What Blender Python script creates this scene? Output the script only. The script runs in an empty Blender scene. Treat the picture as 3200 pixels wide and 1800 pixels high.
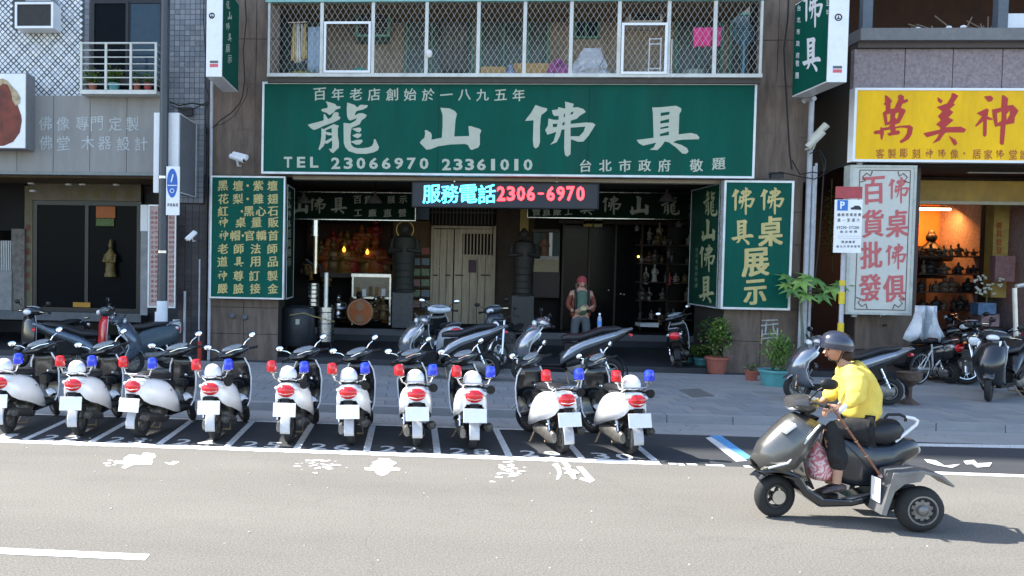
import bpy, bmesh, math, random
import numpy as np
from mathutils import Vector, Matrix, Euler
from mathutils.geometry import tessellate_polygon
random.seed(7)
PI=math.pi; R=math.radians
S=bpy.context.scene; COL=S.collection
# ---------------------------------------------------------------- camera
CF,CYAW,CPIT,CROL,CX0,CY0,CH=2704.0,.0740,.0334,.0174,1087.0,903.0,2.45
_f=np.array([-math.sin(CYAW)*math.cos(CPIT),math.cos(CYAW)*math.cos(CPIT),-math.sin(CPIT)])
_r=np.array([math.cos(CYAW),math.sin(CYAW),0.0]); _u=np.cross(_r,_f)
_c,_s=math.cos(CROL),math.sin(CROL)
_r,_u=_c*_r+_s*_u,-_s*_r+_c*_u
cam=bpy.data.cameras.new('camera'); cam.sensor_width=36; cam.lens=CF/3200*36
cam.shift_x=(1600-CX0)/3200; cam.shift_y=(CY0-900)/3200
cam.clip_start=.1; cam.clip_end=600
co=bpy.data.objects.new('camera',cam); COL.objects.link(co)
co.matrix_world=Matrix(((_r[0],_u[0],-_f[0],0),(_r[1],_u[1],-_f[1],0),(_r[2],_u[2],-_f[2],CH),(0,0,0,1)))
S.camera=co
# ---------------------------------------------------------------- light
SUN=Vector((-.90,.20,1.05)).normalized()
w=bpy.data.worlds.new('World'); S.world=w; w.use_nodes=True
nt=w.node_tree; bg=nt.nodes['Background']; sky=nt.nodes.new('ShaderNodeTexSky')
sky.sky_type='NISHITA'; sky.sun_disc=False
sky.sun_elevation=math.asin(SUN.z); sky.sun_rotation=math.atan2(SUN.x,SUN.y)
sky.air_density=1.0; sky.dust_density=1.0; sky.ozone_density=1.0
nt.links.new(sky.outputs[0],bg.inputs[0]); bg.inputs[1].default_value=.15
sl=bpy.data.lights.new('sun','SUN'); sl.energy=4.1; sl.angle=R(.5); sl.color=(1,.95,.87)
so=bpy.data.objects.new('sun',sl); COL.objects.link(so)
so.rotation_euler=SUN.to_track_quat('Z','Y').to_euler(); so.location=(-20,5,30)
vs=S.view_settings; vs.view_transform='Standard'; vs.look='None'; vs.gamma=1; vs.exposure=1.7; vs.use_curve_mapping=False
try:
    S.cycles.max_bounces=6; S.cycles.diffuse_bounces=3; S.cycles.glossy_bounces=3; S.cycles.transmission_bounces=4
    S.cycles.sample_clamp_indirect=6
except Exception: pass
# ---------------------------------------------------------------- projection helpers
CP=np.array([0,0,CH])
def ray(px,py):
    return _f+_r*((px-CX0)/CF)-_u*((py-CY0)/CF)
def UP(px,py,axis,val):
    d=ray(px,py); t=(val-CP[axis])/d[axis]; return CP+d*t
def F(px,py,Y): return UP(px,py,1,Y)
def G(px,py,z=0.): return UP(px,py,2,z)
def SX(px,py,X): return UP(px,py,0,X)
def rect(px0,py0,px1,py1,Y):
    ym=(py0+py1)/2; xm=(px0+px1)/2
    return F(px0,ym,Y)[0],F(px1,ym,Y)[0],F(xm,py1,Y)[2],F(xm,py0,Y)[2]   # x0,x1,z0,z1
# ---------------------------------------------------------------- materials
MATS={}
def mat(name,col,rough=.6,metal=0.,noise=.15,scale=8.,bump=0.,bscale=60.,emit=None,es=0.,trans=0.,coat=0.,spec=.5,dirt=0.,alpha=1.,stretch=None):
    if name in MATS: return MATS[name]
    m=bpy.data.materials.new(name); m.use_nodes=True; n=m.node_tree.nodes; l=m.node_tree.links
    b=n['Principled BSDF']; b.inputs['Roughness'].default_value=rough; b.inputs['Metallic'].default_value=metal
    b.inputs['Base Color'].default_value=(*col,1); b.inputs['Specular IOR Level'].default_value=spec
    b.inputs['Transmission Weight'].default_value=trans; b.inputs['Coat Weight'].default_value=coat; b.inputs['Coat Roughness'].default_value=.08
    if alpha<1: b.inputs['Alpha'].default_value=alpha
    tc=n.new('ShaderNodeTexCoord'); mp=n.new('ShaderNodeMapping'); l.new(tc.outputs['Object'],mp.inputs[0])
    if stretch: mp.inputs['Scale'].default_value=stretch
    if noise>0:
        t=n.new('ShaderNodeTexNoise'); t.inputs['Scale'].default_value=scale; t.inputs['Detail'].default_value=6; t.inputs['Roughness'].default_value=.65
        l.new(mp.outputs[0],t.inputs[0])
        cr=n.new('ShaderNodeMapRange'); cr.inputs[1].default_value=.3; cr.inputs[2].default_value=.7; cr.inputs[3].default_value=1-noise; cr.inputs[4].default_value=1+noise
        l.new(t.outputs[0],cr.inputs[0])
        mx=n.new('ShaderNodeMix'); mx.data_type='RGBA'; mx.blend_type='MULTIPLY'; mx.inputs[0].default_value=1
        mx.inputs[6].default_value=(*col,1); l.new(cr.outputs[0],mx.inputs[7]); out=mx.outputs[2]
        if dirt>0:
            t2=n.new('ShaderNodeTexNoise'); t2.inputs['Scale'].default_value=scale*.35; t2.inputs['Detail'].default_value=8; t2.inputs['Roughness'].default_value=.75
            l.new(mp.outputs[0],t2.inputs[0])
            r2=n.new('ShaderNodeMapRange'); r2.inputs[1].default_value=.5; r2.inputs[2].default_value=.72; r2.inputs[4].default_value=dirt; l.new(t2.outputs[0],r2.inputs[0])
            m2=n.new('ShaderNodeMix'); m2.data_type='RGBA'; l.new(r2.outputs[0],m2.inputs[0]); l.new(out,m2.inputs[6]); m2.inputs[7].default_value=(.05,.042,.033,1); out=m2.outputs[2]
        l.new(out,b.inputs['Base Color'])
        rr=n.new('ShaderNodeMapRange'); rr.inputs[3].default_value=max(0,rough-.08); rr.inputs[4].default_value=min(1,rough+.12); l.new(t.outputs[0],rr.inputs[0]); l.new(rr.outputs[0],b.inputs['Roughness'])
    if bump>0:
        t=n.new('ShaderNodeTexNoise'); t.inputs['Scale'].default_value=bscale; t.inputs['Detail'].default_value=4
        l.new(mp.outputs[0],t.inputs[0]); bp=n.new('ShaderNodeBump'); bp.inputs['Strength'].default_value=bump; bp.inputs['Distance'].default_value=.01
        l.new(t.outputs[0],bp.inputs['Height']); l.new(bp.outputs[0],b.inputs['Normal'])
    if emit: b.inputs['Emission Color'].default_value=(*emit,1); b.inputs['Emission Strength'].default_value=es
    MATS[name]=m; return m
def ground_mat(name,c1,c2,speck,scale=1.0,crack=.0,rough=.9):
    m=bpy.data.materials.new(name); m.use_nodes=True; n=m.node_tree.nodes; l=m.node_tree.links; b=n['Principled BSDF']; b.inputs['Roughness'].default_value=rough
    tc=n.new('ShaderNodeTexCoord')
    def noise(s,d=6,r=.6,st=None):
        t=n.new('ShaderNodeTexNoise'); t.inputs['Scale'].default_value=s; t.inputs['Detail'].default_value=d; t.inputs['Roughness'].default_value=r
        mp=n.new('ShaderNodeMapping'); l.new(tc.outputs['Object'],mp.inputs[0])
        if st: mp.inputs['Scale'].default_value=st
        l.new(mp.outputs[0],t.inputs[0]); return t.outputs[0]
    def rng(o,a,b_,c=0,d=1):
        r=n.new('ShaderNodeMapRange'); r.inputs[1].default_value=a; r.inputs[2].default_value=b_; r.inputs[3].default_value=c; r.inputs[4].default_value=d; l.new(o,r.inputs[0]); return r.outputs[0]
    def mix(f,a,b_,mode='MIX'):
        x=n.new('ShaderNodeMix'); x.data_type='RGBA'; x.blend_type=mode
        l.new(f,x.inputs[0]) if not isinstance(f,float) else setattr(x.inputs[0],'default_value',f)
        for i,v in ((6,a),(7,b_)):
            if isinstance(v,tuple): x.inputs[i].default_value=(*v,1)
            else: l.new(v,x.inputs[i])
        return x.outputs[2]
    big=rng(noise(.45*scale,8,.7,(.35,1,1)),.35,.65)
    c=mix(big,c1,c2)
    tr=rng(noise(.6*scale,3,.5,(.08,1.3,1)),.4,.62,.95,1.03); c=mix(1.0,c,tr,'MULTIPLY')
    fine=rng(noise(55,3,.8),.3,.7,1-speck,1+speck); c=mix(1.0,c,fine,'MULTIPLY')
    st=rng(noise(2.3*scale,9,.8),.62,.7); c=mix(rng(st,0,1,0,.4),c,tuple(x*.5 for x in c1))
    sp=rng(noise(.9*scale,10,.72,(.5,1,1)),.55,.8,0,.35); c=mix(sp,c,tuple(x*.62 for x in c1))
    wm_=rng(noise(1.7*scale,6,.7),.62,.8,0,.3); c=mix(wm_,c,(c1[0]*1.25,c1[1]*1.0,c1[2]*.85))
    gr=rng(noise(62,2,.9),.62,.72,0,.4); c=mix(gr,c,tuple(x*.55 for x in c1))
    gl=rng(noise(75,2,.9,(1.1,1,1)),.63,.73,0,.4); c=mix(gl,c,tuple(min(.6,x*1.9) for x in c2))
    v=n.new('ShaderNodeTexVoronoi'); v.inputs['Scale'].default_value=9; v.feature='F1'; l.new(tc.outputs['Object'],v.inputs[0])
    c=mix(rng(v.outputs[0],.0,.035,1,0),c,(.6,.6,.57))
    if crack:
        v2=n.new('ShaderNodeTexVoronoi'); v2.feature='DISTANCE_TO_EDGE'; v2.inputs['Scale'].default_value=.33
        nn=n.new('ShaderNodeTexNoise'); nn.inputs['Scale'].default_value=1.5; nn.inputs['Detail'].default_value=6
        l.new(tc.outputs['Object'],nn.inputs[0])
        vm=n.new('ShaderNodeVectorMath'); vm.operation='ADD'; l.new(tc.outputs['Object'],vm.inputs[0]); l.new(nn.outputs[1],vm.inputs[1]); l.new(vm.outputs[0],v2.inputs[0])
        c=mix(rng(v2.outputs[0],0,.006,crack,0),c,tuple(x*.3 for x in c1))
    l.new(c,b.inputs['Base Color'])
    bp=n.new('ShaderNodeBump'); bp.inputs['Strength'].default_value=.3; bp.inputs['Distance'].default_value=.005; l.new(noise(90,2,.7),bp.inputs['Height']); l.new(bp.outputs[0],b.inputs['Normal'])
    MATS[name]=m; return m
# ---------------------------------------------------------------- mesh builder
class MB:
    def __init__(s): s.v=[]; s.f=[]
    def add(s,vs,fs):
        o=len(s.v); s.v+= [tuple(map(float,p)) for p in vs]; s.f+=[tuple(i+o for i in f) for f in fs]; return s
    def box(s,x0,x1,y0,y1,z0,z1):
        if x0>x1:x0,x1=x1,x0
        if y0>y1:y0,y1=y1,y0
        if z0>z1:z0,z1=z1,z0
        return s.add([(x0,y0,z0),(x1,y0,z0),(x1,y1,z0),(x0,y1,z0),(x0,y0,z1),(x1,y0,z1),(x1,y1,z1),(x0,y1,z1)],
              [(0,3,2,1),(4,5,6,7),(0,1,5,4),(1,2,6,5),(2,3,7,6),(3,0,4,7)])
    def pbox(s,a,b,c,d,Y,dep):   # pixel rectangle on the plane Y, going back dep
        x0,x1,z0,z1=rect(a,b,c,d,Y); return s.box(x0,x1,Y,Y+dep,z0,z1)
    def cbox(s,c,d,rot=None):
        m=Euler(rot).to_matrix() if rot else Matrix.Identity(3); c=Vector(c)
        P=[c+m@Vector((i*d[0]/2,j*d[1]/2,k*d[2]/2)) for k in(-1,1) for j,i in((-1,-1),(-1,1),(1,1),(1,-1))]
        return s.add(P,[(0,3,2,1),(4,5,6,7),(0,1,5,4),(1,2,6,5),(2,3,7,6),(3,0,4,7)])
    def tube(s,path,r,n=8,cap=True):
        P=[Vector(p) for p in path]; rr=r if isinstance(r,(list,tuple)) else [r]*len(P); rings=[]; up=None
        for i,p in enumerate(P):
            t=(P[min(i+1,len(P)-1)]-P[max(i-1,0)]).normalized()
            if up is None: up=Vector((0,0,1)) if abs(t.z)<.9 else Vector((1,0,0))
            a=(up-t*up.dot(t)); a=a.normalized() if a.length>1e-6 else t.orthogonal().normalized(); up=a; b=t.cross(a)
            rings.append([p+(a*math.cos(2*PI*k/n)+b*math.sin(2*PI*k/n))*rr[i] for k in range(n)])
        return s.loft(rings,cap)
    def loft(s,rings,cap=True,closed=False):
        n=len(rings[0]); vs=[p for r in rings for p in r]; fs=[]; m=len(rings)
        for i in range(m if closed else m-1):
            j=(i+1)%m
            for k in range(n): fs.append((i*n+k,i*n+(k+1)%n,j*n+(k+1)%n,j*n+k))
        if cap and not closed: fs.append(tuple(range(n))[::-1]); fs.append(tuple((m-1)*n+k for k in range(n)))
        return s.add(vs,fs)
    def sheet(s,rows):
        n=len(rows[0]); return s.add([p for r in rows for p in r],[(i*n+k,i*n+k+1,(i+1)*n+k+1,(i+1)*n+k) for i in range(len(rows)-1) for k in range(n-1)])
    def torus(s,c,R_,r,axis=0,n=24,m=8,flat=1.):
        rings=[]
        for i in range(n):
            a=2*PI*i/n; ring=[]
            for k in range(m):
                b=2*PI*k/m; q=R_+r*math.cos(b); p=[0,0,0]; o=[j for j in range(3) if j!=axis]
                p[axis]=c[axis]+r*flat*math.sin(b); p[o[0]]=c[o[0]]+q*math.cos(a); p[o[1]]=c[o[1]]+q*math.sin(a); ring.append(p)
            rings.append(ring)
        return s.loft(rings,closed=True)
    def disc(s,c,r,t,axis=0,n=20,r2=None):
        d=[0,0,0]; d[axis]=t/2; c=Vector(c); d=Vector(d)
        return s.tube([c-d,c+d],[r,r if r2 is None else r2],n)
    def lathe(s,c,prof,n=20,axis=2):
        rings=[]; o=[j for j in range(3) if j!=axis]
        for r,h in prof:
            ring=[]
            for k in range(n):
                p=[0,0,0]; p[axis]=c[axis]+h; p[o[0]]=c[o[0]]+r*math.cos(2*PI*k/n); p[o[1]]=c[o[1]]+r*math.sin(2*PI*k/n); ring.append(p)
            rings.append(ring)
        return s.loft(rings)
    def ell(s,c,rad,n=14,m=8,rot=None):
        mm=Euler(rot).to_matrix() if rot else Matrix.Identity(3); c=Vector(c); rings=[]
        for i in range(1,m):
            a=PI*i/m; rings.append([c+mm@Vector((rad[0]*math.sin(a)*math.cos(2*PI*k/n),rad[1]*math.sin(a)*math.sin(2*PI*k/n),-rad[2]*math.cos(a))) for k in range(n)])
        return s.loft(rings)
    def prism(s,pts,axis,a,b):
        n=len(pts); o=[j for j in range(3) if j!=axis]; vs=[]
        for val in(a,b):
            for u,v in pts:
                p=[0,0,0]; p[axis]=val; p[o[0]]=u; p[o[1]]=v; vs.append(p)
        tri=tessellate_polygon([[Vector((u,v,0)) for u,v in pts]])
        fs=[tuple(t) for t in tri]+[tuple(i+n for i in t[::-1]) for t in tri]+[(i,(i+1)%n,n+(i+1)%n,n+i) for i in range(n)]
        return s.add(vs,fs)
    def xform(s,fn,a=0):
        s.v=s.v[:a]+[tuple(fn(Vector(p))) for p in s.v[a:]]; return s
    def mesh(s,name,mt,off=None,smooth=False):
        me=bpy.data.meshes.new(name); v=s.v
        if off is not None: v=[(p[0]-off[0],p[1]-off[1],p[2]-off[2]) for p in v]
        me.from_pydata(v,[],s.f); 
        bm=bmesh.new(); bm.from_mesh(me); bmesh.ops.recalc_face_normals(bm,faces=bm.faces); bm.to_mesh(me); bm.free()
        if mt: me.materials.append(mt)
        if smooth:
            me.shade_smooth(); 
            try: me.set_sharp_from_angle(angle=R(38))
            except Exception: pass
        return me
    def build(s,name,mt,parent=None,smooth=False,bevel=0,label=None,cat=None,group=None,kind=None,solid=0,sub=0,rnd=0):
        if rnd: s.v=[(p[0]+random.uniform(-rnd,rnd),p[1]+random.uniform(-rnd,rnd),p[2]+random.uniform(-rnd,rnd)) for p in s.v]
        off=None; pp=parent
        if pp is not None:
            off=Vector((0,0,0)); q=pp
            while q is not None:
                if 'wo' in q: off+=Vector(q['wo'])
                q=q.parent
        elif s.v and cat:   # top-level thing as a single mesh: origin at its base
            xs=np.array(s.v); off=Vector(((xs[:,0].min()+xs[:,0].max())/2,(xs[:,1].min()+xs[:,1].max())/2,xs[:,2].min()))
        me=s.mesh(name,mt,off,smooth); o=bpy.data.objects.new(name,me); COL.objects.link(o)
        if parent is None and off is not None: o.location=off; 
        if parent is not None: o.parent=parent
        if solid: md=o.modifiers.new('solid','SOLIDIFY'); md.thickness=solid; md.offset=0
        if sub: md=o.modifiers.new('sub','SUBSURF'); md.levels=sub; md.render_levels=sub
        if bevel: md=o.modifiers.new('bevel','BEVEL'); md.width=bevel; md.segments=2; md.limit_method='ANGLE'
        tag(o,label,cat,group,kind); return o
def tag(o,label=None,cat=None,group=None,kind=None):
    if label:o['label']=label
    if cat:o['category']=cat
    if group:o['group']=group
    if kind:o['kind']=kind
    return o
def thing(name,label,cat,loc=(0,0,0),rz=0,group=None,local=False):
    o=bpy.data.objects.new(name,None); COL.objects.link(o); o.location=loc; o.rotation_euler=(0,0,rz); o.empty_display_size=.2
    if not local: o['wo']=tuple(float(a) for a in loc)
    return tag(o,label,cat,group)
def copy_tree(o,parent=None):
    c=o.copy(); COL.objects.link(c); c.parent=parent
    for ch in [x for x in o.children]: copy_tree(ch,c)
    return c
def struct(name,mb,m,parent=None,**k): return mb.build(name,m,parent,kind='structure' if parent is None else None,**k)
# ---------------------------------------------------------------- lettering
_gl={}
def glyph(ch,bold=.02):
    bold=0 if ord(ch)>0x2e00 else bold
    k=(ch,bold)
    if k in _gl: return _gl[k]
    cu=bpy.data.curves.new('g','FONT'); cu.body=ch; cu.offset=bold; cu.resolution_u=2; cu.fill_mode='FRONT'
    ob=bpy.data.objects.new('g',cu); COL.objects.link(ob); bpy.context.view_layer.update()
    me=bpy.data.meshes.new_from_object(ob.evaluated_get(bpy.context.evaluated_depsgraph_get()))
    v=[(p.co.x,p.co.y) for p in me.vertices]; f=[tuple(p.vertices) for p in me.polygons]
    bpy.data.objects.remove(ob); bpy.data.meshes.remove(me); bpy.data.curves.remove(cu)
    if v:
        a=np.array(v); mn=a.min(0); mx=a.max(0); sz=np.maximum(mx-mn,1e-4); big=max(sz)
        if ord(ch)>0x2e00:   # centre in the em square, keep flat glyphs flat
            c=(mn+mx)/2; v=[tuple((p-c)/ (big if big>.55 else .9)+.5) for p in a]
        else: v=[tuple((p-mn)/sz) for p in a]
    _gl[k]=(v,f,(sz[0]/sz[1]) if v else 1); return _gl[k]
def zp(s,ox,oy,sc): # "x,y x,y" zoomed pixel string -> photo pixels
    return [(ox+float(a)/sc,oy+float(b)/sc) for a,b in (p.split(',') for p in s.split())]
def tess(loops):
    L=[[Vector((a,b,0)) for a,b in lp] for lp in loops]; pts=[p for lp in loops for p in lp]; return pts,[tuple(t) for t in tessellate_polygon(L)]
BIG={}
def big(ch,shapes,ox,oy,sc):
    v=[];f=[];z=[]
    for i,loops in enumerate(shapes):
        p,t=tess([zp(l,ox,oy,sc) for l in loops]); o=len(v); v+=p; z+=[i]*len(p); f+=[tuple(k+o for k in q) for q in t]
    a=np.array(v); mn=a.min(0); mx=a.max(0); BIG[ch]=([(x,1-y) for x,y in (a-mn)/(mx-mn)],f,z,(mn,mx))
big('龍',[["440,105 530,130 625,160 655,200 735,210 730,245 640,275 600,330 515,385 440,330 380,320 340,285 370,260 470,240 480,200"],
["640,320 700,340 690,395 735,430 715,470 600,530 400,600 270,660 200,685 140,650 75,580 130,560 290,520 395,490 395,365 420,365 485,465 550,430 590,350"],
["350,650 440,680 430,900 400,1000 315,1090 290,1070 330,950 350,800"],["400,665 600,565 705,600 680,650 560,640 440,690"],
["555,620 700,600 680,650 680,800 705,940 700,1040 585,1150 535,1120 500,1060 555,1065 570,980 560,800"],["440,720 560,745 560,790 480,790 435,760"],["425,910 560,840 565,890 470,960 420,955"],
["870,130 1020,180 1070,230 1140,175 1285,185 1270,230 1180,275 1060,300 1030,350 1025,395 1100,350 1180,345 1265,385 1230,440 1160,490 1120,570 960,640 950,680 935,800 940,900 950,980 1000,1030 1070,1050 1180,1050 1300,1035 1370,1000 1400,940 1405,870 1440,870 1510,1030 1490,1090 1400,1135 1250,1165 1060,1160 900,1110 830,1030 800,940 795,540 930,555 1030,500 1070,440 1000,470 930,495 890,470 865,400 860,250"],
["965,660 1080,635 1145,640 1155,690 1110,735 1050,715"],["975,790 1060,755 1155,760 1150,810 1080,850 1010,825"],["935,920 1050,885 1170,880 1180,920 1120,975 1050,980"]],950,300,6.44)
big('山',[["490,235 680,250 780,300 825,360 795,480 770,815 1070,805 1055,605 1100,605 1290,665 1315,700 1285,770 1285,980 1250,1040 1120,1085 1085,1065 1045,985 980,965 700,975 450,1010 300,1070 210,1080 75,940 110,890 170,840 185,750 175,690 215,685 300,740 320,800 310,880 520,840 535,600 535,380"]],1300,300,6.44)
big('佛',[["315,120 400,150 470,165 470,195 395,255 385,300 375,420 375,620 355,680 318,705 290,680 280,600 285,450 290,325 175,335 190,310 260,220"],
["535,190 615,180 620,150 715,170 715,110 710,75 830,105 815,155 880,150 960,175 990,215 910,265 870,305 790,330 785,375 990,355 1080,360 1120,385 1080,450 1030,530 960,610 890,615 790,580 785,780 745,815 710,790 700,700 705,450 665,450 645,530 600,620 510,655 560,600 595,480 475,520 445,455 480,400 490,300 560,320 625,320 625,265 570,270 545,240",
"545,375 610,370 600,415 550,420","675,365 705,345 705,385 680,400","695,240 712,235 710,280 695,290","785,225 825,205 820,235 790,255","785,425 985,410 960,480 900,540 785,540"]],1600,300,4.293)
big('具',[["1880,155 2000,150 2200,130 2270,165 2270,205 2245,240 2235,515 2400,495 2480,515 2515,555 2505,580 2300,585 2210,595 2160,622 2270,655 2350,700 2368,745 2340,775 2285,772 2200,690 2105,622 2050,610 2000,680 1950,725 1845,720 1900,690 1935,625 1760,665 1710,640 1670,590 1900,560 1895,400 1890,230",
"1995,225 2115,210 2110,250 1995,270","1990,335 2108,308 2108,355 1990,370","1990,425 2090,400 2105,425 1990,445","1985,510 2105,475 2105,525 1985,540"]],1600,300,4.293)
big('萬',[["335,90 370,95 440,160 455,190 430,215 425,310 490,300 530,210 555,160 545,100 590,75 645,105 640,165 700,150 715,175 690,205 620,230 590,290 665,320 670,350 620,450 570,540 500,560 500,600 590,580 740,570 790,610 770,720 720,800 600,865 570,830 640,780 690,700 700,620 600,610 510,625 510,660 560,655 585,690 560,720 400,745 370,710 440,680 420,640 320,660 320,720 290,820 265,780 260,710 180,720 150,690 180,660 260,650 265,600 310,615 400,600 430,560 340,580 320,480 300,370 350,340 350,260 315,230 340,200",
"365,400 425,385 420,430 425,450 420,500 380,530","510,380 560,365 550,440 520,480 500,440"]],2700,280,5.152)
big('美',[["1180,130 1200,125 1270,180 1240,225 1190,190"],["1415,60 1450,55 1520,100 1440,220 1470,235 1380,320 1440,360 1360,450 1445,490 1310,605 1560,595 1650,640 1610,690 1320,690 1270,740 1220,820 1100,870 1180,770 1210,710 1010,770 955,700 1230,640 1230,610 1160,560 1240,490 1190,430 1260,350 1170,280 1340,220 1400,120"],["1365,740 1480,810 1505,870 1460,905 1430,870"]],2700,280,5.152)
big('神',[["1930,110 2040,95 2085,135 2060,185 2000,200"],["1810,380 1980,300 2010,320 1990,430 2060,460 2080,480 2040,490 1980,480 1975,730 1940,765 1915,730 1920,510 1800,600 1790,580 1900,430"],
["2220,95 2250,85 2320,140 2310,255 2400,245 2490,340 2430,440 2420,540 2280,565 2270,700 2250,880 2215,895 2185,860 2200,580 2110,600 2075,440 2060,320 2210,290","2140,380 2215,350 2215,500 2150,540","2290,400 2350,330 2350,400 2300,490"]],2700,280,5.152)
def letters(mb,items,axis,val,bold=.02,shear=.08,brush=True,step=.0006):
    """items: (char, px, py, w, h) in photo pixels, laid on the plane axis=val"""
    sgn=1 if axis==2 or (axis==0) else -1
    for ch,cx,cy,w_,h_ in items:
        if ch==' ': continue
        if ch in '·-':
            a,b=(w_*.13,h_*.13) if ch=='·' else (w_*.4,h_*.07)
            mb.add([UP(cx+a*math.cos(PI/4*k+PI/8),cy-b*math.sin(PI/4*k+PI/8),axis,val) for k in range(8)],[tuple(range(8))]); continue
        if brush and ch in BIG:
            v,f,z,_=BIG[ch]
            mb.add([UP(cx+(a-.5)*w_,cy-(b-.5)*h_,axis,val+sgn*step*z[i]) for i,(a,b) in enumerate(v)],f)
        else:
            v,f,ar=glyph(ch,bold); sh=shear if ord(ch)>0x2e00 else 0
            offs=((0,0),)
            if ord(ch)>0x2e00:
                q=bold*.8; offs=((0,0),(q,0),(-q,0),(0,q*.6),(0,-q*.6)) if bold<.025 else ((0,0),(q,q*.5),(-q,-q*.5),(q,-q*.5),(-q,q*.5),(q*1.2,0),(-q*1.2,0))
            for i,(du,dv) in enumerate(offs): mb.add([UP(cx+(a-.5+du)*w_,cy-(b-.5+dv)*h_-(a-.5)*w_*sh,axis,val+sgn*step*.5*i) for a,b in v],f)
    return mb
def line(s,x0,y0,x1,y1,w_,h_):
    n=len(s); return [(c,x0+(x1-x0)*i/max(1,n-1),y0+(y1-y0)*i/max(1,n-1),w_*(.45 if c in '1' else 1),h_) for i,c in enumerate(s)]

def print_chars(items,axis,val,bold,m,par,shear=.08,brush=True,step=.0006):
    small=[]
    for it in items:
        if max(it[3],it[4])>=22: q=MB(); letters(q,[it],axis,val,bold,shear,brush,step); (q.build('character',m,par) if q.v else None)
        else: small.append(it)
    if small: q=MB(); letters(q,small,axis,val,bold,shear,brush,step); q.build('lettering',m,par,kind='stuff')

def worn(name,col,thr=.42,scale=26):
    m=mat(name,col,.8,noise=.12,scale=9); n=m.node_tree.nodes; l=m.node_tree.links; b_=n['Principled BSDF']
    tc=n.new('ShaderNodeTexCoord'); t=n.new('ShaderNodeTexNoise'); t.inputs['Scale'].default_value=scale; t.inputs['Detail'].default_value=8; t.inputs['Roughness'].default_value=.8; l.new(tc.outputs['Object'],t.inputs[0])
    r_=n.new('ShaderNodeMapRange'); r_.inputs[1].default_value=thr-.03; r_.inputs[2].default_value=thr+.05; l.new(t.outputs[0],r_.inputs[0]); l.new(r_.outputs[0],b_.inputs['Alpha']); return m
# ================================================================ materials used by the street
asph=ground_mat('road asphalt',(.132,.126,.112),(.158,.150,.134),.55,1,crack=.14)
dasph=ground_mat('bay asphalt',(.030,.033,.038),(.045,.048,.052),.4,1.5)
conc=ground_mat('gutter concrete',(.24,.245,.245),(.31,.31,.30),.15,2,crack=.35)
kerbm=ground_mat('kerb granite',(.30,.31,.31),(.22,.22,.225),.15,4)
pave=ground_mat('paver',(.235,.242,.24),(.29,.29,.28),.12,2.5)
pave2=ground_mat('sidewalk bed',(.07,.07,.07),(.09,.09,.09),.2,2)
white_paint=mat('road paint',(.82,.82,.79),.7,noise=.12,scale=9,dirt=.35)
worn_white=worn('worn white paint',(.84,.84,.81),.37,22)
old_grey=mat('worn paint',(.62,.63,.62),.8,noise=.3,scale=14,dirt=.6)
grey_paint=worn('worn grey paint',(.60,.61,.60),.40,30)
blue_paint=mat('blue paint',(.10,.32,.62),.7,noise=.2,dirt=.4)
brown=mat('brown stone',(.155,.115,.088),.65,spec=.25,noise=.34,scale=2.2,bump=.15,bscale=30,dirt=.35,stretch=(3,1,.6))
brown2=mat('brown stone joint',(.03,.024,.02),.9)
pink_st=mat('pink granite',(.27,.22,.22),.7,spec=.3,noise=.3,scale=14,bump=.1,dirt=.3)
dark=mat('dark interior',(.007,.006,.006),.8,noise=.3)
darkw=mat('dark brown wood',(.035,.02,.012),.5,noise=.4,scale=5,stretch=(4,1,.5))
greens=mat('sign green',(.0,.080,.055),.6,spec=.15,noise=.16,scale=1.3,dirt=.16,stretch=(2.2,1,.5))
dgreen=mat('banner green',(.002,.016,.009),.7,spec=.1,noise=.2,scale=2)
cream=mat('sign cream',(.46,.48,.38),.6,spec=.2,noise=.05)
gold=mat('sign gold',(.52,.43,.18),.6,spec=.2,noise=.14,scale=5)
alu=mat('aluminium frame',(.62,.65,.66),.35,metal=.35,noise=.12,scale=4,dirt=.3)
wht=mat('white enamel',(.80,.81,.82),.35,noise=.05,dirt=.06,coat=.3)
cagem=mat('cage paint',(.60,.61,.56),.45,noise=.12,scale=3,dirt=.35)
teal=mat('green window frame',(.10,.28,.20),.5,noise=.2,dirt=.25)
greyf=mat('grey fascia',(.28,.272,.255),.6,spec=.3,noise=.1,scale=1.4,dirt=.18,stretch=(3,1,.5))
dgrey=mat('pole grey',(.055,.062,.072),.35,noise=.12,metal=.3)
blk=mat('black plastic',(.010,.010,.011),.42,spec=.3,noise=.2)
blackm=mat('black metal',(.02,.02,.022),.4,metal=.4,noise=.3)
rub=mat('tyre rubber',(.018,.018,.018),.8,noise=.3)
chrome=mat('chrome',(.8,.8,.8),.12,metal=1,noise=.05)
steel=mat('stainless steel',(.62,.62,.6),.25,metal=1,noise=.2,scale=6,dirt=.15)
glassd=mat('dark window glass',(.006,.008,.010),.1,noise=.1,spec=.04); glassg=mat('grey green glass',(.10,.13,.12),.2,noise=.35,scale=3,spec=.3)
glassb=mat('sky window glass',(.02,.045,.065),.1,noise=.15,spec=.35)
yel=mat('sign yellow',(.88,.50,.004),.5,spec=.25,noise=.14,scale=1.4,dirt=.06,stretch=(2,1,.6))
redl=mat('sign red letter',(.45,.022,.018),.5,noise=.1)
stone_g=mat('grey stone',(.18,.18,.175),.8,noise=.3,scale=9,bump=.3,bscale=30)
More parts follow.
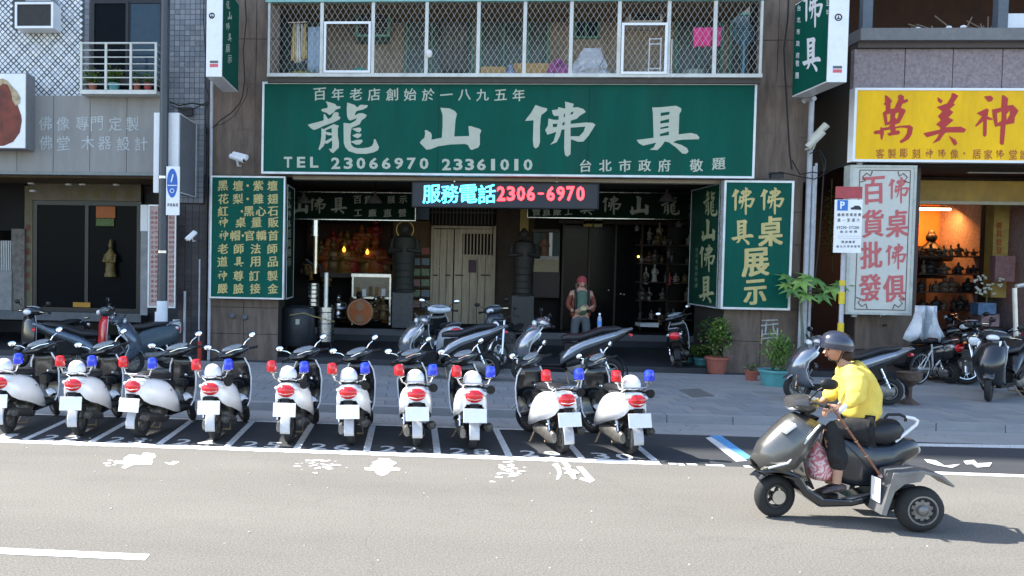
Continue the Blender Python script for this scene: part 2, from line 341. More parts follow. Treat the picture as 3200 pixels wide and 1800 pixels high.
# ================================================================ ground
struct('road',MB().box(-70,70,-30,10.86,-.3,0),asph)
struct('parking_strip',MB().box(-70,70,10.86,12.82,-.3,0),dasph)
struct('gutter',MB().box(-70,70,12.82,13.72,-.3,.006),conc)
struct('sidewalk',MB().box(-70,70,13.9,19.4,-.3,.095),pave2)
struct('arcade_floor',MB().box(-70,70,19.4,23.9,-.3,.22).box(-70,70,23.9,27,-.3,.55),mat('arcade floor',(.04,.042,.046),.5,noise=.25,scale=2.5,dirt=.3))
kerb=struct('kerb',MB().box(-70,-11.0,13.72,13.9,-.3,.13).box(12,70,13.72,13.9,-.3,.13).box(-11,12,13.745,13.9,-.3,.10),kerbm)
kme=MB().box(0,.985,0,.18,0,.13).mesh('kerb_stone',kerbm)
for i in range(23):
    o=bpy.data.objects.new('kerb_stone',kme); COL.objects.link(o); o.parent=kerb; o.location=(-11+i,13.72+random.uniform(-.004,.004),random.uniform(-.004,.004)); md=None
# pavers: the 300 nearest as pieces, the rest joined
pst=bpy.data.objects['sidewalk']; pm=[]
ps=[MB().box(0,.391,0,.391,0,.035).mesh('paver',m_) for m_ in (pave,ground_mat('paver b',(.19,.205,.212),(.24,.248,.25),.12,2.5),ground_mat('paver c',(.21,.225,.24),(.25,.26,.265),.12,2.5))]
cells=[]
for j in range(14):
    for i in range(-28,36): cells.append((13.905+j*.4, i*.4+(.2 if j%2 else 0)))
vis=sorted(cells,key=lambda c:(c[0]-13.9)*1.0+ (0 if -6.9<c[1]<9.8 else 50))
rest=MB()
for k,(y,x) in enumerate(vis):
    z=.093+random.uniform(0,.004)
    if k<300:
        o=bpy.data.objects.new('paver',random.choice(ps)); COL.objects.link(o); o.parent=pst; o.location=(x,y,z); o.rotation_euler=(random.uniform(-.004,.004),random.uniform(-.004,.004),0)
    elif y<19.0 or True:
        if y+.391<19.4: rest.box(x,x+.391,y,y+.391,z,z+.035)
o=rest.build('paving',pave,pst,kind='stuff')
# drain cover and patch
def flat(name,pts,z,m,label=None,cat=None,kind=None,parent=None,th=.004):
    mb=MB(); P=[G(a,b,z) for a,b in pts]; n=len(P)
    mb.prism([(p[0],p[1]) for p in P],2,z-th*.5,z+th*.5); return mb.build(name,m,parent,label=label,cat=cat,kind=kind)
c0=thing('drain_cover','grey metal drain cover set in the sidewalk beside the potted plants','drain cover',tuple(G(2180,1230,.13)))
flat('plate',[(2120,1218),(2182,1214),(2235,1238),(2165,1243)],.136,mat('drain plate',(.13,.135,.13),.7,noise=.3,scale=20,dirt=.3),parent=c0,th=.008)
flat('rim',[(2110,1216),(2184,1210),(2247,1240),(2160,1247)],.131,conc,parent=c0,th=.006)
# painted lines
yl=10.86
lw=MB(); rnd=random.Random(3)
xs=[-7.5+.05*i for i in range(int((G(2085,1462)[0]+7.5)/.05)+1)]
lw.add([(x,yl-.05+rnd.uniform(-.02,.0),.005) for x in xs]+[(x,yl+.14+rnd.uniform(-.012,.012),.005) for x in xs],[(i,i+1,len(xs)+i+1,len(xs)+i) for i in range(len(xs)-1)])
x2=G(2870,1478)[0]; lw.box(x2,x2+9,yl-.05,yl+.08,.003,.005)
x1=G(2110,1466)[0]
for k in range(26):
    a=x1+k*(x2-x1)/26; 
    if rnd.random()<.75: lw.box(a,a+.06+.06*rnd.random(),yl-.05+rnd.uniform(0,.05),yl+.07-rnd.uniform(0,.03),.003,.005)
struct('edge_line',lw,worn('edge line paint',(.84,.84,.82),.30,14))
xE=G(1148,1400)[0]; pitch=.905
for k in range(-7,5):
    x=xE+k*pitch; sk=.03
    mb=MB(); mb.add([(x-.045,yl+.1,.005),(x+.045,yl+.1,.005),(x+.045+sk*0,12.78,.005),(x-.045,12.78,.005)],[(0,1,2,3)]); struct('bay_line',mb,grey_paint)
mb=MB(); mb.add([(-8,12.74,.009),(xE+4*pitch+.05,12.74,.009),(xE+4*pitch+.05,12.83,.009),(-8,12.83,.009)],[(0,1,2,3)]); struct('bay_back_line',mb,grey_paint)
for i,n in enumerate(range(20,31)):
    k=i-6   # bay n lies between lines k-1 and k
    cx=xE+(n-27+.5)*pitch; s=str(n); mb=MB()
    for j,ch in enumerate(s):
        v,f,ar=glyph(ch,.012); mb.add([(cx-.03+(j-.5)*.30+(a-.5)*.21,11.03+b*.34,.005) for a,b in v],f)
    struct('bay_number',mb,grey_paint)
# half-buried kanji and splashes of white paint on the road
def splat(pts,name='paint_mark',m=None,z=.005):
    m=m or worn_white; P=[G(a,b,0) for a,b in pts]; t=tessellate_polygon([[Vector((p[0],p[1],0)) for p in P]])
    return struct(name,MB().add([(p[0],p[1],z) for p in P],[tuple(q) for q in t]),m)
def zz(s,ox=300,oy=1400,sc=2576/1700): return [(ox+float(a)/sc,oy+float(b)/sc) for a,b in (p.split(',') for p in s.split())]
splat(zz("85,65 135,62 130,50 160,32 215,38 225,24 275,28 285,42 265,55 270,66 262,80 175,82 140,98 120,95 140,78 90,76"))
splat(zz("1270,96 1305,94 1300,85 1320,78 1305,70 1335,60 1340,50 1385,52 1400,62 1425,72 1405,84 1400,94 1440,98 1438,108 1395,110 1380,125 1355,134 1330,124 1318,108 1275,106"))
splat(zz("2160,80 2185,72 2200,95 2205,125 2190,150 2178,150 2188,118 2178,98"))
splat(zz("2195,62 2225,66 2250,90 2245,100 2275,110 2290,122 2268,128 2275,150 2258,150 2240,128 2215,122 2235,112 2205,100 2222,92"),z=.009)
splat(zz("2275,90 2305,92 2362,155 2340,165 2290,150 2295,142 2322,146"))
rr=random.Random(5)
for (cx,cy,wx,wy,n) in ((1060,78,110,38,46),(1960,112,70,42,40),(360,75,30,12,8),(95,70,60,14,8)):
    mb=MB()
    for i in range(n):
        a,b=zz('%f,%f'%(cx+rr.gauss(0,.45)*wx,cy+rr.gauss(0,.45)*wy))[0]; p=G(a,max(b,1440),0); r=.012+.03*rr.random()**2
        mb.add([(p[0]+r*1.4*math.cos(t)*rr.uniform(.6,1.2),p[1]+r*math.sin(t)*rr.uniform(.6,1.2),.004+.00005*i) for t in [k*PI/4 for k in range(8)]],[tuple(range(8))])
    mb.build('paint_splashes',white_paint if n in(40,8) else grey_paint,kind='stuff')
a=G(0,1716);b=G(465,1738);mb=MB(); mb.box(a[0]-3.5,b[0],a[1]-.12,a[1]+.02,.003,.005); struct('lane_dash',mb,white_paint)
splat([(2215,1358),(2248,1358),(2352,1432),(2322,1438)],'blue_bay_line',blue_paint)
splat([(2205,1370),(2222,1366),(2335,1442),(2300,1444)],'white_bay_line',grey_paint,z=.008)
splat([(2700,1384),(3200,1392),(3200,1402),(2700,1392)],'bay_back_line',grey_paint)
splat(zp("1215,1008 1290,1015 1350,1050 1450,1040 1400,1065 1300,1048 1240,1030",2300,950,2.07),m=grey_paint,z=.0095)
splat(zp("1470,1020 1540,1012 1560,1035 1656,1030 1640,1055 1560,1062 1530,1040 1490,1042",2300,950,2.07),m=grey_paint,z=.0095)
gm_=MB(); rr=random.Random(12)
for i in range(70):
    x,y=rr.uniform(-6,7),rr.uniform(6.2,10.6); q=rr.uniform(.004,.013); gm_.ell((x,y,q*.4),(q,q,q*.6),5,4)
gm_.build('grit',mat('grit',(.55,.53,.5),.8),kind='stuff')
gm_=MB()
for i in range(60):
    x,y=rr.uniform(-6,8),rr.uniform(12.9,13.65); q=rr.uniform(.006,.02); gm_.add([(x-q,y,.012),(x,y-q*.7,.02),(x+q*1.2,y,.012),(x,y+q*.7,.014)],[(0,1,2,3)])
gm_.build('litter',mat('dry leaf litter',(.16,.12,.06),.9,noise=.4),kind='stuff')
# ================================================================ buildings
HB=40.3  # unseen height, shaped so the building shadow ends across the bays
# --- main building ------------------------------------------------
MBx0=F(652,500,19.4)[0]; MBx1=F(2535,500,19.4)[0]
mainb=thing('shophouse','brown stone shophouse with a caged balcony and long green signboard','building',(0,19.4,0))
zc=4.42
wl=MB()
# upper wall band between sign and ceiling, upper floors behind the cage, roof
zf=F(1600,252,19.4)[2]; zt=F(1600,-30,19.4)[2]
wl.box(MBx0,MBx1,19.4,19.7,zc-.12,zf)                   # beam behind signboard
wl.box(MBx0,MBx1,19.4,26.5,zt+1.2,HB)
wl.box(MBx0,MBx1,20.9,26.5,zf,zt+1.2)
wl.box(MBx0,MBx1,19.72,26.5,zf-.25,zf)
wl.build('wall',brown,mainb)
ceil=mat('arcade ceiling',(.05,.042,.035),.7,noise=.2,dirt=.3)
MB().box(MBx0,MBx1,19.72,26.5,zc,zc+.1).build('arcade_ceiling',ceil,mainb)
MB().pbox(915,556,2262,567,19.38,.3).build('beam_trim',mat('beige trim',(.33,.28,.21),.6,noise=.15),mainb)
# columns in stone slabs
def column(x0,x1,z0,z1,y,dep,nx,hz,mt=brown,par=mainb,bm=brown2,g=.012):
    MB().box(x0+.01,x1-.01,y+.02,y+dep,z0,z1).build('column',bm,par)
    wx=(x1-x0)/nx; n=max(1,round((z1-z0)/hz)); hh=(z1-z0)/n
    for i in range(nx):
        for j in range(n):
            MB().box(x0+i*wx+g/2,x0+(i+1)*wx-g/2,y-random.uniform(0,.012),y+.02,z0+j*hh+g/2,z0+(j+1)*hh-g/2).build('stone_slab',mt,par)
for (a,b,c,d,nx,hz) in ((655,-20,872,545,3,.95),(2362,-20,2492,560,2,.9),(2492,300,2540,560,1,.9)):
    x0,x1,z0,z1=rect(a,b,c,d,19.4); column(x0,x1,z0,z1,19.4,.5,nx,hz)
x0,x1,z0,z1=rect(655,545,872,1132,19.4); column(x0,x1,.13,z1,19.4,1.1,2,.62)
xr0,xr1,_,zr=rect(2266,560,2500,1150,19.4); column(xr0,xr1,.13,zr,19.4,2.0,2,.7)
# back walls
Yb=25.6
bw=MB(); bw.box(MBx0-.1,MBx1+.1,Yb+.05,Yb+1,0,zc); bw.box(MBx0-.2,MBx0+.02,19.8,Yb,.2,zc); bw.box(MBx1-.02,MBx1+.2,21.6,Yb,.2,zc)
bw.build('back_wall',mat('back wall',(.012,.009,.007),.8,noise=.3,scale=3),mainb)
# --- sign ------------------------------------------------
def board(name,label,cat,px,Y,th,face,frame,fw,texts,back=None,group=None,gap=.02):
    """flat box sign: panel, frame bars, lettering blocks; texts = [(material, items, bold)]"""
    a,b,c,d=px; x0,x1,z0,z1=rect(a,b,c,d,Y)
    t=thing(name,label,cat,((x0+x1)/2,Y+th,z0),group=group)
    MB().box(x0+fw*.5,x1-fw*.5,Y+gap,Y+th,z0+fw*.5,z1-fw*.5).build('panel',face,t)
    if fw>0:
        fm=MB(); fm.box(x0,x1,Y,Y+th*.9,z1-fw,z1); fm.box(x0,x1,Y,Y+th*.9,z0,z0+fw); fm.box(x0,x0+fw,Y,Y+th*.9,z0+fw,z1-fw); fm.box(x1-fw,x1,Y,Y+th*.9,z0+fw,z1-fw)
        fm.build('frame',frame,t)
    for m_,items,bo in texts:
        print_chars(items,1,Y+gap-.004,bo,m_,t)
    return t
Ys=19.0
T=[]
bx=lambda ch:(BIG[ch][3][0]+BIG[ch][3][1])/2
bs=lambda ch:(BIG[ch][3][1]-BIG[ch][3][0])
T.append((cream,[(c,bx(c)[0],bx(c)[1],bs(c)[0],bs(c)[1]) for c in '龍山佛具'],0))
T.append((cream,line('百年老店創始於一八九五年',999,294,1621,297,38,38),.022))
T.append((cream,line('TEL',900,507,982,507,26,34)+line('23066970',1049,510,1325,511,28,36)+line('23361010',1395,514,1650,515,28,36),.03))
T.append((cream,line('台北市政府',1830,518,2076,517,38,38)+[('敬',2176,517,40,40),('題',2246,512,40,38)],.026))
sg=board('signboard','long green signboard with large cream characters under the caged balcony','sign',(818,257,2362,550),Ys,.22,greens,alu,.045,T)
jm=MB()
for px in (1370,1840): x=F(px,400,Ys)[0]; zz0=F(px,545,Ys)[2]; zz1=F(px,262,Ys)[2]; jm.box(x-.003,x+.003,Ys+.018,Ys+.03,zz0,zz1)
jm.build('seam',dgreen,sg)
# --- caged balcony -----------------------------------------------
Yc=18.85
cage=thing('balcony_cage','cream barred balcony cage with diamond wire mesh above the green signboard','balcony cage',(F(1600,236,Yc)[0],Yc,F(1600,236,Yc)[2]))
posts=[840,1005,1165,1333,1495,1640,1785,1935,2090,2235,2380]
cz0=F(1600,236,Yc)[2]; cz1=F(1600,4,Yc)[2]
for p in posts:
    x=F(p,120,Yc)[0]; wd=.05 if p in(840,2380) else .075
    MB().box(x-wd/2,x+wd/2,Yc,Yc+.05,cz0,cz1).build('post',cagem,cage,bevel=.006)
xa,xb=F(836,120,Yc)[0],F(2386,120,Yc)[0]
MB().box(xa,xb,Yc-.01,Yc+.06,cz0-.03,cz0+.045).build('bottom_rail',cagem,cage)
MB().box(xa-.05,xb+.05,Yc-.03,Yc+.1,cz1,cz1+.09).build('top_rail',mat('teal rail',(.22,.42,.38),.5,noise=.15,dirt=.3),cage)
for i in range(10):
    x0,x1=F(posts[i],120,Yc)[0]+.03,F(posts[i+1],120,Yc)[0]-.03; mb=MB(); pit=.122; H=cz1-cz0; r=.0029
    n=int((x1-x0+H)/pit)+2
    for k in range(n):
        for sg_ in (1,-1):
            # line x = xs + sg*t*.62, z = cz0+t
            s0=(x0-.62*H+k*pit) if sg_>0 else (x0+k*pit)
            t0,t1=0.,H
            a=(x0-s0)/(.62*sg_); b=(x1-s0)/(.62*sg_); lo,hi=min(a,b),max(a,b); t0=max(t0,lo); t1=min(t1,hi)
            if t1-t0<.02: continue
            y=Yc+.025+.006*sg_
            mb.tube([(s0+.62*sg_*t0,y,cz0+t0),(s0+.62*sg_*t1,y,cz0+t1)],r,3,False)
    mb.build('wire_mesh',cagem,cage,kind='stuff')
for (p0,p1,y0,y1) in ((1012,1158,68,228),(1941,2084,72,232)):
    x0,x1,z0,z1=rect(p0,y0,p1,y1,Yc); mb=MB(); w2=.05
    mb.box(x0,x1,Yc-.03,Yc-.002,z1-w2,z1).box(x0,x1,Yc-.03,Yc-.002,z0,z0+w2).box(x0,x0+w2,Yc-.03,Yc-.002,z0+w2,z1-w2).box(x1-w2,x1,Yc-.03,Yc-.002,z0+w2,z1-w2)
    mb.build('hatch_frame',wht,cage)
MB().box(xa,xb,Yc+.06,20.9,cz0-.14,cz0-.035).build('floor_slab',mat('cage slab',(.08,.07,.06),.8,dirt=.4),cage)
MB().box(xa,xb,Yc+.1,20.9,cz1+.1,cz1+.2).build('canopy',mat('cage canopy',(.25,.16,.08),.7,noise=.25,dirt=.3),cage)
# inner wall of the balcony with windows
Yw=20.88
iw=mat('balcony wall',(.36,.29,.22),.75,noise=.25,scale=3,dirt=.3)
MB().pbox(836,20,2386,242,Yw,.02).build('balcony_wall',iw,mainb)
def window(par,px,Y,fm,gm,mull=(),w2=.05,dep=.06,name='window',bars=0,inset=.03):
    x0,x1,z0,z1=rect(*px,Y); f=MB(); f.box(x0,x1,Y,Y+dep,z1-w2,z1).box(x0,x1,Y,Y+dep,z0,z0+w2).box(x0,x0+w2,Y,Y+dep,z0+w2,z1-w2).box(x1-w2,x1,Y,Y+dep,z0+w2,z1-w2)
    for m_ in mull:
        x=x0+(x1-x0)*m_; f.box(x-w2*.4,x+w2*.4,Y,Y+dep*.9,z0+w2,z1-w2)
    fo=f.build(name,fm,par); MB().box(x0+w2*.9,x1-w2*.9,Y+inset,Y+inset+.008,z0+w2*.9,z1-w2*.9).build('pane',gm,fo)
    for i in range(bars):
        x=x0+w2+(x1-x0-2*w2)*(i+1)/(bars+1); MB().tube([(x,Y+.01,z0+w2),(x,Y+.01,z1-w2)],.008,6).build('bar',fm,fo)
    return fo
Yv=20.8
window(mainb,(1266,45,1400,238),Yv,teal,glassg,(.62,)); window(mainb,(1400,45,1480,238),Yv-.002,teal,glassg)
window(mainb,(1500,45,1715,238),Yv,teal,glassg,(.35,.7)); window(mainb,(1795,40,1875,120),Yv,teal,glassb,(.45,)); window(mainb,(860,60,1000,238),Yv,teal,glassg,(.5,)); window(mainb,(2110,45,2260,238),Yv,teal,glassg,(.5,)); window(mainb,(2280,40,2372,238),Yv,teal,glassg)
# curtain behind
crt=mat('grey curtain',(.16,.17,.16),.9,noise=.2)
def cloth(name,label,cat,px,Y,m,amp=.03,n=14,waves=5,taper=0,par=None,sag=0):
    x0,x1,z0,z1=rect(*px,Y); rows=[]
    for i in range(7):
        t=i/6; rows.append([(x0+(x1-x0)*(.5+(u/n-.5)*(1-taper*(1-t))),Y+amp*math.sin(u/n*waves*2*PI+.5*t),z1+(z0-z1)*t-sag*math.sin(u*1.7)*t) for u in range(n+1)])
    return MB().sheet(rows).build(name,m,par,smooth=True,solid=.012,label=label,cat=cat)
cloth('curtain','grey curtain hanging in the green framed window behind the balcony mesh','curtain',(1380,60,1460,225),Yw-.15,crt,.03)
def acunit(px,Y,dep,label,frame=wht,g=None,nl=7):
    x0,x1,z0,z1=rect(*px,Y); t=thing('air_conditioner',label,'air conditioner',((x0+x1)/2,Y+dep,z0),group=g); w2=.05
    MB().box(x0,x1,Y+.03,Y+dep,z0,z1).build('casing',frame,t,bevel=.01)
    mb=MB(); mb.box(x0,x1,Y,Y+.03,z1-w2,z1).box(x0,x1,Y,Y+.03,z0,z0+w2).box(x0,x0+w2,Y,Y+.03,z0+w2,z1-w2).box(x1-w2,x1,Y,Y+.03,z0+w2,z1-w2); mb.build('front_frame',frame,t)
    MB().box(x0+w2,x1-w2,Y+.022,Y+.029,z0+w2,z1-w2).build('coil',mat('coil',(.03,.028,.026),.7,noise=.3),t)
    for i in range(nl):
        z=z0+w2+(z1-z0-2*w2)*(i+.5)/nl; MB().box(x0+w2,x1-w2,Y+.008,Y+.02,z-.006,z+.006).build('grille_slat',mat('grille',(.10,.09,.08),.6),t)
    return t
acunit((1112,40,1218,114),20.2,.66,'old window air conditioner with green frame behind the balcony mesh',teal)
acunit((1965,34,2070,70),20.2,.66,'small air conditioner at the top right above the mesh hatch',wht,nl=3)
# laundry and clutter in the cage
Yl=19.5
yc_=mat('yellow cloth',(.62,.47,.20),.9,noise=.1); wc_=mat('white cloth',(.72,.70,.66),.9,noise=.08)
hg=thing('clothes_hanger','hanger with folded white and yellow shirts at the left end of the cage','laundry',tuple(F(935,70,Yl)))
for i,(a,b,m_,bt) in enumerate(((912,926,yc_,190),(922,938,wc_,195),(944,958,yc_,182),(936,947,wc_,188))):
    x0,x1,z0,z1=rect(a,72,b,bt,Yl); MB().sheet([[(x0+(x1-x0)*(.5+(u/6-.5)*(.5+.8*k/6)),Yl+.03*i+.03*math.sin(u*2),z1+(z0-z1)*k/6) for u in range(7)] for k in range(7)]).build('shirt',m_,hg,smooth=True,solid=.01)
MB().tube([F(900,70,Yl),F(960,68,Yl)],.012).build('hook_bar',chrome,hg)
cloth('towel','pale blue towel hanging in the cage beside the mesh hatch','towel',(962,84,1000,228),Yl,mat('blue towel',(.33,.42,.52),.95,noise=.15,scale=20),.02,10,2)
cloth('pink_cloth','bright pink cloth hanging on the mesh at the right of the cage','cloth',(2168,86,2252,146),Yc+.12,mat('pink cloth',(.62,.05,.20),.9,noise=.1),.02,14,3,-.04,sag=.02)
def lath(name,label,cat,px,py,Y,prof,m,n=18,group=None,z=None):
    p=F(px,py,Y); 
    if z is not None: p[2]=z
    return MB().lathe(p,prof,n).build(name,m,label=label,cat=cat,group=group,smooth=True)
zfl=cz0+.045
zsl=cz0-.035
lath('basin','olive plastic basin on the cage floor below the hanging shirts','basin',940,230,19.3,[(.0,0),(.22,0),(.26,.16),(.27,.17),(.23,.15),(0,.03)],mat('olive plastic',(.32,.30,.05),.5),z=zsl)
lath('bucket','turquoise bucket on the cage floor behind the left hatch','bucket',1122,230,19.5,[(0,0),(.10,0),(.14,.3),(.15,.31),(.12,.29),(0,.05)],mat('teal plastic',(.05,.42,.36),.5),z=zsl)
lath('water_jug','clear blue water jug on the cage floor near the middle','jug',1595,230,19.3,[(0,0),(.10,0),(.11,.02),(.11,.2),(.04,.28),(.04,.36),(0,.36)],mat('blue jug',(.35,.42,.6),.2,trans=.4),z=zsl)
MB().pbox(1503,208,1580,236,19.35,.5).build('cardboard_box',mat('cardboard',(.42,.26,.10),.8,noise=.15),label='flat brown cardboard box on the cage floor near the middle post',cat='box')
MB().pbox(1606,196,1712,236,19.35,.4).build('cardboard_box',mat('cardboard',(.42,.26,.10),.8),label='larger tan cardboard box on the cage floor right of the water jug',cat='box',rnd=.02)
bagm=mat('clear plastic bag',(.42,.42,.43),.15,noise=.35,scale=5,bump=.9,bscale=9,coat=.6)
p=F(1835,236,19.3); p[2]=zsl
mb=MB(); rb=random.Random(2)
rings=[]
for i in range(9):
    t=i/8; r=.52*(1-.65*t)*(1 if i else .75); rings.append([(p[0]+.1*t+r*math.cos(2*PI*k/18)*rb.uniform(.8,1.12),p[1]+.4*r*math.sin(2*PI*k/18)*rb.uniform(.8,1.1),p[2]+.72*t+rb.uniform(-.02,.02)) for k in range(18)])
mb.loft(rings).build('plastic_bag',bagm,label='big crumpled clear plastic bag on the cage floor',cat='plastic bag')
p=F(1745,236,19.3); p[2]=zsl+.0
rings=[]
for i in range(8):
    t=i/7; r=.26*math.sin(PI*(.25+.75*t))+.02; rings.append([(p[0]+r*math.cos(2*PI*k/14)*rb.uniform(.8,1.1),p[1]+.6*r*math.sin(2*PI*k/14),p[2]+.5*t) for k in range(14)])
MB().loft(rings).build('cloth_bundle',mat('purple red bundle',(.32,.07,.22),.6,noise=.9,scale=4),label='purple and red cloth bundle leaning on the clear plastic bag',cat='bundle',smooth=True)
rk=thing('drying_rack','white wire drying rack standing behind the right mesh hatch','rack',tuple(F(2060,232,19.4)))
mb=MB()
for (a,b,Y) in ((2030,120,19.3),(2066,118,19.3),(2090,120,19.6),(2100,122,19.3)):
    q=F(a,b,Y); mb.tube([(q[0],q[1],zsl),q],.014,6)
mb.build('leg',wht,rk)
for i,pyy in enumerate((122,138,215)): MB().tube([F(2030,pyy,19.3),F(2066,pyy-1,19.3)],.016,6).build('rail',wht,rk)
lath('bin','pale grey plastic tub on the cage floor at the right','tub',2165,232,19.4,[(0,0),(.2,0),(.25,.24),(.26,.25),(.22,.23),(0,.04)],mat('grey plastic',(.30,.36,.33),.5),z=zsl)
fanp=F(2328,106,19.6); fn=thing('electric_fan','round blue wire fan guard at the right end of the cage','fan',(fanp[0],fanp[1],zsl))
mb=MB()
for r in (.05,.10,.15,.2,.23): mb.torus((fanp[0],fanp[1]-.03*(1-r/.23),fanp[2]),r,.005,1,20,4)
for k in range(14): a=2*PI*k/14; mb.tube([(fanp[0],fanp[1]-.03,fanp[2]),(fanp[0]+.23*math.cos(a),fanp[1],fanp[2]+.23*math.sin(a))],.004,4)
mb.build('guard',mat('blue guard',(.10,.25,.33),.5),fn); MB().tube([(fanp[0],fanp[1]+.03,zsl),(fanp[0],fanp[1]+.03,fanp[2])],.03).build('stand',mat('blue guard',(.1,.25,.33),.5),fn)
MB().tube([F(2030,58,19.1),F(2055,52,19.1),F(2075,60,19.1)],.02)
mb=MB().tube([F(1336,170,18.83),F(1350,172,18.83)],.03); mb.ell(F(1341,168,18.8),(.07,.05,.09)); mb.build('white_bundle',wc_,label='small white bag tied to a post of the cage',cat='bag',smooth=True)
# --- CCTV, list board, corner signs ------------------------------
def cctv(p,d,label,g=None,s=1.,m=wht):
    p=Vector(p); d=Vector(d).normalized(); t=thing('security_camera',label,'security camera',tuple(p),group=g)
    MB().tube([p-d*.17*s,p-d*.165*s,p+d*.17*s],[.03*s,.055*s,.055*s],12).build('housing',m,t); MB().tube([p-d*.1*s+Vector((0,0,.062*s)),p+d*.24*s+Vector((0,0,.062*s))],[.05*s,.06*s],6).build('sunshield',m,t)
    MB().tube([p+d*.171*s,p+d*.18*s],.042*s,12).build('lens',blk,t); MB().tube([p+Vector((0,.0,-.05*s)),p+Vector((0,.1,-.14*s)),p+Vector((0,.42,-.12*s))],.022*s).build('bracket',m,t)
cctv(F(741,494,18.98),(.9,-.35,-.28),'white bullet security camera above the green list board',s=1.1)
rows=[(145,'黑',205,'壇',375,'·',485,'紫',605,'壇',765),(295,'花',210,'梨',375,'·',485,'雞',605,'翅',770),(435,'紅',205,'·',420,'黑',500,'心',635,'石',770),(560,'神',210,'桌',405,'量',585,'販',775),(710,'神',215,'帽',345,'·',430,'官',505,'轎',640,'首',775),(860,'老',205,'師',385,'法',575,'師',765),(1005,'道',200,'具',385,'用',570,'品',770),(1165,'神',200,'尊',380,'訂',560,'製',765),(1310,'嚴',200,'臉',380,'接',570,'金',770)]
it=[]
for r in rows:
    for j in range(1,len(r),2): it.append((r[j],640+r[j+1]/3.62,540+r[0]/3.62,31,31))
lb=board('list_board','green board listing goods in gold characters on the left column','sign',(656,550,889,934),19.12,.2,greens,alu,.035,[(gold,it,.03)])
jm=MB()
for yy in (215,370,485,635,785,1080): q0=F(660,540+yy/3.62,19.135); q1=F(886,540+yy/3.62,19.135); jm.box(q0[0],q1[0],19.134,19.142,q0[2]-.003,q0[2]+.003)
jm.build('seam',mat('seam',(.01,.06,.04),.5),lb)
# narrow side board beside it (faces right)
Xs=F(892,700,19.3)[0]
def sidebox(name,label,px_x,Y0,Y1,pyt,pyb,face,frame,texts,side=1,pyx=None,th=.12):
    X=px_x; z1=SX(pyx,pyt,X)[2]; z0=SX(pyx,pyb,X)[2]
    t=thing(name,label,'sign',(X,(Y0+Y1)/2,z0)); xa,xb=(X-th,X) if side>0 else (X,X+th)
    MB().box(xa,xb,Y0,Y1,z0,z1).build('panel',face,t); e=.03
    mb=MB(); s_=.006*side
    for (ya,yb2,za,zb) in ((Y0,Y0+e,z0,z1),(Y1-e,Y1,z0,z1),(Y0+e,Y1-e,z0,z0+e),(Y0+e,Y1-e,z1-e,z1)): mb.box(X,X+s_,ya,yb2,za,zb)
    mb.build('frame',frame,t)
    for m_,items,bo in texts:
        print_chars(items,0,X+.004*side,bo,m_,t,step=.0006*side)
    return t
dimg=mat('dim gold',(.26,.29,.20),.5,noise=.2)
Xl=F(893,700,19.14)[0]
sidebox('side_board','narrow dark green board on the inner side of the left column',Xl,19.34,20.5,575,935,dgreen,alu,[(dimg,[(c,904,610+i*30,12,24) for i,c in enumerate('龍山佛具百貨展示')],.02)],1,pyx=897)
# right corner: front sign and side sign
U=lambda zx,zy:(2150+zx/3.294,540+zy/3.294)
fs=[]
for ch,zx,zy,w_,h_ in (('佛',570,292,240,290),('佛',868,290,250,285),('具',560,612,230,260),('桌',850,600,235,300),('展',695,920,265,300),('示',690,1228,220,265)):
    a,b=U(zx,zy); fs.append((ch,a,b,w_/3.294,h_/3.294))
board('corner_sign','green sign with six gold characters on the front of the right column','sign',(2258,564,2476,968),19.1,.22,greens,alu,.045,[(gold,fs,.045)])
Xr=F(2257,760,19.12)[0]
ss=[]
for ch,zx,zy,w_,h_ in (('龍',228,315,150,270),('山',208,590,145,230),('佛',198,880,165,290),('具',190,1200,160,280)):
    a,b=U(zx,zy); ss.append((ch,a,b,w_/3.294,h_/3.294))
sm=[(c,2150+(335-i*3)/3.294,540+(240+i*84)/3.294,11,17) for i,c in enumerate('百年老店創始於一八九五')]+[(c,2150+(90-i)/3.294,540+(790+i*62)/3.294,9,13) for i,c in enumerate('台北市政府敬題')]
sidebox('corner_side_sign','dark green sign with four gold characters facing the shop entrance',Xr,19.34,21.3,578,962,mat('side green',(.002,.045,.028),.4),alu,[(mat('side gold',(.38,.40,.22),.5),ss,.03),(dimg,sm,.01)],-1,pyx=2225)
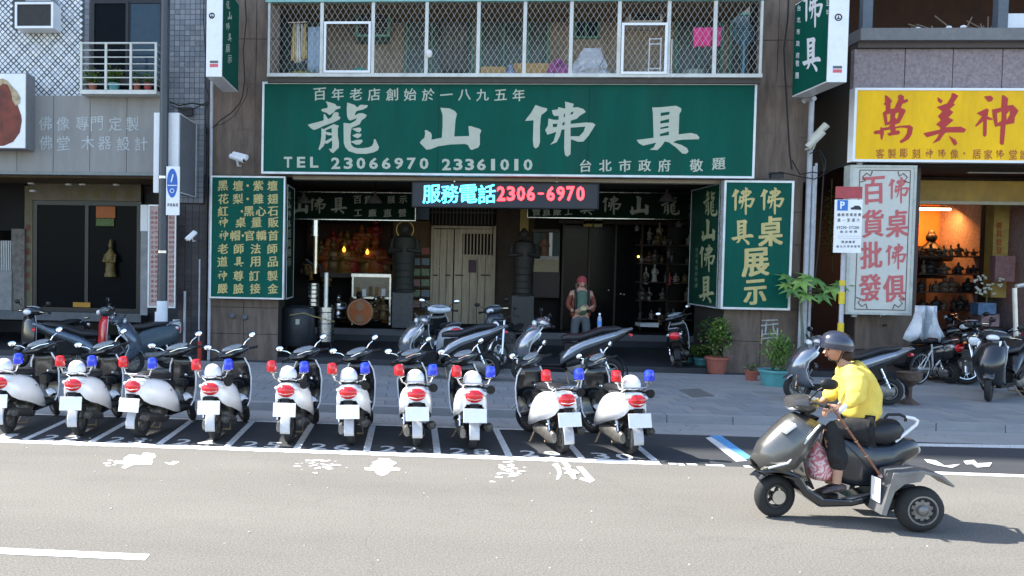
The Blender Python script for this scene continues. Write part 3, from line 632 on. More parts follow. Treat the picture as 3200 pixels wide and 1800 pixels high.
# --- projecting signs --------------------------------------------
def projecting(name,label,pxs,Y0,Y1,pyt,pyb,greenside,texts,xw,dots):
    # pxs: front face pixel x0,x1 at plane Y0
    x0,x1,z0,z1=rect(pxs[0],pyt,pxs[1],pyb,Y0); t=thing(name,label,'sign',((x0+x1)/2,Y1,z0))
    MB().box(x0,x1,Y0,Y1,z0,z1).build('cabinet',wht,t,bevel=.01)
    e=.03; X=x1 if greenside>0 else x0; s_=.012*greenside
    MB().box(X,X+s_,Y0+e,Y1-e,z0+e,z1-e).build('face_panel',greens,t)
    for m_,items,bo in texts:
        print_chars(items,0,X+s_+.003*greenside,bo,m_,t,step=.0006*greenside)
    for (px,py,r) in dots:
        c=F(px,py,Y0); mb=MB(); mb.torus((c[0],Y0-.002,c[2]),r,.012,1,16,4); mb.cbox((c[0],Y0-.002,c[2]+.01),(.012,.006,r*1.1)); mb.cbox((c[0],Y0-.002,c[2]-.02),(r,.006,.02)); mb.build('emblem',blk,t)
    lx,ly=(x0+x1)/2,F(pxs[0],pyb-38,Y0)[2]
    MB().box(lx-.085,lx+.085,Y0-.003,Y0+.001,ly+.03,ly+.08).build('maker_label',mat('label black',(.12,.12,.13),.5),t); MB().box(lx-.085,lx+.085,Y0-.003,Y0+.001,ly-.05,ly+.015).build('maker_label',mat('label red',(.65,.12,.14),.5,noise=.4,scale=60),t)
    mb=MB(); mb.box(lx-.03,lx+.03,Y1,19.4,z0+.3,z0+.36); mb.build('bracket',alu,t)
    return t
projecting('projecting_sign','white edged projecting sign with green right face left of the caged balcony',(645,695),17.3,18.9,-60,240,1,
   [(cream,[(c,712+i%2*6,15+i*34,13,26) for i,c in enumerate('龍山佛具展示')],.03)],0,[(662,49,.05)])
projecting('projecting_sign','white edged projecting sign with green left face beside the yellow signboard',(2590,2652),17.5,19.05,-60,257,-1,
   [(wht,[('佛',2400+340/2.415,25,62,125),('具',2400+328/2.415,170,58,108)],.03),(wht,[(c,2497-i*1.1,25+i*37,11,18) for i,c in enumerate('台北市政府')]+[(c,2492-i,198+i*38,11,20) for i,c in enumerate('敬題')]+[(c,2586,10+i*28,9,18) for i,c in enumerate('五年')],.02)],0,[(2620,54,.06)])
# --- LED sign ----------------------------------------------------
cy=mat('led cyan',(.1,.5,.9),.5,noise=0,emit=(.06,.62,1),es=1.7); rd=mat('led red',(.9,.05,.05),.5,noise=0,emit=(1,.03,.04),es=2.2)
ld=board('led_sign','black electronic sign with glowing blue and red characters under the signboard','LED sign',(1287,570,1872,650),19.25,.3,mat('led black',(.008,.01,.02),.4,noise=.3),blk,.02,
  [(cy,[(c,1349+i*57.5,606,54,58) for i,c in enumerate('服務電話')],.024),(rd,line('2306-6970',1566,605,1814,605,26,46),.03)])
mb=MB()
for px in (1420,1740): q=F(px,570,19.4); mb.box(q[0]-.015,q[0]+.015,19.39,19.42,q[2],zc+.1)
mb.build('hanger',steel,ld)
# ================================================================ inside the arcade
def glow(name,col,e): return mat(name,col,.5,noise=0,emit=col,es=e)
Yn=23.0
bl=[(c,a,642,52,52) for c,a in (('山',938),('佛',993),('具',1059))]+[(c,a,624,24,24) for c,a in (('百',1117),('貨',1150),('展',1222),('示',1260))]+[(c,a,665,24,24) for c,a in (('工',1119),('廠',1164),('直',1211),('營',1257))]
board('arcade_banner','dark green hanging board with grey characters on the left under the arcade','sign',(912,600,1300,688),Yn,.1,dgreen,steel,.02,[(mat('grey letter',(.30,.31,.25),.6),bl,.03)])
br=[(c,a,642,60,60) for c,a in (('佛',1912),('山',1998),('龍',2095))]+[('具',1835,648,46,48)]+[(c,a,661,24,24) for c,a in (('營',1676),('直',1708),('廠',1741),('工',1776))]
board('arcade_banner','dark green hanging board with grey characters on the right under the arcade','sign',(1648,600,2156,684),Yn,.1,dgreen,steel,.02,[(MATS['grey letter'],br,.03)])
for px,py,lb_ in ((948,618,'at the left column'),(1172,618,'before the left hanging board'),(2085,612,'before the right hanging board')):
    c=F(px,py,22.3); t=thing('pendant_lamp','grey bell shaped pendant lamp '+lb_,'lamp',(c[0],c[1],zc))
    MB().lathe((c[0],c[1],c[2]-.14),[(.20,0),(.19,.03),(.12,.14),(.05,.2),(.03,.3)],16).build('lamp_shade',mat('lamp grey',(.14,.13,.125),.5),t,smooth=True)
    MB().tube([(c[0],c[1],c[2]+.1),(c[0],c[1],zc)],.008,5).build('cord',blk,t)
# back wall pieces
Yk=25.55
dwood=mat('weathered door wood',(.40,.33,.23),.45,noise=.28,scale=3,stretch=(5,1,.5),dirt=.25,metal=.15)
dt=thing('door','weathered timber double door with a barred opening in its right leaf','door',(F(1445,1013,Yk)[0],Yk,F(1445,1013,Yk)[2]))
def pb(mb,a,b,c,d,Y,dep): return mb.pbox(a,b,c,d,Y,dep)
MB().pbox(1345,706,1352,1014,Yk-.16,.14).pbox(1539,706,1547,1014,Yk-.16,.14).pbox(1352,706,1539,714,Yk-.16,.14).build('door_frame',dwood,dt)
for (a,d) in ((1352,1416),(1419,1539)):
    w3=(d-a)/ (3 if a==1352 else 5)
    for i in range(3 if a==1352 else 5):
        p0,p1=a+i*w3,a+(i+1)*w3
        if a==1419 and 1<=i<=4 or False:
            MB().pbox(p0+.8,800,p1-.8,1012,Yk-.10,.06).build('door_plank',dwood,dt)
        else: MB().pbox(p0+.8,716,p1-.8,1012,Yk-.10,.06).build('door_plank',dwood,dt)
MB().pbox(1443,716,1539,730,Yk-.12,.08).pbox(1443,796,1539,803,Yk-.12,.08).build('rail',dwood,dt)
MB().pbox(1419,716,1443,1012,Yk-.125,.05).build('stile',dwood,dt)
for i in range(9):
    x=1448+i*10.5; MB().pbox(x,730,x+3.5,796,Yk-.12,.03).build('bar',dwood,dt)
MB().pbox(1440,728,1539,800,Yk-.05,.02).build('backing',dark,dt)
for (a,b,c,d) in ((1352,742,1416,745),): pass
mb=MB().pbox(1362,744,1400,748,Yk-.125,.03).pbox(1362,830,1400,834,Yk-.125,.03).pbox(1360,744,1363,834,Yk-.125,.03).pbox(1399,744,1402,834,Yk-.125,.03); mb.build('moulding',dwood,dt)
for yy in (858,):
    for (a,d) in ((1350,1368),(1392,1408),(1422,1448),(1502,1532)): MB().pbox(a,yy,d,yy+4,Yk-.135,.03).build('strap_hinge',blackm,dt)
MB().pbox(1464,812,1489,852,Yk-.13,.004).build('notice',mat('purple paper',(.13,.08,.11),.8),label='faded purple notice',parent=dt)
tw=thing('transom','dark barred transom above the timber door','grille',(F(1445,702,Yk)[0],Yk,F(1445,702,Yk)[2]))
MB().pbox(1345,640,1547,703,Yk-.05,.03).build('backing',dark,tw)
for i in range(18): MB().pbox(1350+i*11,642,1353+i*11,702,Yk-.12,.03).build('bar',mat('bar brown',(.10,.08,.06),.5),tw)
MB().pbox(1345,662,1547,666,Yk-.135,.03).build('rail',MATS['bar brown'],tw)
# orange-brown lit wall strips, pillars
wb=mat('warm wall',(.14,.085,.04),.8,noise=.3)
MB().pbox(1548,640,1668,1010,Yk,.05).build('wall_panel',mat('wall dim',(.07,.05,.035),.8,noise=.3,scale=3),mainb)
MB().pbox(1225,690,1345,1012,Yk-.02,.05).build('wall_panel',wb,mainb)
MB().pbox(1626,640,1652,745,Yk-.06,.05).build('yellow_poster',mat('yellow poster',(.52,.40,.12),.7,noise=.15),label='pale yellow strip poster on the arcade wall left of the lit cabinet',cat='poster')
MB().pbox(1824,686,1852,708,Yk-.4,.02).build('yellow_card',mat('yellow card',(.50,.38,.10),.7),label='yellow card hanging under the right board, the left of two',cat='card')
MB().pbox(1856,686,1882,709,Yk-.4,.02).build('yellow_card',mat('pale card',(.52,.48,.24),.7),label='paler yellow card hanging under the right board, the right of two',cat='card')
MB().pbox(1303,600,1342,686,Yn+.3,.03).build('blue_poster',mat('blue poster',(.05,.08,.10),.7,noise=.4,scale=20),label='dim blue poster between the left hanging board and the glowing sign',cat='poster')
# altar / shrine niche with figures
nicheY=24.6
sh=thing('shrine','dark shrine niche crowded with small red and gilded figures','shrine',tuple(F(1100,850,nicheY)))
MB().pbox(960,700,1222,860,nicheY+.7,.05).build('back_panel',mat('shrine back',(.035,.012,.006),.8,noise=.5,scale=4),sh)
MB().pbox(1000,852,1215,868,nicheY,.7).build('shelf',darkw,sh)
rg=random.Random(11)
gm=[mat('gilt',(.22,.11,.02),.5,metal=.3,noise=.5,scale=20),mat('lacquer red',(.22,.014,.008),.5,noise=.5,scale=15),mat('dark gilt',(.13,.08,.03),.5,metal=.3,noise=.6,scale=20),mat('orange silk',(.28,.07,.012),.6,noise=.4,scale=12)]
def figure(name,px,pyb,hpx,Y,m,par=None,label=None,cat=None,wf=.33):
    b=F(px,pyb,Y); h=F(px,pyb-hpx,Y)[2]-b[2]; w_=h*wf
    mb=MB().lathe((b[0],b[1],b[2]),[(w_*.95,0),(w_,.05*h),(w_*.8,.12*h),(w_*.72,.3*h),(w_*.85,.5*h),(w_*.8,.62*h),(w_*.35,.72*h),(w_*.28,.76*h)],12)
    mb.ell((b[0],b[1],b[2]+.85*h),(w_*.36,w_*.36,.11*h),10,7); mb.tube([(b[0]-w_*.75,b[1]-.1*w_,b[2]+.6*h),(b[0]-w_*.9,b[1]-.6*w_,b[2]+.42*h),(b[0],b[1]-w_*.95,b[2]+.42*h)],w_*.24,6)
    mb.tube([(b[0]+w_*.75,b[1]-.1*w_,b[2]+.6*h),(b[0]+w_*.9,b[1]-.6*w_,b[2]+.42*h),(b[0],b[1]-w_*.95,b[2]+.42*h)],w_*.24,6); mb.lathe((b[0],b[1],b[2]+.93*h),[(w_*.25,0),(w_*.2,.05*h),(.01,.09*h)],8)
    return mb.build(name,m,par,smooth=True,label=label,cat=cat)
for i in range(16): figure('figure',1012+i*12.5+rg.uniform(-4,4),852,rg.uniform(55,115),nicheY+.2+rg.uniform(0,.4),rg.choice(gm),sh)
for i in range(7): figure('figure',1040+i*22,800-abs(i-2)*12,rg.uniform(55,80),nicheY+.6,[gm[1],gm[3],gm[0]][i%3],sh)
for (px,py) in ((1075,782),(1148,790)):
    c=F(px,py,nicheY-.1); MB().lathe(tuple(c),[(.0,-.06),(.045,-.03),(.05,.03),(.02,.09),(0,.12)],10).build('candle_lamp',glow('flame lamp',(1,.45,.05),.8),sh,smooth=True)
# glass counter and orange disc
ct=thing('glass_counter','glass and steel display counter inside the left bay','counter',tuple(F(1155,930,24.2)))
MB().pbox(1098,856,1222,866,24.2,.6).build('counter_top',steel,ct); MB().pbox(1100,866,1220,930,24.25,.5).build('glass_body',mat('counter glass',(.05,.07,.065),.12,noise=.5,scale=6,spec=.9),ct)
for a in (1099,1216): MB().pbox(a,866,a+5,1015,24.22,.05).build('leg',steel,ct)
MB().pbox(1100,928,1222,934,24.2,.5).build('lower_shelf',steel,ct)
for i in range(5):
    MB().pbox(1112+i*20,905-rg.randint(0,14),1124+i*20,926,24.24,.01).build('ornament',[gm[0],wht,gm[2]][i%3],ct)
dsk=F(1125,975,23.35); 
rg2=random.Random(41)
gd=thing('goods_pile','crowd of small dim gilt and steel goods on the floor under the shrine shelf','goods',tuple(F(1070,1010,23.6)))
for i in range(22): figure('ornament',1050+rg2.uniform(0,165),1012-rg2.uniform(0,20),rg2.uniform(30,85),23.7+rg2.uniform(0,.5),rg2.choice([gm[2],gm[2],steel,mat('dark bronze',(.05,.035,.02),.4,metal=.6),gm[0]]),gd,wf=rg2.uniform(.2,.4))
for i in range(14): figure('ornament',930+rg2.uniform(0,110),900-rg2.uniform(0,110),rg2.uniform(20,50),24.8,rg2.choice([gm[2],mat('dark bronze',(.05,.035,.02)),gm[0]]),gd,wf=rg2.uniform(.2,.4))
od=thing('gourd_panel','orange disc shaped panel with two pale circular emblems on the floor','panel',(dsk[0],dsk[1],.4))
om=mat('orange lacquer',(.50,.12,.015),.4,noise=.25,scale=4)
MB().disc(tuple(dsk),.36,.06,1,28).build('disc',om,od)
mb=MB()
for dz in (.16,-.17):
    for r in (.10,.06,.03): mb.torus((dsk[0],dsk[1]-.035,dsk[2]+dz),r,.008,1,18,4)
mb.torus((dsk[0],dsk[1]-.03,dsk[2]),.33,.012,1,28,4)
mb.build('emblem',cream,od)
# statues
def statue(label,px,pyt,pyb,Y,m,halo=False,plinth=None):
    b=F(px,pyb,Y); tpz=F(px,pyt,Y)[2]; h=tpz-b[2]
    t=thing('statue',label,'statue',tuple(b)); w_=h*.15
    mb=MB().lathe(tuple(b),[(w_*1.1,0),(w_*1.15,.03*h),(w_,.05*h),(w_*.95,.3*h),(w_*1.05,.5*h),(w_*1.2,.72*h),(w_*1.05,.8*h),(w_*.4,.845*h),(w_*.36,.86*h)],16); mb.build('robe',m,t,smooth=True)
    mb=MB().ell((b[0],b[1],b[2]+.92*h),(w_*.5,w_*.55,.075*h)); mb.ell((b[0],b[1]+.01,b[2]+.995*h),(w_*.24,w_*.24,.025*h)); mb.ell((b[0]-w_*.5,b[1],b[2]+.91*h),(w_*.08,w_*.14,.04*h)); mb.ell((b[0]+w_*.5,b[1],b[2]+.91*h),(w_*.08,w_*.14,.04*h)); mb.build('head',m,t,smooth=True)
    for s_ in (-1,1): MB().tube([(b[0]+s_*w_*1.05,b[1],b[2]+.77*h),(b[0]+s_*w_*1.3,b[1]-.3*w_,b[2]+.6*h),(b[0]+s_*w_*.2,b[1]-1.1*w_,b[2]+.62*h)],[w_*.3,w_*.36,w_*.2],8).build('arm',m,t,smooth=True)
    mb=MB()
    for i in range(5): z=b[2]+h*(.12+.1*i); mb.torus((b[0],b[1],z),w_*(1.0+.01*i),w_*.04,2,16,4)
    mb.build('robe_fold',m,t)
    if halo: MB().torus((b[0],b[1]+.12,b[2]+.92*h),w_*.85,.02,1,24,6).build('halo',mat('halo gold',(.5,.38,.12),.4,metal=.4),t)
    return t
statue('standing grey stone robed statue with gold halo left of the timber door',1262,700,912,23.8,mat('statue stone',(.045,.048,.04),.7,noise=.3),True)
statue('dark laughing round statue standing right of the timber door',1633,716,925,23.8,mat('statue dark',(.035,.034,.03),.6,noise=.3))
pl=MB().pbox(1225,914,1290,1025,23.6,.6); pl.build('plinth',mat('grey granite',(.11,.108,.105),.6,noise=.35,scale=25),label='grey granite plinth under the haloed statue',cat='plinth',bevel=.01)
MB().pbox(1598,924,1668,1035,23.55,.6).build('plinth',mat('dark granite',(.07,.068,.065),.5,noise=.3,scale=20),label='dark granite plinth under the laughing statue',cat='plinth',bevel=.01)
# brochure rack
rk=thing('brochure_rack','wall rack of colourful booklets between the grey statue and the door','rack',tuple(F(1315,1010,25.2)))
for j in range(6):
    y0=768+j*33
    MB().pbox(1285,y0+28,1344,y0+32,25.15,.25).build('shelf',darkw,rk)
    for i in range(2):
        cc=rg.choice([(.35,.2,.2),(.2,.25,.3),(.35,.33,.28),(.22,.3,.18),(.4,.12,.1)])
        MB().pbox(1288+i*29,y0+6,1313+i*29,y0+27,25.2,.03).build('booklet',mat('booklet %s'%str(cc),cc,.6,noise=.7,scale=30),rk)
# lit cabinet
lc=thing('display_cabinet','bright display cabinet with a small figure right of the laughing statue','cabinet',tuple(F(1706,930,25.0)))
MB().pbox(1666,722,1748,930,25.35,.1).build('back_panel',mat('cab back',(.10,.14,.14),.7),lc)
MB().pbox(1666,850,1748,930,25.0,.3).build('base',darkw,lc); MB().pbox(1668,812,1746,852,25.05,.25).build('cloth_front',mat('cream board',(.50,.42,.27),.7,noise=.1),lc)
MB().pbox(1668,800,1746,812,25.0,.3).build('shelf',mat('pale shelf',(.5,.47,.42),.5),lc)
MB().pbox(1716,726,1726,812,25.1,.05).build('post',wht,lc); MB().pbox(1664,716,1748,726,25.0,.3).build('top_rail',darkw,lc)
figure('figurine',1700,800,72,25.1,mat('fig brown',(.25,.13,.08),.6,noise=.4),lc,wf=.2)
# dark glazed shop front on the right bay
sf=thing('glazed_storefront','dark glazed shop doors behind the person, right bay of the arcade','storefront',tuple(F(1950,1035,25.3)))
for i in range(5):
    a=1755+i*82; MB().pbox(a,700,a+6,1035,25.2,.1).build('mullion',darkw,sf)
    MB().pbox(a+6,704,a+82,1030,25.26,.015).build('pane',mat('shop pane',(.006,.006,.007),.15,noise=.2,spec=.12),sf)
MB().pbox(1748,690,2172,701,25.15,.12).build('header_rail',darkw,sf)
for (px,py,w_,h_,c) in ((2018,860,16,55,(.30,.33,.30)),(2045,850,20,60,(.32,.30,.28)),(2092,870,14,40,(.30,.05,.05)),(2112,872,18,30,(.45,.40,.25)),(2062,990,16,50,(.25,.12,.03)),(2030,730,18,40,(.16,.15,.12)),(2060,720,20,50,(.30,.26,.18)),(2090,790,14,30,(.12,.12,.11)),(2120,700,22,20,(.25,.24,.2)),(1990,712,14,20,(.28,.26,.24))):
    m_=mat('goods %s'%str(c),c,.5,noise=.7,scale=25)
    figure('ornament',px,py+h_/2,h_,25.1,m_,sf,wf=w_/h_*.5)
for i in range(34):
    px=rg.uniform(1995,2160); row=rg.randrange(5); hh=rg.uniform(18,44); q_=rg.choice([(.05,.045,.035),(.12,.11,.09),(.07,.025,.015),(.03,.035,.035),(.16,.15,.13),(.08,.055,.015)])
    figure('ornament',px,765+row*58,hh,25.05,mat('goods %s'%str(q_),q_,.4,noise=.7,scale=25),sf,wf=rg.uniform(.18,.45))
for row in range(5): MB().pbox(1990,765+row*58,2165,769+row*58,25.0,.2).build('shelf',darkw,sf)
for (px,py) in ((1995,802),): MB().ell(F(px,py,25.2),(.03,.03,.03)).build('small_lamp',glow('small yellow lamp',(1,.7,.1),2),sf)
for (px,py,c) in ((1902,907,.5),(1940,918,.6),(1950,920,.5)): MB().ell(F(px,py,25.22),(.025,.02,.02)).build('glint',wht,sf)
MB().pbox(2000,1010,2058,1020,23.85,.5).build('paper_stack',wht,label='white folded papers lying on the step by the shop doors',cat='papers',rnd=.02)
# floor step edge
struct('step',MB().pbox(870,1036,2230,1056,23.86,.04),mat('step edge',(.16,.16,.165),.6,noise=.15,dirt=.2))
# steel flue burner
fb=thing('incense_burner','stainless steel incense burner with a tall flue on the left of the arcade','burner',tuple(G(1018,1100,.22)))
def vp_(px,py0,py1,Y,r,m,name,par,n=16): a=F(px,py1,Y); b=F(px,py0,Y); return MB().tube([a,(a[0],a[1],b[2])],r,n).build(name,m,par,smooth=True)
Yf=20.6
vp_(985,700,855,Yf,.055,mat('flue steel',(.75,.66,.5),.3,metal=.9,noise=.2),'flue',fb); vp_(984,688,738,Yf,.10,steel,'flue_cap',fb)
vp_(1018,852,962,Yf-.2,.05,mat('flue pale',(.78,.78,.72),.35,metal=.3),'flue',fb); vp_(1017,960,1066,Yf-.2,.20,steel,'drum',fb)
vp_(978,885,955,Yf,.14,steel,'chamber',fb)
mb=MB(); 
for k in range(5): c=F(978,892+k*13,Yf); mb.torus(tuple(c),.15,.014,2,18,5)
mb.build('hoop',steel,fb,kind='stuff'); mb=MB()
for k in range(3): c=F(1017,975+k*35,Yf-.2); mb.torus(tuple(c),.205,.012,2,20,5)
mb.build('hoop',steel,fb,kind='stuff')
MB().tube([F(955,810,Yf),F(975,826,Yf),F(1000,830,Yf),F(1018,856,Yf-.2)],.035).build('elbow_pipe',blackm,fb)
for dx in (-22,22):
    for dy in (-.12,.12):
        a=F(1017+dx*.7,1066,Yf-.2); MB().tube([(a[0],a[1]+dy,a[2]),(a[0]+dx*.004,a[1]+dy*1.6,.23)],.015).build('leg',blackm,fb)
# black barrel grill
c=F(928,1078,20.3); bg_=thing('barrel','black steel barrel on short legs by the left column','barrel',(c[0],c[1],.22)); zt_=F(928,958,20.3)[2]
MB().lathe((c[0],c[1],c[2]),[(.40,0),(.42,.03),(.42,zt_-c[2]-.08),(.38,zt_-c[2]-.02),(.2,zt_-c[2]+.03),(0,zt_-c[2]+.04)],28).build('drum',mat('barrel black',(.022,.024,.028),.45,noise=.3,scale=5,dirt=.2),bg_,smooth=True)
mb=MB()
for k in range(14): a=-PI+PI*k/13; mb.ell((c[0]+.425*math.cos(a),c[1]+.425*math.sin(a),c[2]+.07),(.012,.012,.012),6,4)
mb.build('vent_hole',dark,bg_); MB().cbox((c[0]+.06,c[1]-.42,c[2]+.58),(.09,.01,.12)).build('sticker',cream,bg_)
for k in range(4): a=PI/4+k*PI/2; MB().tube([(c[0]+.3*math.cos(a),c[1]+.3*math.sin(a),c[2]),(c[0]+.36*math.cos(a),c[1]+.36*math.sin(a),.22)],.02).build('leg',blackm,bg_)
MB().tube([F(905,985,19.8),F(950,978,19.8),F(985,990,19.8),F(1045,1005,20.0)],.012).build('rope',mat('rope',(.35,.27,.10),.9),label='yellow rope slung from the black barrel to the steel burner',cat='rope')
# ================================================================ left neighbour
Lx0=-52.0; Lx1=F(651,500,19.4)[0]-.012  # out-of-view run, extended left so its shadow covers the sidewalk
lbd=thing('tiled_house','white and grey tiled house with a grey metal fascia at the left','building',(-15,19.4,0))
zfa0=F(250,538,19.2)[2]; zfa1=F(250,300,19.2)[2]
wm=mat('grout grey',(.075,.078,.08),.9,noise=.2)
MB().box(Lx0,Lx1,19.45,27,zfa0,HB).build('wall',wm,lbd)
MB().box(Lx0,F(0,800,19.4)[0]-2.2,19.45,27,.1,zfa0).build('wall',brown,lbd)
MB().box(Lx0,Lx1,24,27,0,zfa0).build('back_wall',dark,lbd)
tile_w=[mat('white tile',(.74,.77,.79),.25,noise=.06,dirt=.1),mat('white tile b',(.64,.68,.71),.25,noise=.06,dirt=.2),mat('white tile c',(.80,.81,.80),.25,noise=.04)]
tile_g=[mat('grey tile',(.17,.185,.21),.5,noise=.1,dirt=.2),mat('grey tile b',(.14,.155,.175),.5,noise=.1,dirt=.2),mat('grey tile c',(.21,.22,.235),.5,noise=.1,dirt=.3)]
# diamond tiles
dx0,dx1,dz0,dz1=rect(-60,-20,264,298,19.45); e=.093; hd=e*.7071
def tile_me(m,sz,rot): 
    h=sz/2; q=MB().box(-h,h,-.012,0,-h,h)
    if rot: q.v=[(a*.7071-c*.7071,b,a*.7071+c*.7071) for a,b,c in q.v]
    return q.mesh('tile',m)
tms=[tile_me(m,e*.80,1) for m in tile_w]; cnt=0; stf=MB(); i=0
cand=[]
for j in range(int((dz1-dz0)/hd)+1):
    for i in range(int((dx1-dx0)/(2*hd))+1):
        x=dx0+i*2*hd+(hd if j%2 else 0); z=dz0+j*hd
        u=(x-dx0)/hd; v=(z-dz0)/hd; a=round((u+v)/2); b=round((u-v)/2)
        x+=0; 
        if a%4==0 and b%4==0: pass
        if x<dx1-hd*.7 : cand.append((x,z,a,b))
acx0,acx1,acz0,acz1=rect(40,0,165,92,19.45)
cand.sort(key=lambda c:-c[0])
for (x,z,a,b) in cand:
    if acx0<x<acx1 and acz0<z: continue
    sc=1-(.16 if a%4==0 else 0); sc2=1-(.16 if b%4==0 else 0)
    if cnt<300: o=bpy.data.objects.new('tile',random.choice(tms)); COL.objects.link(o); o.parent=lbd; o.location=(x+15,.05,z); o.scale=(min(sc,sc2),1,min(sc,sc2)); cnt+=1
    else: h=e*.40*min(sc,sc2)*1.414; stf.add([(x-h,19.438,z),(x,19.438,z-h),(x+h,19.438,z),(x,19.438,z+h)],[(0,1,2,3)])
stf.build('tiling',tile_w[0],lbd,kind='stuff')
tgs=[tile_me(m,.108,0) for m in tile_g]; cnt=0; stf=MB()
for (a,b,c,d) in ((264,-20,288,300),(528,-20,640,640)):
    x0,x1,z0,z1=rect(a,b,c,d,19.45); nx=int((x1-x0)/.118); nz=int((z1-z0)/.118)
    for j in range(nz):
        for i in range(nx):
            x=x0+(i+.5)*.118; z=z1-(j+.5)*.118
            if cnt<300: o=bpy.data.objects.new('tile',random.choice(tgs)); COL.objects.link(o); o.parent=lbd; o.location=(x+15,.05,z); cnt+=1
            else: stf.box(x-.054,x+.054,19.44,19.45,z-.054,z+.054)
stf.build('tiling',tile_g[0],lbd,kind='stuff')
MB().pbox(285,-40,528,300,19.43,.03).build('window_recess',blackm,lbd)
window(lbd,(286,2,400,250),19.34,blackm,glassd,w2=.06); window(lbd,(398,2,506,250),19.36,blackm,glassb,w2=.05)
MB().pbox(255,245,516,268,19.2,.25).build('window_sill',mat('sill',(.05,.05,.055),.7),lbd)
acunit((46,6,166,88),19.0,.44,'white boxed air conditioner high on the diamond tiled wall',nl=0)
MB().pbox(80,-12,160,4,19.0,.4).build('ac_canopy',mat('ac canopy',(.30,.33,.36),.5),lbd)
# balcony railing
Yr=18.8; rl=thing('balcony_railing','cream metal window railing with potted plants at the upper left','railing',tuple(F(370,290,Yr)))
for px in (253,330,408,486):
    x=F(px,215,Yr)[0]; z0=F(px,282,Yr)[2]; z1=F(px,135,Yr)[2]; MB().box(x-.025,x+.025,Yr,Yr+.05,z0,z1).build('post',cagem,rl)
x0,x1=F(250,215,Yr)[0],F(489,215,Yr)[0]
for i,py in enumerate((134,156,178,199,220,242,263)):
    z=F(370,py,Yr)[2]; MB().tube([(x0,Yr+.02,z),(x1,Yr+.02,z)],.013 if i else .022,6).build('rail',cagem,rl); 
    for x in (x0+.01,x1-.01): MB().tube([(x,Yr+.04,z),(x,19.4,z)],.012,6).build('side_rail',cagem,rl)
z=F(370,285,Yr)[2]; MB().box(x0,x1,Yr,19.4,z-.06,z+.03).build('base_plate',cagem,rl)
zb=z+.03
# ---- foliage
leafm=[mat('leaf',(.07,.17,.03),.5,noise=.35,scale=6),mat('leaf light',(.16,.28,.05),.5,noise=.3,scale=6),mat('leaf dark',(.025,.08,.02),.5,noise=.3,scale=6)]
def leaves(c,rad,n,size,m,name='foliage',par=None,seed=1,asp=.45,up=.3,stem=True):
    r=random.Random(seed); mb=MB(); c=Vector(c)
    for i in range(n):
        while True:
            p=Vector((r.uniform(-1,1),r.uniform(-1,1),r.uniform(-1,1)))
            if p.length<1: break
        p=Vector((p.x*rad[0],p.y*rad[1],p.z*rad[2]))+c
        d=Vector((r.uniform(-1,1),r.uniform(-1,1),r.uniform(-.4,1)*up+.1)).normalized(); s_=d.cross(Vector((0,0,1))).normalized(); nn=s_.cross(d); L=size*r.uniform(.6,1.25); W=L*asp
        mb.add([p,p+d*L*.5+s_*W*.5+nn*.1*L,p+d*L-nn*.15*L,p+d*L*.5-s_*W*.5+nn*.1*L,p+d*L*.5],[(0,1,4),(1,2,4),(2,3,4),(3,0,4)])
    return mb.build(name,m,par)
def pot(p,r,h,m,label,name='potted_plant',lf=(.3,.25,.3),n=200,size=.12,lm=0,seed=1,n2=0,group=None,asp=.45,up=.6):
    t=thing(name,label,'potted plant',tuple(p),group=group); p=Vector(p)
    MB().lathe(tuple(p),[(0,0),(r*.72,0),(r*.95,h*.86),(r*1.06,h*.86),(r*1.06,h),(r*.93,h),(r*.88,h*.85),(0,h*.85)],20).build('pot',m,t,smooth=True)
    MB().disc((p.x,p.y,p.z+h*.87),r*.87,.01,2,16).build('soil',mat('soil',(.03,.02,.012),.95),t)
    c=p+Vector((0,0,h+lf[2]*.75)); r0=random.Random(seed*7)
    for q in range(5):
        o_=Vector((r0.uniform(-.55,.55)*lf[0],r0.uniform(-.4,.4)*lf[1],r0.uniform(-.45,.55)*lf[2])); f_=r0.uniform(.42,.75)
        leaves(c+o_,tuple(x*f_ for x in lf),n//6,size*r0.uniform(.7,1.2),leafm[lm if q%3 else 1],par=t,seed=seed+q,asp=asp,up=up)
    leaves(c,tuple(x*1.15 for x in lf),n//14,size*1.1,mat('leaf dry',(.22,.17,.06),.8,noise=.3),par=t,seed=seed+40,asp=asp*.7,up=up)
    if n2: leaves(c+Vector((0,-.05,.05)),lf,n2//2,size,leafm[1],par=t,seed=seed+9,asp=asp,up=up)
    mb=MB(); r_=random.Random(seed)
    for i in range(6): mb.tube([p+Vector((r_.uniform(-.3,.3)*r,r_.uniform(-.3,.3)*r,h*.8)),c+Vector((r_.uniform(-.6,.6)*lf[0],r_.uniform(-.6,.6)*lf[1],r_.uniform(-.2,.7)*lf[2]))],[.009,.004],5)
    mb.build('stem',mat('stem',(.08,.10,.03),.8),t); return t
terra=mat('terracotta',(.36,.11,.07),.75,noise=.15,dirt=.15); tealp=mat('teal pot',(.10,.33,.33),.4,noise=.1,dirt=.1)
for i,(px,m_,r,lab,n,lm) in enumerate(((290,terra,.1,'brown potted bush at the left of the upper railing',260,0),(356,tealp,.13,'teal potted bush in the middle of the upper railing',300,0),(428,terra,.08,'small red potted plant near the right of the upper railing',60,2),(462,mat('red pot',(.35,.05,.04),.5),.09,'red potted plant with pale leaves at the right of the upper railing',70,1))):
    q=F(px,270,19.1); pot((q[0],19.1,zb),r,.2,m_,lab,lf=(.22 if i<2 else .1,.1,.17),n=n,size=.09,lm=lm,seed=i+3,n2=n//3)
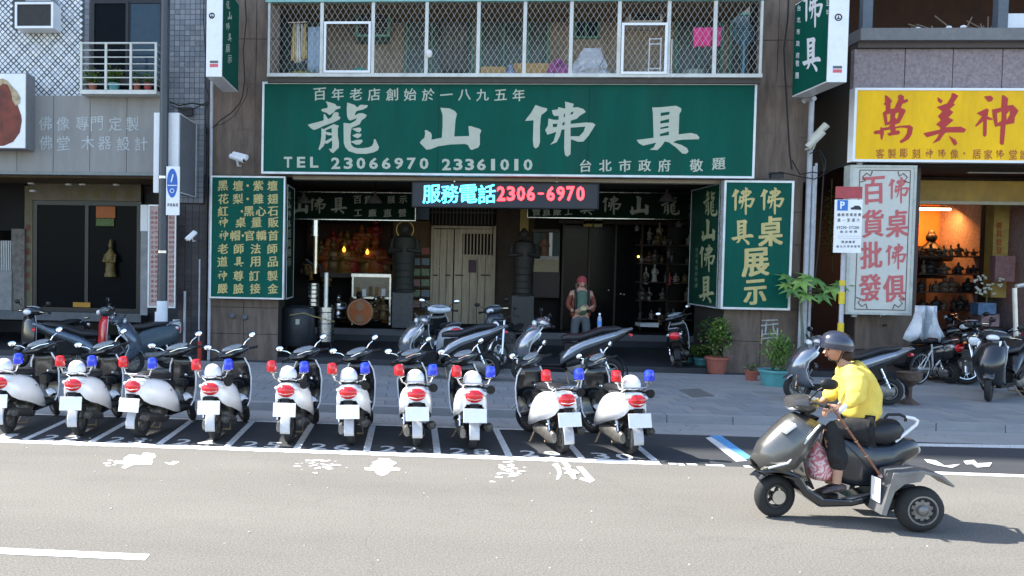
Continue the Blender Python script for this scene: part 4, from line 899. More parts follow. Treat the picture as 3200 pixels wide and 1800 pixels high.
# fascia
zf0,zf1=zfa0,zfa1; xq=F(512,420,19.15)[0]; nseg=5; xl=F(-60,420,19.15)[0]
fa=thing('fascia','grey metal fascia panels with pale handwritten style characters','fascia',(0,19.2,zf0))
for i in range(nseg):
    a=xl+(xq-xl)*i/nseg; b=xl+(xq-xl)*(i+1)/nseg; MB().box(a+.004,b-.004,19.15,19.42,zf0,zf1).build('metal_panel',greyf,fa,bevel=.008)
MB().box(Lx0,xl-.01,19.16,19.42,zf0,zf1).build('metal_panel',greyf,fa)
MB().box(xl-1,xq+.02,19.10,19.43,zf0-.07,zf0-.003).build('lower_trim',mat('fascia trim',(.20,.22,.21),.5),fa)
pal=mat('pale letter',(.43,.46,.46),.5,noise=.2)
fi=[(c,z/2.415,y/2.415,40,44) for c,z,y in (('佛',342,930),('像',475,932),('專',622,930),('門',732,932),('定',870,935),('製',1000,935),('佛',345,1078),('堂',478,1080),('木',662,1078),('器',790,1080),('設',930,1085),('計',1065,1085))]
print_chars(fi,1,19.143,.012,pal,fa,brush=False)
# picture light box
pl=thing('light_box','white light box with a red brown picture at the left edge','sign',tuple(F(40,468,18.5)))
x0,x1,z0,z1=rect(-70,228,82,464,18.7); MB().box(x0,x1,18.7,19.15,z0,z1).build('cabinet',mat('box grey',(.22,.22,.23),.5),pl); MB().box(x0+.02,x1-.015,18.692,18.7,z0+.015,z1-.015).build('face',wht,pl)
def blob(pts,m,Y,name,par): t=tess([pts]); return MB().add([F(a,b,Y) for a,b in t[0]],t[1]).build(name,m,par)
blob(zp("-20,595 30,600 80,640 100,700 125,770 160,870 165,910 150,1000 100,1070 30,1100 -60,1105",0,0,2.415),mat('picture red brown',(.17,.035,.018),.6,noise=.5,scale=4),18.688,'picture',pl)
blob(zp("20,592 60,610 90,650 130,690 155,740 150,780 120,800 95,760 85,700 60,640 20,630 -20,670 -20,600",0,0,2.415),mat('picture cream',(.42,.33,.20),.6,noise=.5,scale=9),18.684,'picture',pl)
# soffit, spots, shop window
MB().box(F(-60,560,19.3)[0]-30,Lx1,19.5,24,zf0-.10,zf0-.02).build('soffit',mat('soffit wood',(.14,.09,.04),.6,noise=.3,scale=4,stretch=(.5,3,1)),lbd)
gw=mat('grey white',(.5,.5,.48),.4,noise=.1)
for i,(px,py) in enumerate(((98,574),(215,577),(258,577),(364,578),(103,597))):
    c=F(px,py,20.3); MB().disc((c[0],c[1],min(c[2],zf0-.12)),.085,.04,2,14).build('spotlight',gw,label='white round spotlight under the left fascia, %s'%['leftmost','second from the left','third from the left','rightmost','small and low at the left end'][i],cat='spotlight',group='spotlights under the left fascia')
Yg=21.2
sw=thing('shop_window','black framed shop window of the tiled house','shop window',tuple(F(270,985,Yg)))
window(sw,(102,628,440,976),Yg,mat('black frame',(.012,.012,.013),.3),glassd,(.5,),w2=.11,dep=.1,name='window_frame')
hd_=MB().pbox(100,572,440,627,Yg-.05,.2).build('header_panel',mat('header brown',(.12,.10,.06),.5,noise=.3,scale=3),sw)
print_chars([(c,x,y,24,30) for c,x,y in (('行',214,607),('刻',256,607),('術',302,604),('藝',353,606),('緣',403,606))],1,Yg-.055,.02,mat('olive gold',(.12,.085,.015),.5),sw,brush=False)
MB().pbox(-40,572,76,720,Yg+.05,.2).build('dark_bay',dark,lbd)
MB().pbox(76,580,101,980,Yg-.02,.3).build('strip_post',mat('strip post',(.13,.11,.06),.6,noise=.2),lbd)
q=MB(); letters(q,[(c,87-i*.3,712+i*37,16,22) for i,c in enumerate('佛像雕刻神桌')],1,Yg-.03,.015,brush=False); q.build('lettering',mat('dim red',(.16,.03,.01),.6),lbd,kind='stuff')
MB().pbox(35,715,76,980,Yg-.1,.3).build('stone_post',mat('mottled stone',(.16,.14,.12),.7,noise=.5,scale=9),lbd)
MB().pbox(-40,845,36,985,Yg-.15,.3).build('marble_base',mat('marble',(.22,.23,.24),.3,noise=.3,scale=3),lbd)
for i in range(7): MB().pbox(-2+i*5.5,752,0+i*5.5,845,Yg,.05).build('grille_bar',alu,lbd)
MB().pbox(-40,976,440,1002,Yg-.4,.6).build('plinth',mat('plinth grey',(.11,.115,.12),.6,noise=.2,dirt=.3),lbd)
MB().box(F(438,800,Yg)[0],Lx1,21.5,22.5,.1,zf0-.1).build('inner_wall',mat('inner grey',(.05,.055,.06),.7,noise=.3),lbd)
MB().pbox(300,645,360,681,Yg-.02,.01).build('orange_poster',mat('orange poster',(.42,.13,.04),.7,noise=.15),label='orange poster at the top of the dark shop window',cat='poster')
MB().pbox(300,683,356,706,Yg-.02,.01).build('striped_card',mat('striped card',(.10,.16,.05),.7,noise=.8,scale=40),label='green striped card under the orange poster',cat='card')
fl=F(342,870,Yg+.025)
figure('doll',345,865,115,Yg-.12,mat('doll',(.16,.11,.03),.6,noise=.6,scale=9),label='small gilded figure in a green robe in the dark shop window',cat='figurine',wf=.17)
MB().pbox(228,945,282,960,Yg-.03,.01).build('gold_plate',mat('gold plate',(.35,.19,.03),.4,metal=.5),label='gold name plate at the foot of the shop window',cat='plate')
# white panel, lit look put into its colour, and framed board behind the pole
MB().pbox(439,640,462,722,20.2,.05).build('white_panel',wht,label='bright white panel left of the grey pole',cat='post'); MB().pbox(439,722,462,985,20.22,.05).build('marble_strip',mat('marble',(.22,.23,.24),.3),lbd)
fbx=thing('framed_board','white framed pink board with columns of small red characters behind the pole','sign',tuple(F(505,962,19.0)))
x0,x1,z0,z1=rect(462,640,549,962,19.0); mb=MB(); e=.03
mb.box(x0,x1,19,19.05,z1-e,z1).box(x0,x1,19,19.05,z0,z0+e).box(x0,x0+e,19,19.05,z0+e,z1-e).box(x1-e,x1,19,19.05,z0+e,z1-e); mb.build('frame',alu,fbx)
MB().box(x0+e*.8,x1-e*.8,19.015,19.04,z0+e*.8,z1-e*.8).build('panel',mat('pink board',(.42,.32,.29),.6,noise=.1),fbx)
q=MB()
tx='百貨批發佛桌神像雕刻佛具木器設計專門定製佛堂'
for ci,cx in enumerate((476,488,532,542)):
    for i in range(19): letters(q,[(tx[(i*3+ci*5)%len(tx)],cx,665+i*15.3,9,10)],1,19.012,.01,brush=False)
q.build('lettering',mat('brick red letter',(.30,.07,.06),.6),fbx,kind='stuff')
wb_=thing('wall_light_box','white edged grey light box sign on the wall behind the pole','sign',tuple(F(540,600,18.6)))
x0,x1,z0,z1=rect(480,352,562,600,18.0)
zlt,zlb=F(500,352,17.9)[2],F(500,602,17.9)[2]
MB().box(F(480,480,17.9)[0],F(499,480,17.9)[0],17.9,18.05,zlb,zlt).build('edge_panel',wht,wb_)
xx=F(526,480,17.9)[0]; MB().box(xx,F(558,480,17.9)[0],17.9,18.0,zlb,zlt).build('edge_panel',wht,wb_)
MB().box(xx+.05,F(558,480,17.9)[0]+.002,18.0,19.3,zlb+.02,zlt-.02).build('cabinet',mat('cabinet grey',(.13,.135,.15),.6,noise=.2),wb_)
xe=F(558,480,17.9)[0]
mb=MB().box(xe,xe+.02,17.95,19.35,zlt-.03,zlt).box(xe,xe+.02,17.95,19.35,zlb,zlb+.03).box(xe,xe+.02,19.32,19.35,zlb,zlt); mb.build('frame',alu,wb_)
# dark pilaster under the tiles with junk
MB().box(F(552,800,19.4)[0],Lx1,19.47,20.4,.13,zf0).build('pilaster',mat('dark brick',(.035,.03,.032),.8,noise=.4,scale=6),lbd)
db=[tile_me(m,.15,0) for m in (mat('dark brick tile',(.05,.042,.045),.5,noise=.2),mat('dark brick tile b',(.035,.03,.034),.5,noise=.2))]
x0,x1,z0,z1=rect(556,640,645,1095,19.47)
for j in range(int((z1-z0)/.16)):
    for i in range(int((x1-x0)/.16)): o=bpy.data.objects.new('brick',random.choice(db)); COL.objects.link(o); o.parent=lbd; o.location=(x0+(i+.5)*.16+15,.07,z1-(j+.5)*.16)
cctv(F(600,738,19.1),(-.5,-.4,-.6),'small white floodlight on the dark pilaster',s=.8)
MB().pbox(556,335,600,360,19.25,.12).build('cable_box',blackm,label='black cable box with tangled wires above the light box',cat='cable box')
lath('jar','white plastic jar hanging on the dark pilaster','jar',551,1040,19.1,[(0,0),(.1,0),(.11,.05),(.11,.22),(.08,.26),(.08,.3),(0,.3)],mat('jar white',(.5,.5,.46),.4))
def vpipe(px,y0,y1,Y,r,m,label,name='pipe',cat='pipe',zb_=None):
    a=F(px,y1,Y); b=F(px,y0,Y); z=a[2] if zb_ is None else zb_
    return MB().tube([(a[0],Y,z),(a[0],Y,b[2])],r,10).build(name,m,label=label,cat=cat,smooth=True)
pip=mat('pipe grey',(.42,.43,.45),.5,noise=.15,dirt=.25)
vpipe(652,245,1118,19.2,.035,pip,'tall grey downpipe at the left edge of the stone shophouse',zb_=.13)
vpipe(576,910,1075,19.3,.03,pip,'short grey pipe low on the dark pilaster',zb_=.13)
vpipe(621,810,1090,19.3,.02,pip,'thin grey pipe on the dark pilaster beside the downpipe',zb_=.13)
vpipe(641,400,1110,19.3,.028,blackm,'black cable pipe beside the tall grey downpipe',zb_=.13)
MB().tube([G(634,1120,.13)+np.array([0,-.3,0]),G(634,1120,.13)+np.array([0,-.3,.42])],.05,12).build('red_post',mat('red post',(.50,.04,.02),.5),label='short red post standing before the downpipe',cat='post',smooth=True)
cbm=blk
def cable(pts,Y,r,label): return MB().tube([F(a,b,Y+random.uniform(-.02,.02)) for a,b in pts],r,5).build('cable',cbm,label=label,cat='cable')
cable([(665,400),(690,375),(720,355),(748,325),(758,300),(765,250),(760,160),(770,60),(765,-20)],19.1,.014,'thick black cable climbing past the projecting sign on the left')
cable([(668,395),(700,385),(735,360),(770,300),(775,270)],19.15,.008,'thin black cable sagging under the left projecting sign')
cable([(645,420),(640,350),(655,310),(640,260),(642,180),(636,60),(638,-20)],19.2,.012,'black cable along the edge of the tiled wall')
cable([(530,318),(560,330),(600,322),(640,330),(655,320)],19.1,.016,'bundle of black cable across the tiled wall')
cable([(532,330),(575,345),(610,338),(650,318)],19.05,.012,'second black cable across the tiled wall, drooping lower')
# pole with sign
pb_=G(505,1148,.13); pole=thing('street_pole','tall grey street pole with a white wrapped base','pole',tuple(pb_))
zw=F(505,940,pb_[1])[2]
MB().tube([(pb_[0],pb_[1],.13),(pb_[0],pb_[1],zw)],.115,20).build('white_base',mat('pole white',(.70,.74,.78),.5,noise=.06,dirt=.1),pole,smooth=True)
MB().tube([(pb_[0],pb_[1],zw),(pb_[0]+.0,pb_[1],9.5)],[.105,.08],20).build('shaft',dgrey,pole,smooth=True)
for z in (zw+2.55,zw+1.0): MB().tube([(pb_[0],pb_[1],z),(pb_[0],pb_[1],z+.05)],.112,20).build('band',steel,pole)
MB().cbox((pb_[0]-.11,pb_[1]-.02,.75),(.05,.1,1.1)).build('cable_cover',wht,pole)
bs_=board('bike_sign','white sign with a blue oval symbol strapped to the grey pole','sign',(519,520,561,672),pb_[1]-.13,.03,wht,wht,0,[],gap=0)
Yq=pb_[1]-.135
c=F(538,572,Yq); q=MB().add([(c[0]+.112*math.cos(k*PI/12),Yq,c[2]+.30*math.sin(k*PI/12)) for k in range(24)],[tuple(range(24))]); q.build('oval',mat('sign blue',(.02,.12,.45),.4),bs_)
c=F(538,578,Yq); MB().add([(c[0]-.1,Yq-.002,c[2]),(c[0]+.1,Yq-.002,c[2]),(c[0]+.1,Yq-.002,c[2]-.016),(c[0]-.1,Yq-.002,c[2]-.016)],[(0,1,2,3)]).torus((c[0],Yq-.002,c[2]-.12),.04,.008,1,14,4).tube([(c[0]-.02,Yq-.002,c[2]+.06),(c[0]+.02,Yq-.002,c[2]+.22)],.014,5).build('symbol',wht,bs_)
q=MB(); letters(q,line('停車專用',526,640,552,641,7,11),1,Yq-.002,.01,brush=False); q.build('lettering',mat('black letter',(.03,.03,.035),.6),bs_,kind='stuff')
# ================================================================ right neighbour
Rx0=F(2668,400,19.2)[0]
rb_=thing('granite_house','pink granite house with an open shop under the yellow signboard','building',(Rx0+4,19.4,0))
zlin=F(2900,520,19.3)[2]; zs1=F(2900,97,19.2)[2]; zs0=F(2900,152,19.2)[2]
Rx1=Rx0+26
MB().box(Rx0-.02,Rx1,19.35,26,zlin,zs0).build('wall',brown2,rb_)
MB().box(Rx0,Rx1,19.35,26,zs1+3.2,HB).build('wall',pink_st,rb_)
MB().box(Rx0,Rx1,24,26,zs1,zs1+3.3).build('upper_back_wall',mat('rust dark',(.05,.018,.008),.8,noise=.4,scale=2),rb_)
MB().box(F(3290,800,19)[0]+1.2,Rx1,19.4,26,.1,zlin).build('wall',pink_st,rb_)
MB().box(Rx0-1.3,Rx1,25.5,26.2,.1,zlin).build('back_wall',dark,rb_)
xs_=[2668,2828,2978,3133,3290,3440]
for i in range(5):
    x0,x1=F(xs_[i],210,19.2)[0],F(xs_[i+1],210,19.2)[0]; zb2=F(2900,285,19.2)[2]; MB().box(x0+.008,x1-.008,19.2,19.36,zb2,zs0-.005).build('stone_panel',pink_st,rb_,bevel=.008)
MB().box(Rx0-.05,Rx1,18.95,19.5,zs0+.12,zs1).build('window_sill',mat('sill grey',(.17,.165,.165),.6,noise=.15,dirt=.2),rb_); MB().box(Rx0-.02,Rx1,19.1,19.4,zs0,zs0+.12).build('sill_moulding',mat('sill dark',(.08,.06,.055),.6),rb_)
x0=F(2712,50,19.25)[0]; MB().box(x0-.1,x0+.1,19.25,19.4,zs1,zs1+3.2).build('window_post',mat('slate post',(.09,.11,.13),.5),rb_)
x0=F(3132,50,19.25)[0]; MB().box(x0-.1,x0+.1,19.22,19.4,zs1,zs1+3.2).build('window_post',MATS['slate post'],rb_)
MB().pbox(3150,42,3240,96,19.6,.4).build('foam_box',wht,label='white box on the upper sill at the right edge',cat='box')
mb=MB(); r=random.Random(4)
for k in range(16):
    a=F(2860+r.uniform(0,250),94,19.5); mb.tube([a,a+np.array([r.uniform(-.4,.4),.1,r.uniform(.02,.35)])],.012,4)
mb.build('twig_pile',mat('twig',(.22,.17,.13),.9),label='pile of dry twigs and scraps on the upper sill',cat='twigs')
for k,(px,py) in enumerate(((2868,90),(2965,86),(3010,84))): MB().ell(F(px,py,19.2),(.06,.05,.035)).build('pebble',wht,label='white scrap on the upper sill, %s'%['leftmost','middle','rightmost'][k],cat='scrap')
yb=[('萬',0),('美',0),('神',0)]
small=[(c,2700+z/5.152,280+y/5.152,25,30) for c,z,y in (('客',260,1030),('製',450,1030),('彫',640,1020),('刻',840,1030),('神',1050,1030),('佛',1255,1030),('像',1455,1035),('·',1615,1025),('居',1815,1040),('家',2000,1045),('佛',2190,1040),('堂',2400,1045),('設',2580,1045))]
board('yellow_signboard','yellow signboard with large red brush characters on the granite house','sign',(2668,275,3420,508),18.9,.25,yel,wht,.05,[(redl,[(c,bx(c)[0],bx(c)[1],bs(c)[0],bs(c)[1]) for c in '萬美神'],0),(mat('sign orange brown',(.38,.09,.01),.5),small,.02)],gap=.015)
bi=[(c,2400+z/2.415,520+y/2.415,66,84) for c,z,y in (('百',797,180),('貨',792,430),('批',780,668),('發',770,915),('佛',988,180),('桌',975,430),('佛',967,680),('俱',952,920))]
bb=board('panel_sign','cream bamboo bordered panel with eight faded red characters under the yellow signboard','sign',(2650,516,2858,984),18.95,.3,mat('pale panel',(.56,.56,.50),.5,noise=.06),mat('panel frame',(.45,.47,.42),.5,dirt=.2),.05,[(mat('faded red',(.52,.12,.12),.6,noise=.12),bi,.035)])
mb=MB()
x0,x1,z0,z1=rect(2680,532,2838,968,18.955)
for (a,b,c,d) in ((x0,x1,z1,z1),(x0,x1,z0,z0),(x0,x0,z0,z1),(x1,x1,z0,z1)): mb.tube([(a,18.965,c),(b,18.965,d)],.008,4)
for cx,sx in ((x0,1),(x1,-1)):
    for cz,sz in ((z0,1),(z1,-1)):
        mb.tube([(cx+sx*.02,18.963,cz+sz*.25),(cx+sx*.12,18.963,cz+sz*.22),(cx+sx*.06,18.963,cz+sz*.14),(cx+sx*.14,18.963,cz+sz*.06),(cx+sx*.22,18.963,cz+sz*.12),(cx+sx*.25,18.963,cz+sz*.02)],.010,4)
mb.build('border',mat('border brown',(.12,.07,.05),.6),bb)
x0,x1,z0,z1=rect(2646,400,2652,1060,19.2)
vpipe(2668,505,990,19.1,.06,pip,'grey pipe beside the left edge of the panel sign')
MB().box(F(2672,1000,19.5)[0],F(2860,1000,19.5)[0],19.5,20.2,.13,zlin).build('pier',mat('pier brown',(.07,.05,.045),.7,noise=.3,scale=2,dirt=.2),rb_)
MB().pbox(2672,985,2864,1092,19.44,.06).build('pier_slab',brown,rb_)
# interior of right shop: gold header, orange glow wall, lamp; its glow is in the wall colour
MB().pbox(2860,566,3400,634,20.6,.1).build('header_panel',mat('gold header',(.33,.20,.03),.6,noise=.25,scale=3),rb_)
MB().pbox(2860,630,3400,640,20.5,.15).build('header_trim',mat('trim cream',(.35,.30,.2),.5),rb_)
MB().pbox(2860,520,3400,568,21.5,.1).build('ceiling_panel',mat('ceiling brown',(.10,.075,.05),.8,noise=.2),rb_)
for (a,b,c,d,lab) in ((3025,536,3260,542,'unlit white tube light under the lintel at right'),):
    MB().pbox(a,b,c,d,20.3,.06).build('tube_light',gw,label=lab,cat='light')
t=thing('ceiling_tube','glowing warm tube lamp inside the right shop','lamp',tuple(F(2915,654,24.0))); MB().pbox(2862,650,2972,657,24.0,.06).build('tube',glow('warm tube',(1,.55,.28),5.0),t); MB().pbox(2862,645,2972,650,24.0,.08).build('housing',gw,t)
l=bpy.data.lights.new('shop_lamp','AREA'); l.energy=26; l.color=(1,.34,.08); l.size=1.0; l.shape='RECTANGLE'; l.size_y=.12
o=bpy.data.objects.new('shop_lamp',l); COL.objects.link(o); q=F(2915,660,24.1); o.location=q; o.rotation_euler=(R(25),0,0)
MB().box(F(2862,700,25)[0],F(3086,700,25)[0],25.0,25.05,F(2950,770,25)[2],F(2950,640,25)[2]).build('orange_glow_wall',mat('orange glow wall',(.55,.20,.05),.8,noise=.3,scale=2),rb_)  # lamp glow put into the orange colour of the upper wall
MB().pbox(3085,640,3112,1000,22,.3).build('dark_post',mat('dark post',(.03,.02,.015),.6),rb_)
MB().pbox(3102,640,3150,930,21.8,.3).build('yellow_post',mat('post yellow',(.36,.25,.06),.6,noise=.3,scale=4),rb_)
q=MB(); letters(q,[(c,3122,705+i*26,18,22) for i,c in enumerate('佛具批發')],1,21.79,.02,brush=False); q.build('lettering',mat('dim red b',(.35,.05,.01),.6),rb_,kind='stuff')
MB().pbox(3152,690,3320,1000,24.5,.1).build('cabinet',darkw,label='dark glass cabinet at the right edge of the shop',cat='cabinet')
MB().pbox(3165,650,3320,690,24.0,.1).build('orange_shelf',MATS['orange glow wall'],rb_)  # same glow-tinted colour as the upper wall
MB().ell(F(3152,664,23.5),(.07,.07,.08)).build('bulb',glow('bulb',(1,.35,.1),7),label='glowing orange bulb at the right edge of the shop',cat='lamp')
figure('carved_figure',2906,870,150,24.2,mat('dark figure',(.02,.016,.014),.5),label='dark carved standing figure in the gloom of the right shop',cat='statue',wf=.3)
MB().pbox(3110,800,3172,880,21.5,.2).build('pink_box',mat('pink box',(.25,.13,.12),.7,noise=.3,scale=9),label='faded pink carton leaning by the yellow post',cat='box')
rs=thing('shop_goods','dim stacked goods on dark shelves in the right shop','goods',tuple(F(2980,960,23)))
rg3=random.Random(17)
for row in range(4):
    MB().pbox(2872,800+row*56,3085,804+row*56,23.2,.3).build('shelf',darkw,rs)
    for i in range(9): q_=rg3.choice([(.03,.015,.008),(.08,.04,.015),(.02,.017,.017),(.12,.08,.05),(.07,.012,.008)]); figure('ornament',2882+i*23+rg3.uniform(-5,5),800+row*56,rg3.uniform(20,46),23.3,mat('wares %s'%str(q_),q_,.5,noise=.6,scale=20),rs,wf=rg3.uniform(.2,.45))
lv=MB(); r=random.Random(8)
wf_=mat('white blossom',(.50,.50,.40),.7,noise=.3)
for i in range(40): c=F(3045+r.uniform(0,90),860+r.uniform(0,60),21.4); lv.ell(c,(.035,.02,.03),6,4)
wfl=thing('flowers','bunch of dried white flowers by the yellow post','flowers',tuple(F(3085,940,21.4))); lv.build('blossom',wf_,wfl); MB().tube([F(3080,980,21.4),F(3085,900,21.4)],.02).build('stalk',MATS['stem'],wfl)
# alley between the houses
MB().box(MBx1+.01,Rx0+.05,24.3,24.5,.1,HB).build('alley_wall',mat('alley dark',(.03,.027,.027),.9,noise=.3),rb_)
MB().box(MBx1+.30,Rx0-.02,20.6,24.2,F(2560,260,20)[2],HB-2).build('alley_block',mat('alley block',(.05,.042,.04),.9,noise=.3),rb_)
for i,(px,y0,y1,r_) in enumerate(((2509,314,1105,.055),(2524,520,1105,.035),(2537,510,900,.03),(2496,940,1100,.03))):
    vpipe(px,y0,y1,19.25,r_,pip,['thick white grey pipe with a bent top right of the corner sign','second grey pipe right of the bent pipe','thin third pipe in the pipe bundle','short pipe behind the papaya leaves'][i],zb_=.13 if y1>1000 else None)
MB().tube([F(2509,318,19.25),F(2520,310,19.2),F(2545,308,18.9)],.05,10).build('pipe_elbow',pip,label='bent elbow on top of the thick pipe',cat='pipe',smooth=True)
cctv(F(2548,436,18.8),(.75,-.3,.9),'cream cone shaped floodlight by the pipe bundle',s=1.25,m=mat('cream lamp',(.48,.48,.40),.5))
cable([(2465,-20),(2462,60),(2450,150),(2455,260),(2462,380),(2468,480),(2475,530)],19.15,.018,'black cable hanging down the right stone column')
cable([(2475,500),(2500,545),(2540,538),(2575,545),(2580,500),(2560,470),(2530,480)],19.0,.014,'loop of black cable around the pipe bundle')
cable([(2400,545),(2440,538),(2500,552),(2545,560),(2600,530),(2645,515)],18.95,.012,'black cable strung from the signboard to the yellow sign')
cable([(2562,480),(2575,520),(2568,640),(2560,760),(2548,860),(2540,960)],19.0,.014,'pale grey cable hanging beside the pipes')
MB().pbox(2410,538,2450,556,19.0,.1).build('cable_clamp',blackm,label='black cable junction above the corner sign',cat='cable box')
# parking sign on its pole
gp=G(2642,1240,.13); ppY=gp[1]
pk=thing('parking_sign_post','grey sign post with yellow bands carrying the parking sign','sign post',(gp[0],ppY,.13))
xp=F(2636,900,ppY)[0]
MB().tube([(xp,ppY+.05,.13),(xp,ppY+.05,F(2640,600,ppY)[2])],.038,12).build('shaft',pip,pk,smooth=True)
for (a,b) in ((876,893),(912,950),(1010,1060)): z0,z1=F(2630,b,ppY)[2],F(2630,a,ppY)[2]; MB().tube([(xp,ppY+.05,z0),(xp,ppY+.05,z1)],.052,12).build('yellow_band',mat('band yellow',(.62,.47,.02),.5),pk)
ps_=thing('parking_sign','white parking sign with a blue P square and a red top panel','sign',tuple(F(2650,790,ppY-.05)))
def pq(mb,a,b,c,d,Y,dp=.004): return mb.pbox(a,b,c,d,Y,dp)
MB().pbox(2607,624,2693,790,ppY-.03,.02).build('panel',wht,ps_); MB().pbox(2612,583,2695,620,ppY-.03,.02).build('red_panel',mat('sign red',(.38,.05,.06),.5),ps_)
MB().pbox(2617,625,2650,658,ppY-.036,.004).build('blue_square',mat('p blue',(.02,.16,.52),.4),ps_)
q=MB(); letters(q,[('P',2633,641,15,23)],1,ppY-.04,.03); q.build('lettering',wht,ps_,kind='stuff')
q=MB(); kb=MATS['black letter']
q.prism([(F(a,b,ppY)[0],F(a,b,ppY)[2]) for a,b in ((2656,655),(2656,649),(2663,648),(2668,643),(2682,643),(2688,650),(2688,656))],1,ppY-.036,ppY-.033)
letters(q,line('機車停車收費',2622,671,2686,671,9,10)+line('週一至週六',2622,688,2682,688,9,11)+line('09:00-17:00',2617,711,2682,711,5,9)+line('每次收費',2630,724,2674,724,9,8)+line('限停機車',2634,756,2668,756,8,8)+line('臺北市停車管理',2618,770,2684,770,7,7),1,ppY-.036,.012,brush=False)
for yy in (738,745): 
    for i in range(9): letters(q,[('一',2622+i*8,yy,6,5)],1,ppY-.036,.02,brush=False)
q.build('lettering',kb,ps_,kind='stuff')
# plants by the right column
pot(G(2238,1166,.13),.24,.36,terra,'leafy bush in a terracotta pot at the foot of the right column',lf=(.38,.28,.48),n=900,size=.11,lm=2,seed=21,n2=240)
pot(G(2192,1152,.13),.19,.25,tealp,'low plant in a blue green pot left of the terracotta pot',lf=(.24,.2,.15),n=260,size=.09,lm=0,seed=22,n2=120)
pot(G(2152,1142,.13),.16,.2,tealp,'low plant in a small teal pot, leftmost of the pots by the column',lf=(.2,.16,.14),n=200,size=.08,lm=0,seed=23,n2=100)
pot(G(2348,1188,.13),.14,.2,terra,'tiny terracotta pot with a few dark stems by the column',lf=(.16,.12,.1),n=70,size=.07,lm=2,seed=24)
pot(G(2420,1205,.13),.30,.32,tealp,'bushy plant in the large teal pot right of the column',lf=(.34,.3,.42),n=900,size=.10,lm=0,seed=25,n2=300,asp=.3,up=1.2)
# papaya plant
pp=G(2500,1178,.13); pt=thing('papaya_plant','slender papaya plant with broad hand shaped leaves before the pipes','plant',tuple(pp))
top=np.array(F(2500,915,pp[1]-.2)); MB().tube([pp,(pp[0]+.03,pp[1],1.0),top],[.04,.035,.02],8).build('trunk',mat('papaya trunk',(.15,.17,.12),.8),pt,smooth=True)
r=random.Random(6)
for i,(tx,ty,dy,sz) in enumerate(((2462,866,-.1,.26),(2505,882,-.3,.30),(2555,878,-.2,.30),(2600,905,-.25,.30),(2570,925,-.4,.26),(2520,925,-.45,.26),(2475,905,-.35,.28),(2530,866,.1,.28),(2625,890,0,.24),(2455,890,-.2,.2))):
    c=Vector(F(tx,ty,pp[1]+dy)); mb=MB(); nx=Vector((r.uniform(-.3,.3),-.45,.8)).normalized(); u=nx.orthogonal().normalized(); v=nx.cross(u)
    u,v=Vector((1,0,0))-nx*nx.x,None; u.normalize(); v=nx.cross(u); n=14; ph=r.uniform(0,6)
    pts=[c+(u*math.cos(2*PI*k/n+ph)+v*math.sin(2*PI*k/n+ph))*sz*(1.1 if k%2 else .45)*r.uniform(.8,1.15)-nx*sz*(.25 if k%2 else 0) for k in range(n)]
    mb.add([c]+pts,[(0,k+1,(k+1)%n+1) for k in range(n)]); mb.build('leaf',leafm[1] if i%2 else leafm[0],pt); MB().tube([top,c],.008,5).build('leaf_stalk',MATS['stem'],pt)
hc=F(2600,700,20.0); hp=thing('hanging_plant','yellow green creeper hanging in the alley behind the parking sign','plant',(hc[0],hc[1],F(2600,620,20)[2]))
leaves(hc,(.22,.15,.75),260,.12,mat('creeper',(.12,.14,.03),.7,noise=.3),par=hp,seed=31); 
MB().tube([F(2600,560,20),F(2596,700,20),F(2602,850,20)],.012,5).build('stem',MATS['stem'],hp)
# graffiti on the lower right column
q=MB(); gr=mat('chalk paint',(.45,.45,.43),.8,noise=.3)
for seg in ("2380,1002 2430,1000","2378,1018 2432,1012","2382,1030 2380,1075","2430,1025 2428,1068","2395,1008 2392,1040","2415,1010 2418,1035","2385,1045 2425,1042","2384,1058 2425,1055","2400,1062 2398,1078"):
    a,b=[tuple(map(float,s.split(','))) for s in seg.split()]; q.tube([F(*a,19.378),F(*b,19.378)],.018,4)
q.build('graffiti',gr,mainb)
for (px,py) in ((725,985),(765,990)): MB().tube([F(px,py,19.3),F(px+2,py+2,19.4)],.06,10).build('wall_knob',mat('slate knob',(.07,.08,.09),.5),parent=mainb)
# ================================================================ scooters
wpaint=mat('police white paint',(.88,.89,.90),.3,noise=.04,coat=.6,dirt=.14,scale=5)
spaint=mat('silver paint',(.27,.29,.32),.2,metal=.75,noise=.08,coat=.6)
bpaint=mat('black paint',(.010,.011,.013),.2,noise=.1,coat=.7)
dblue=mat('dark blue paint',(.008,.011,.018),.3,noise=.1,coat=.7)
seatm=mat('seat vinyl',(.014,.014,.016),.45,noise=.2,bump=.1)
redlens=mat('red lens',(.70,.012,.018),.15,noise=.05,coat=.6)
bluelens=mat('blue lens',(.02,.05,.62),.15,noise=.05,coat=.6)
amber=mat('amber lens',(.75,.25,.03),.2,coat=.4)
mglass=mat('mirror glass',(.85,.88,.92),.04,metal=1,noise=0)
enginem=mat('engine alloy',(.20,.19,.175),.45,metal=.6,noise=.4,scale=12,dirt=.4)
exh=mat('exhaust',(.05,.048,.045),.4,metal=.5,noise=.3)
platem=mat('plate white',(.78,.80,.84),.5,noise=.04)
mudm=mat('mudguard grey',(.42,.44,.47),.5,noise=.1,dirt=.2)
def ushell(rows,n=10):
    """inverted U shells: rows of (y, width, ztop, zbot)"""
    out=[]
    for y,w_,zt,zb in rows:
        ring=[]
        for k in range(n+1):
            a=PI*k/n; ca=math.cos(a); sa=math.sin(a); h=zt-zb
            x=-w_/2*math.copysign(abs(ca)**.55,ca); z=zb+h*(abs(sa)**.6)
            ring.append((x,y,z))
        out.append(ring)
    return out
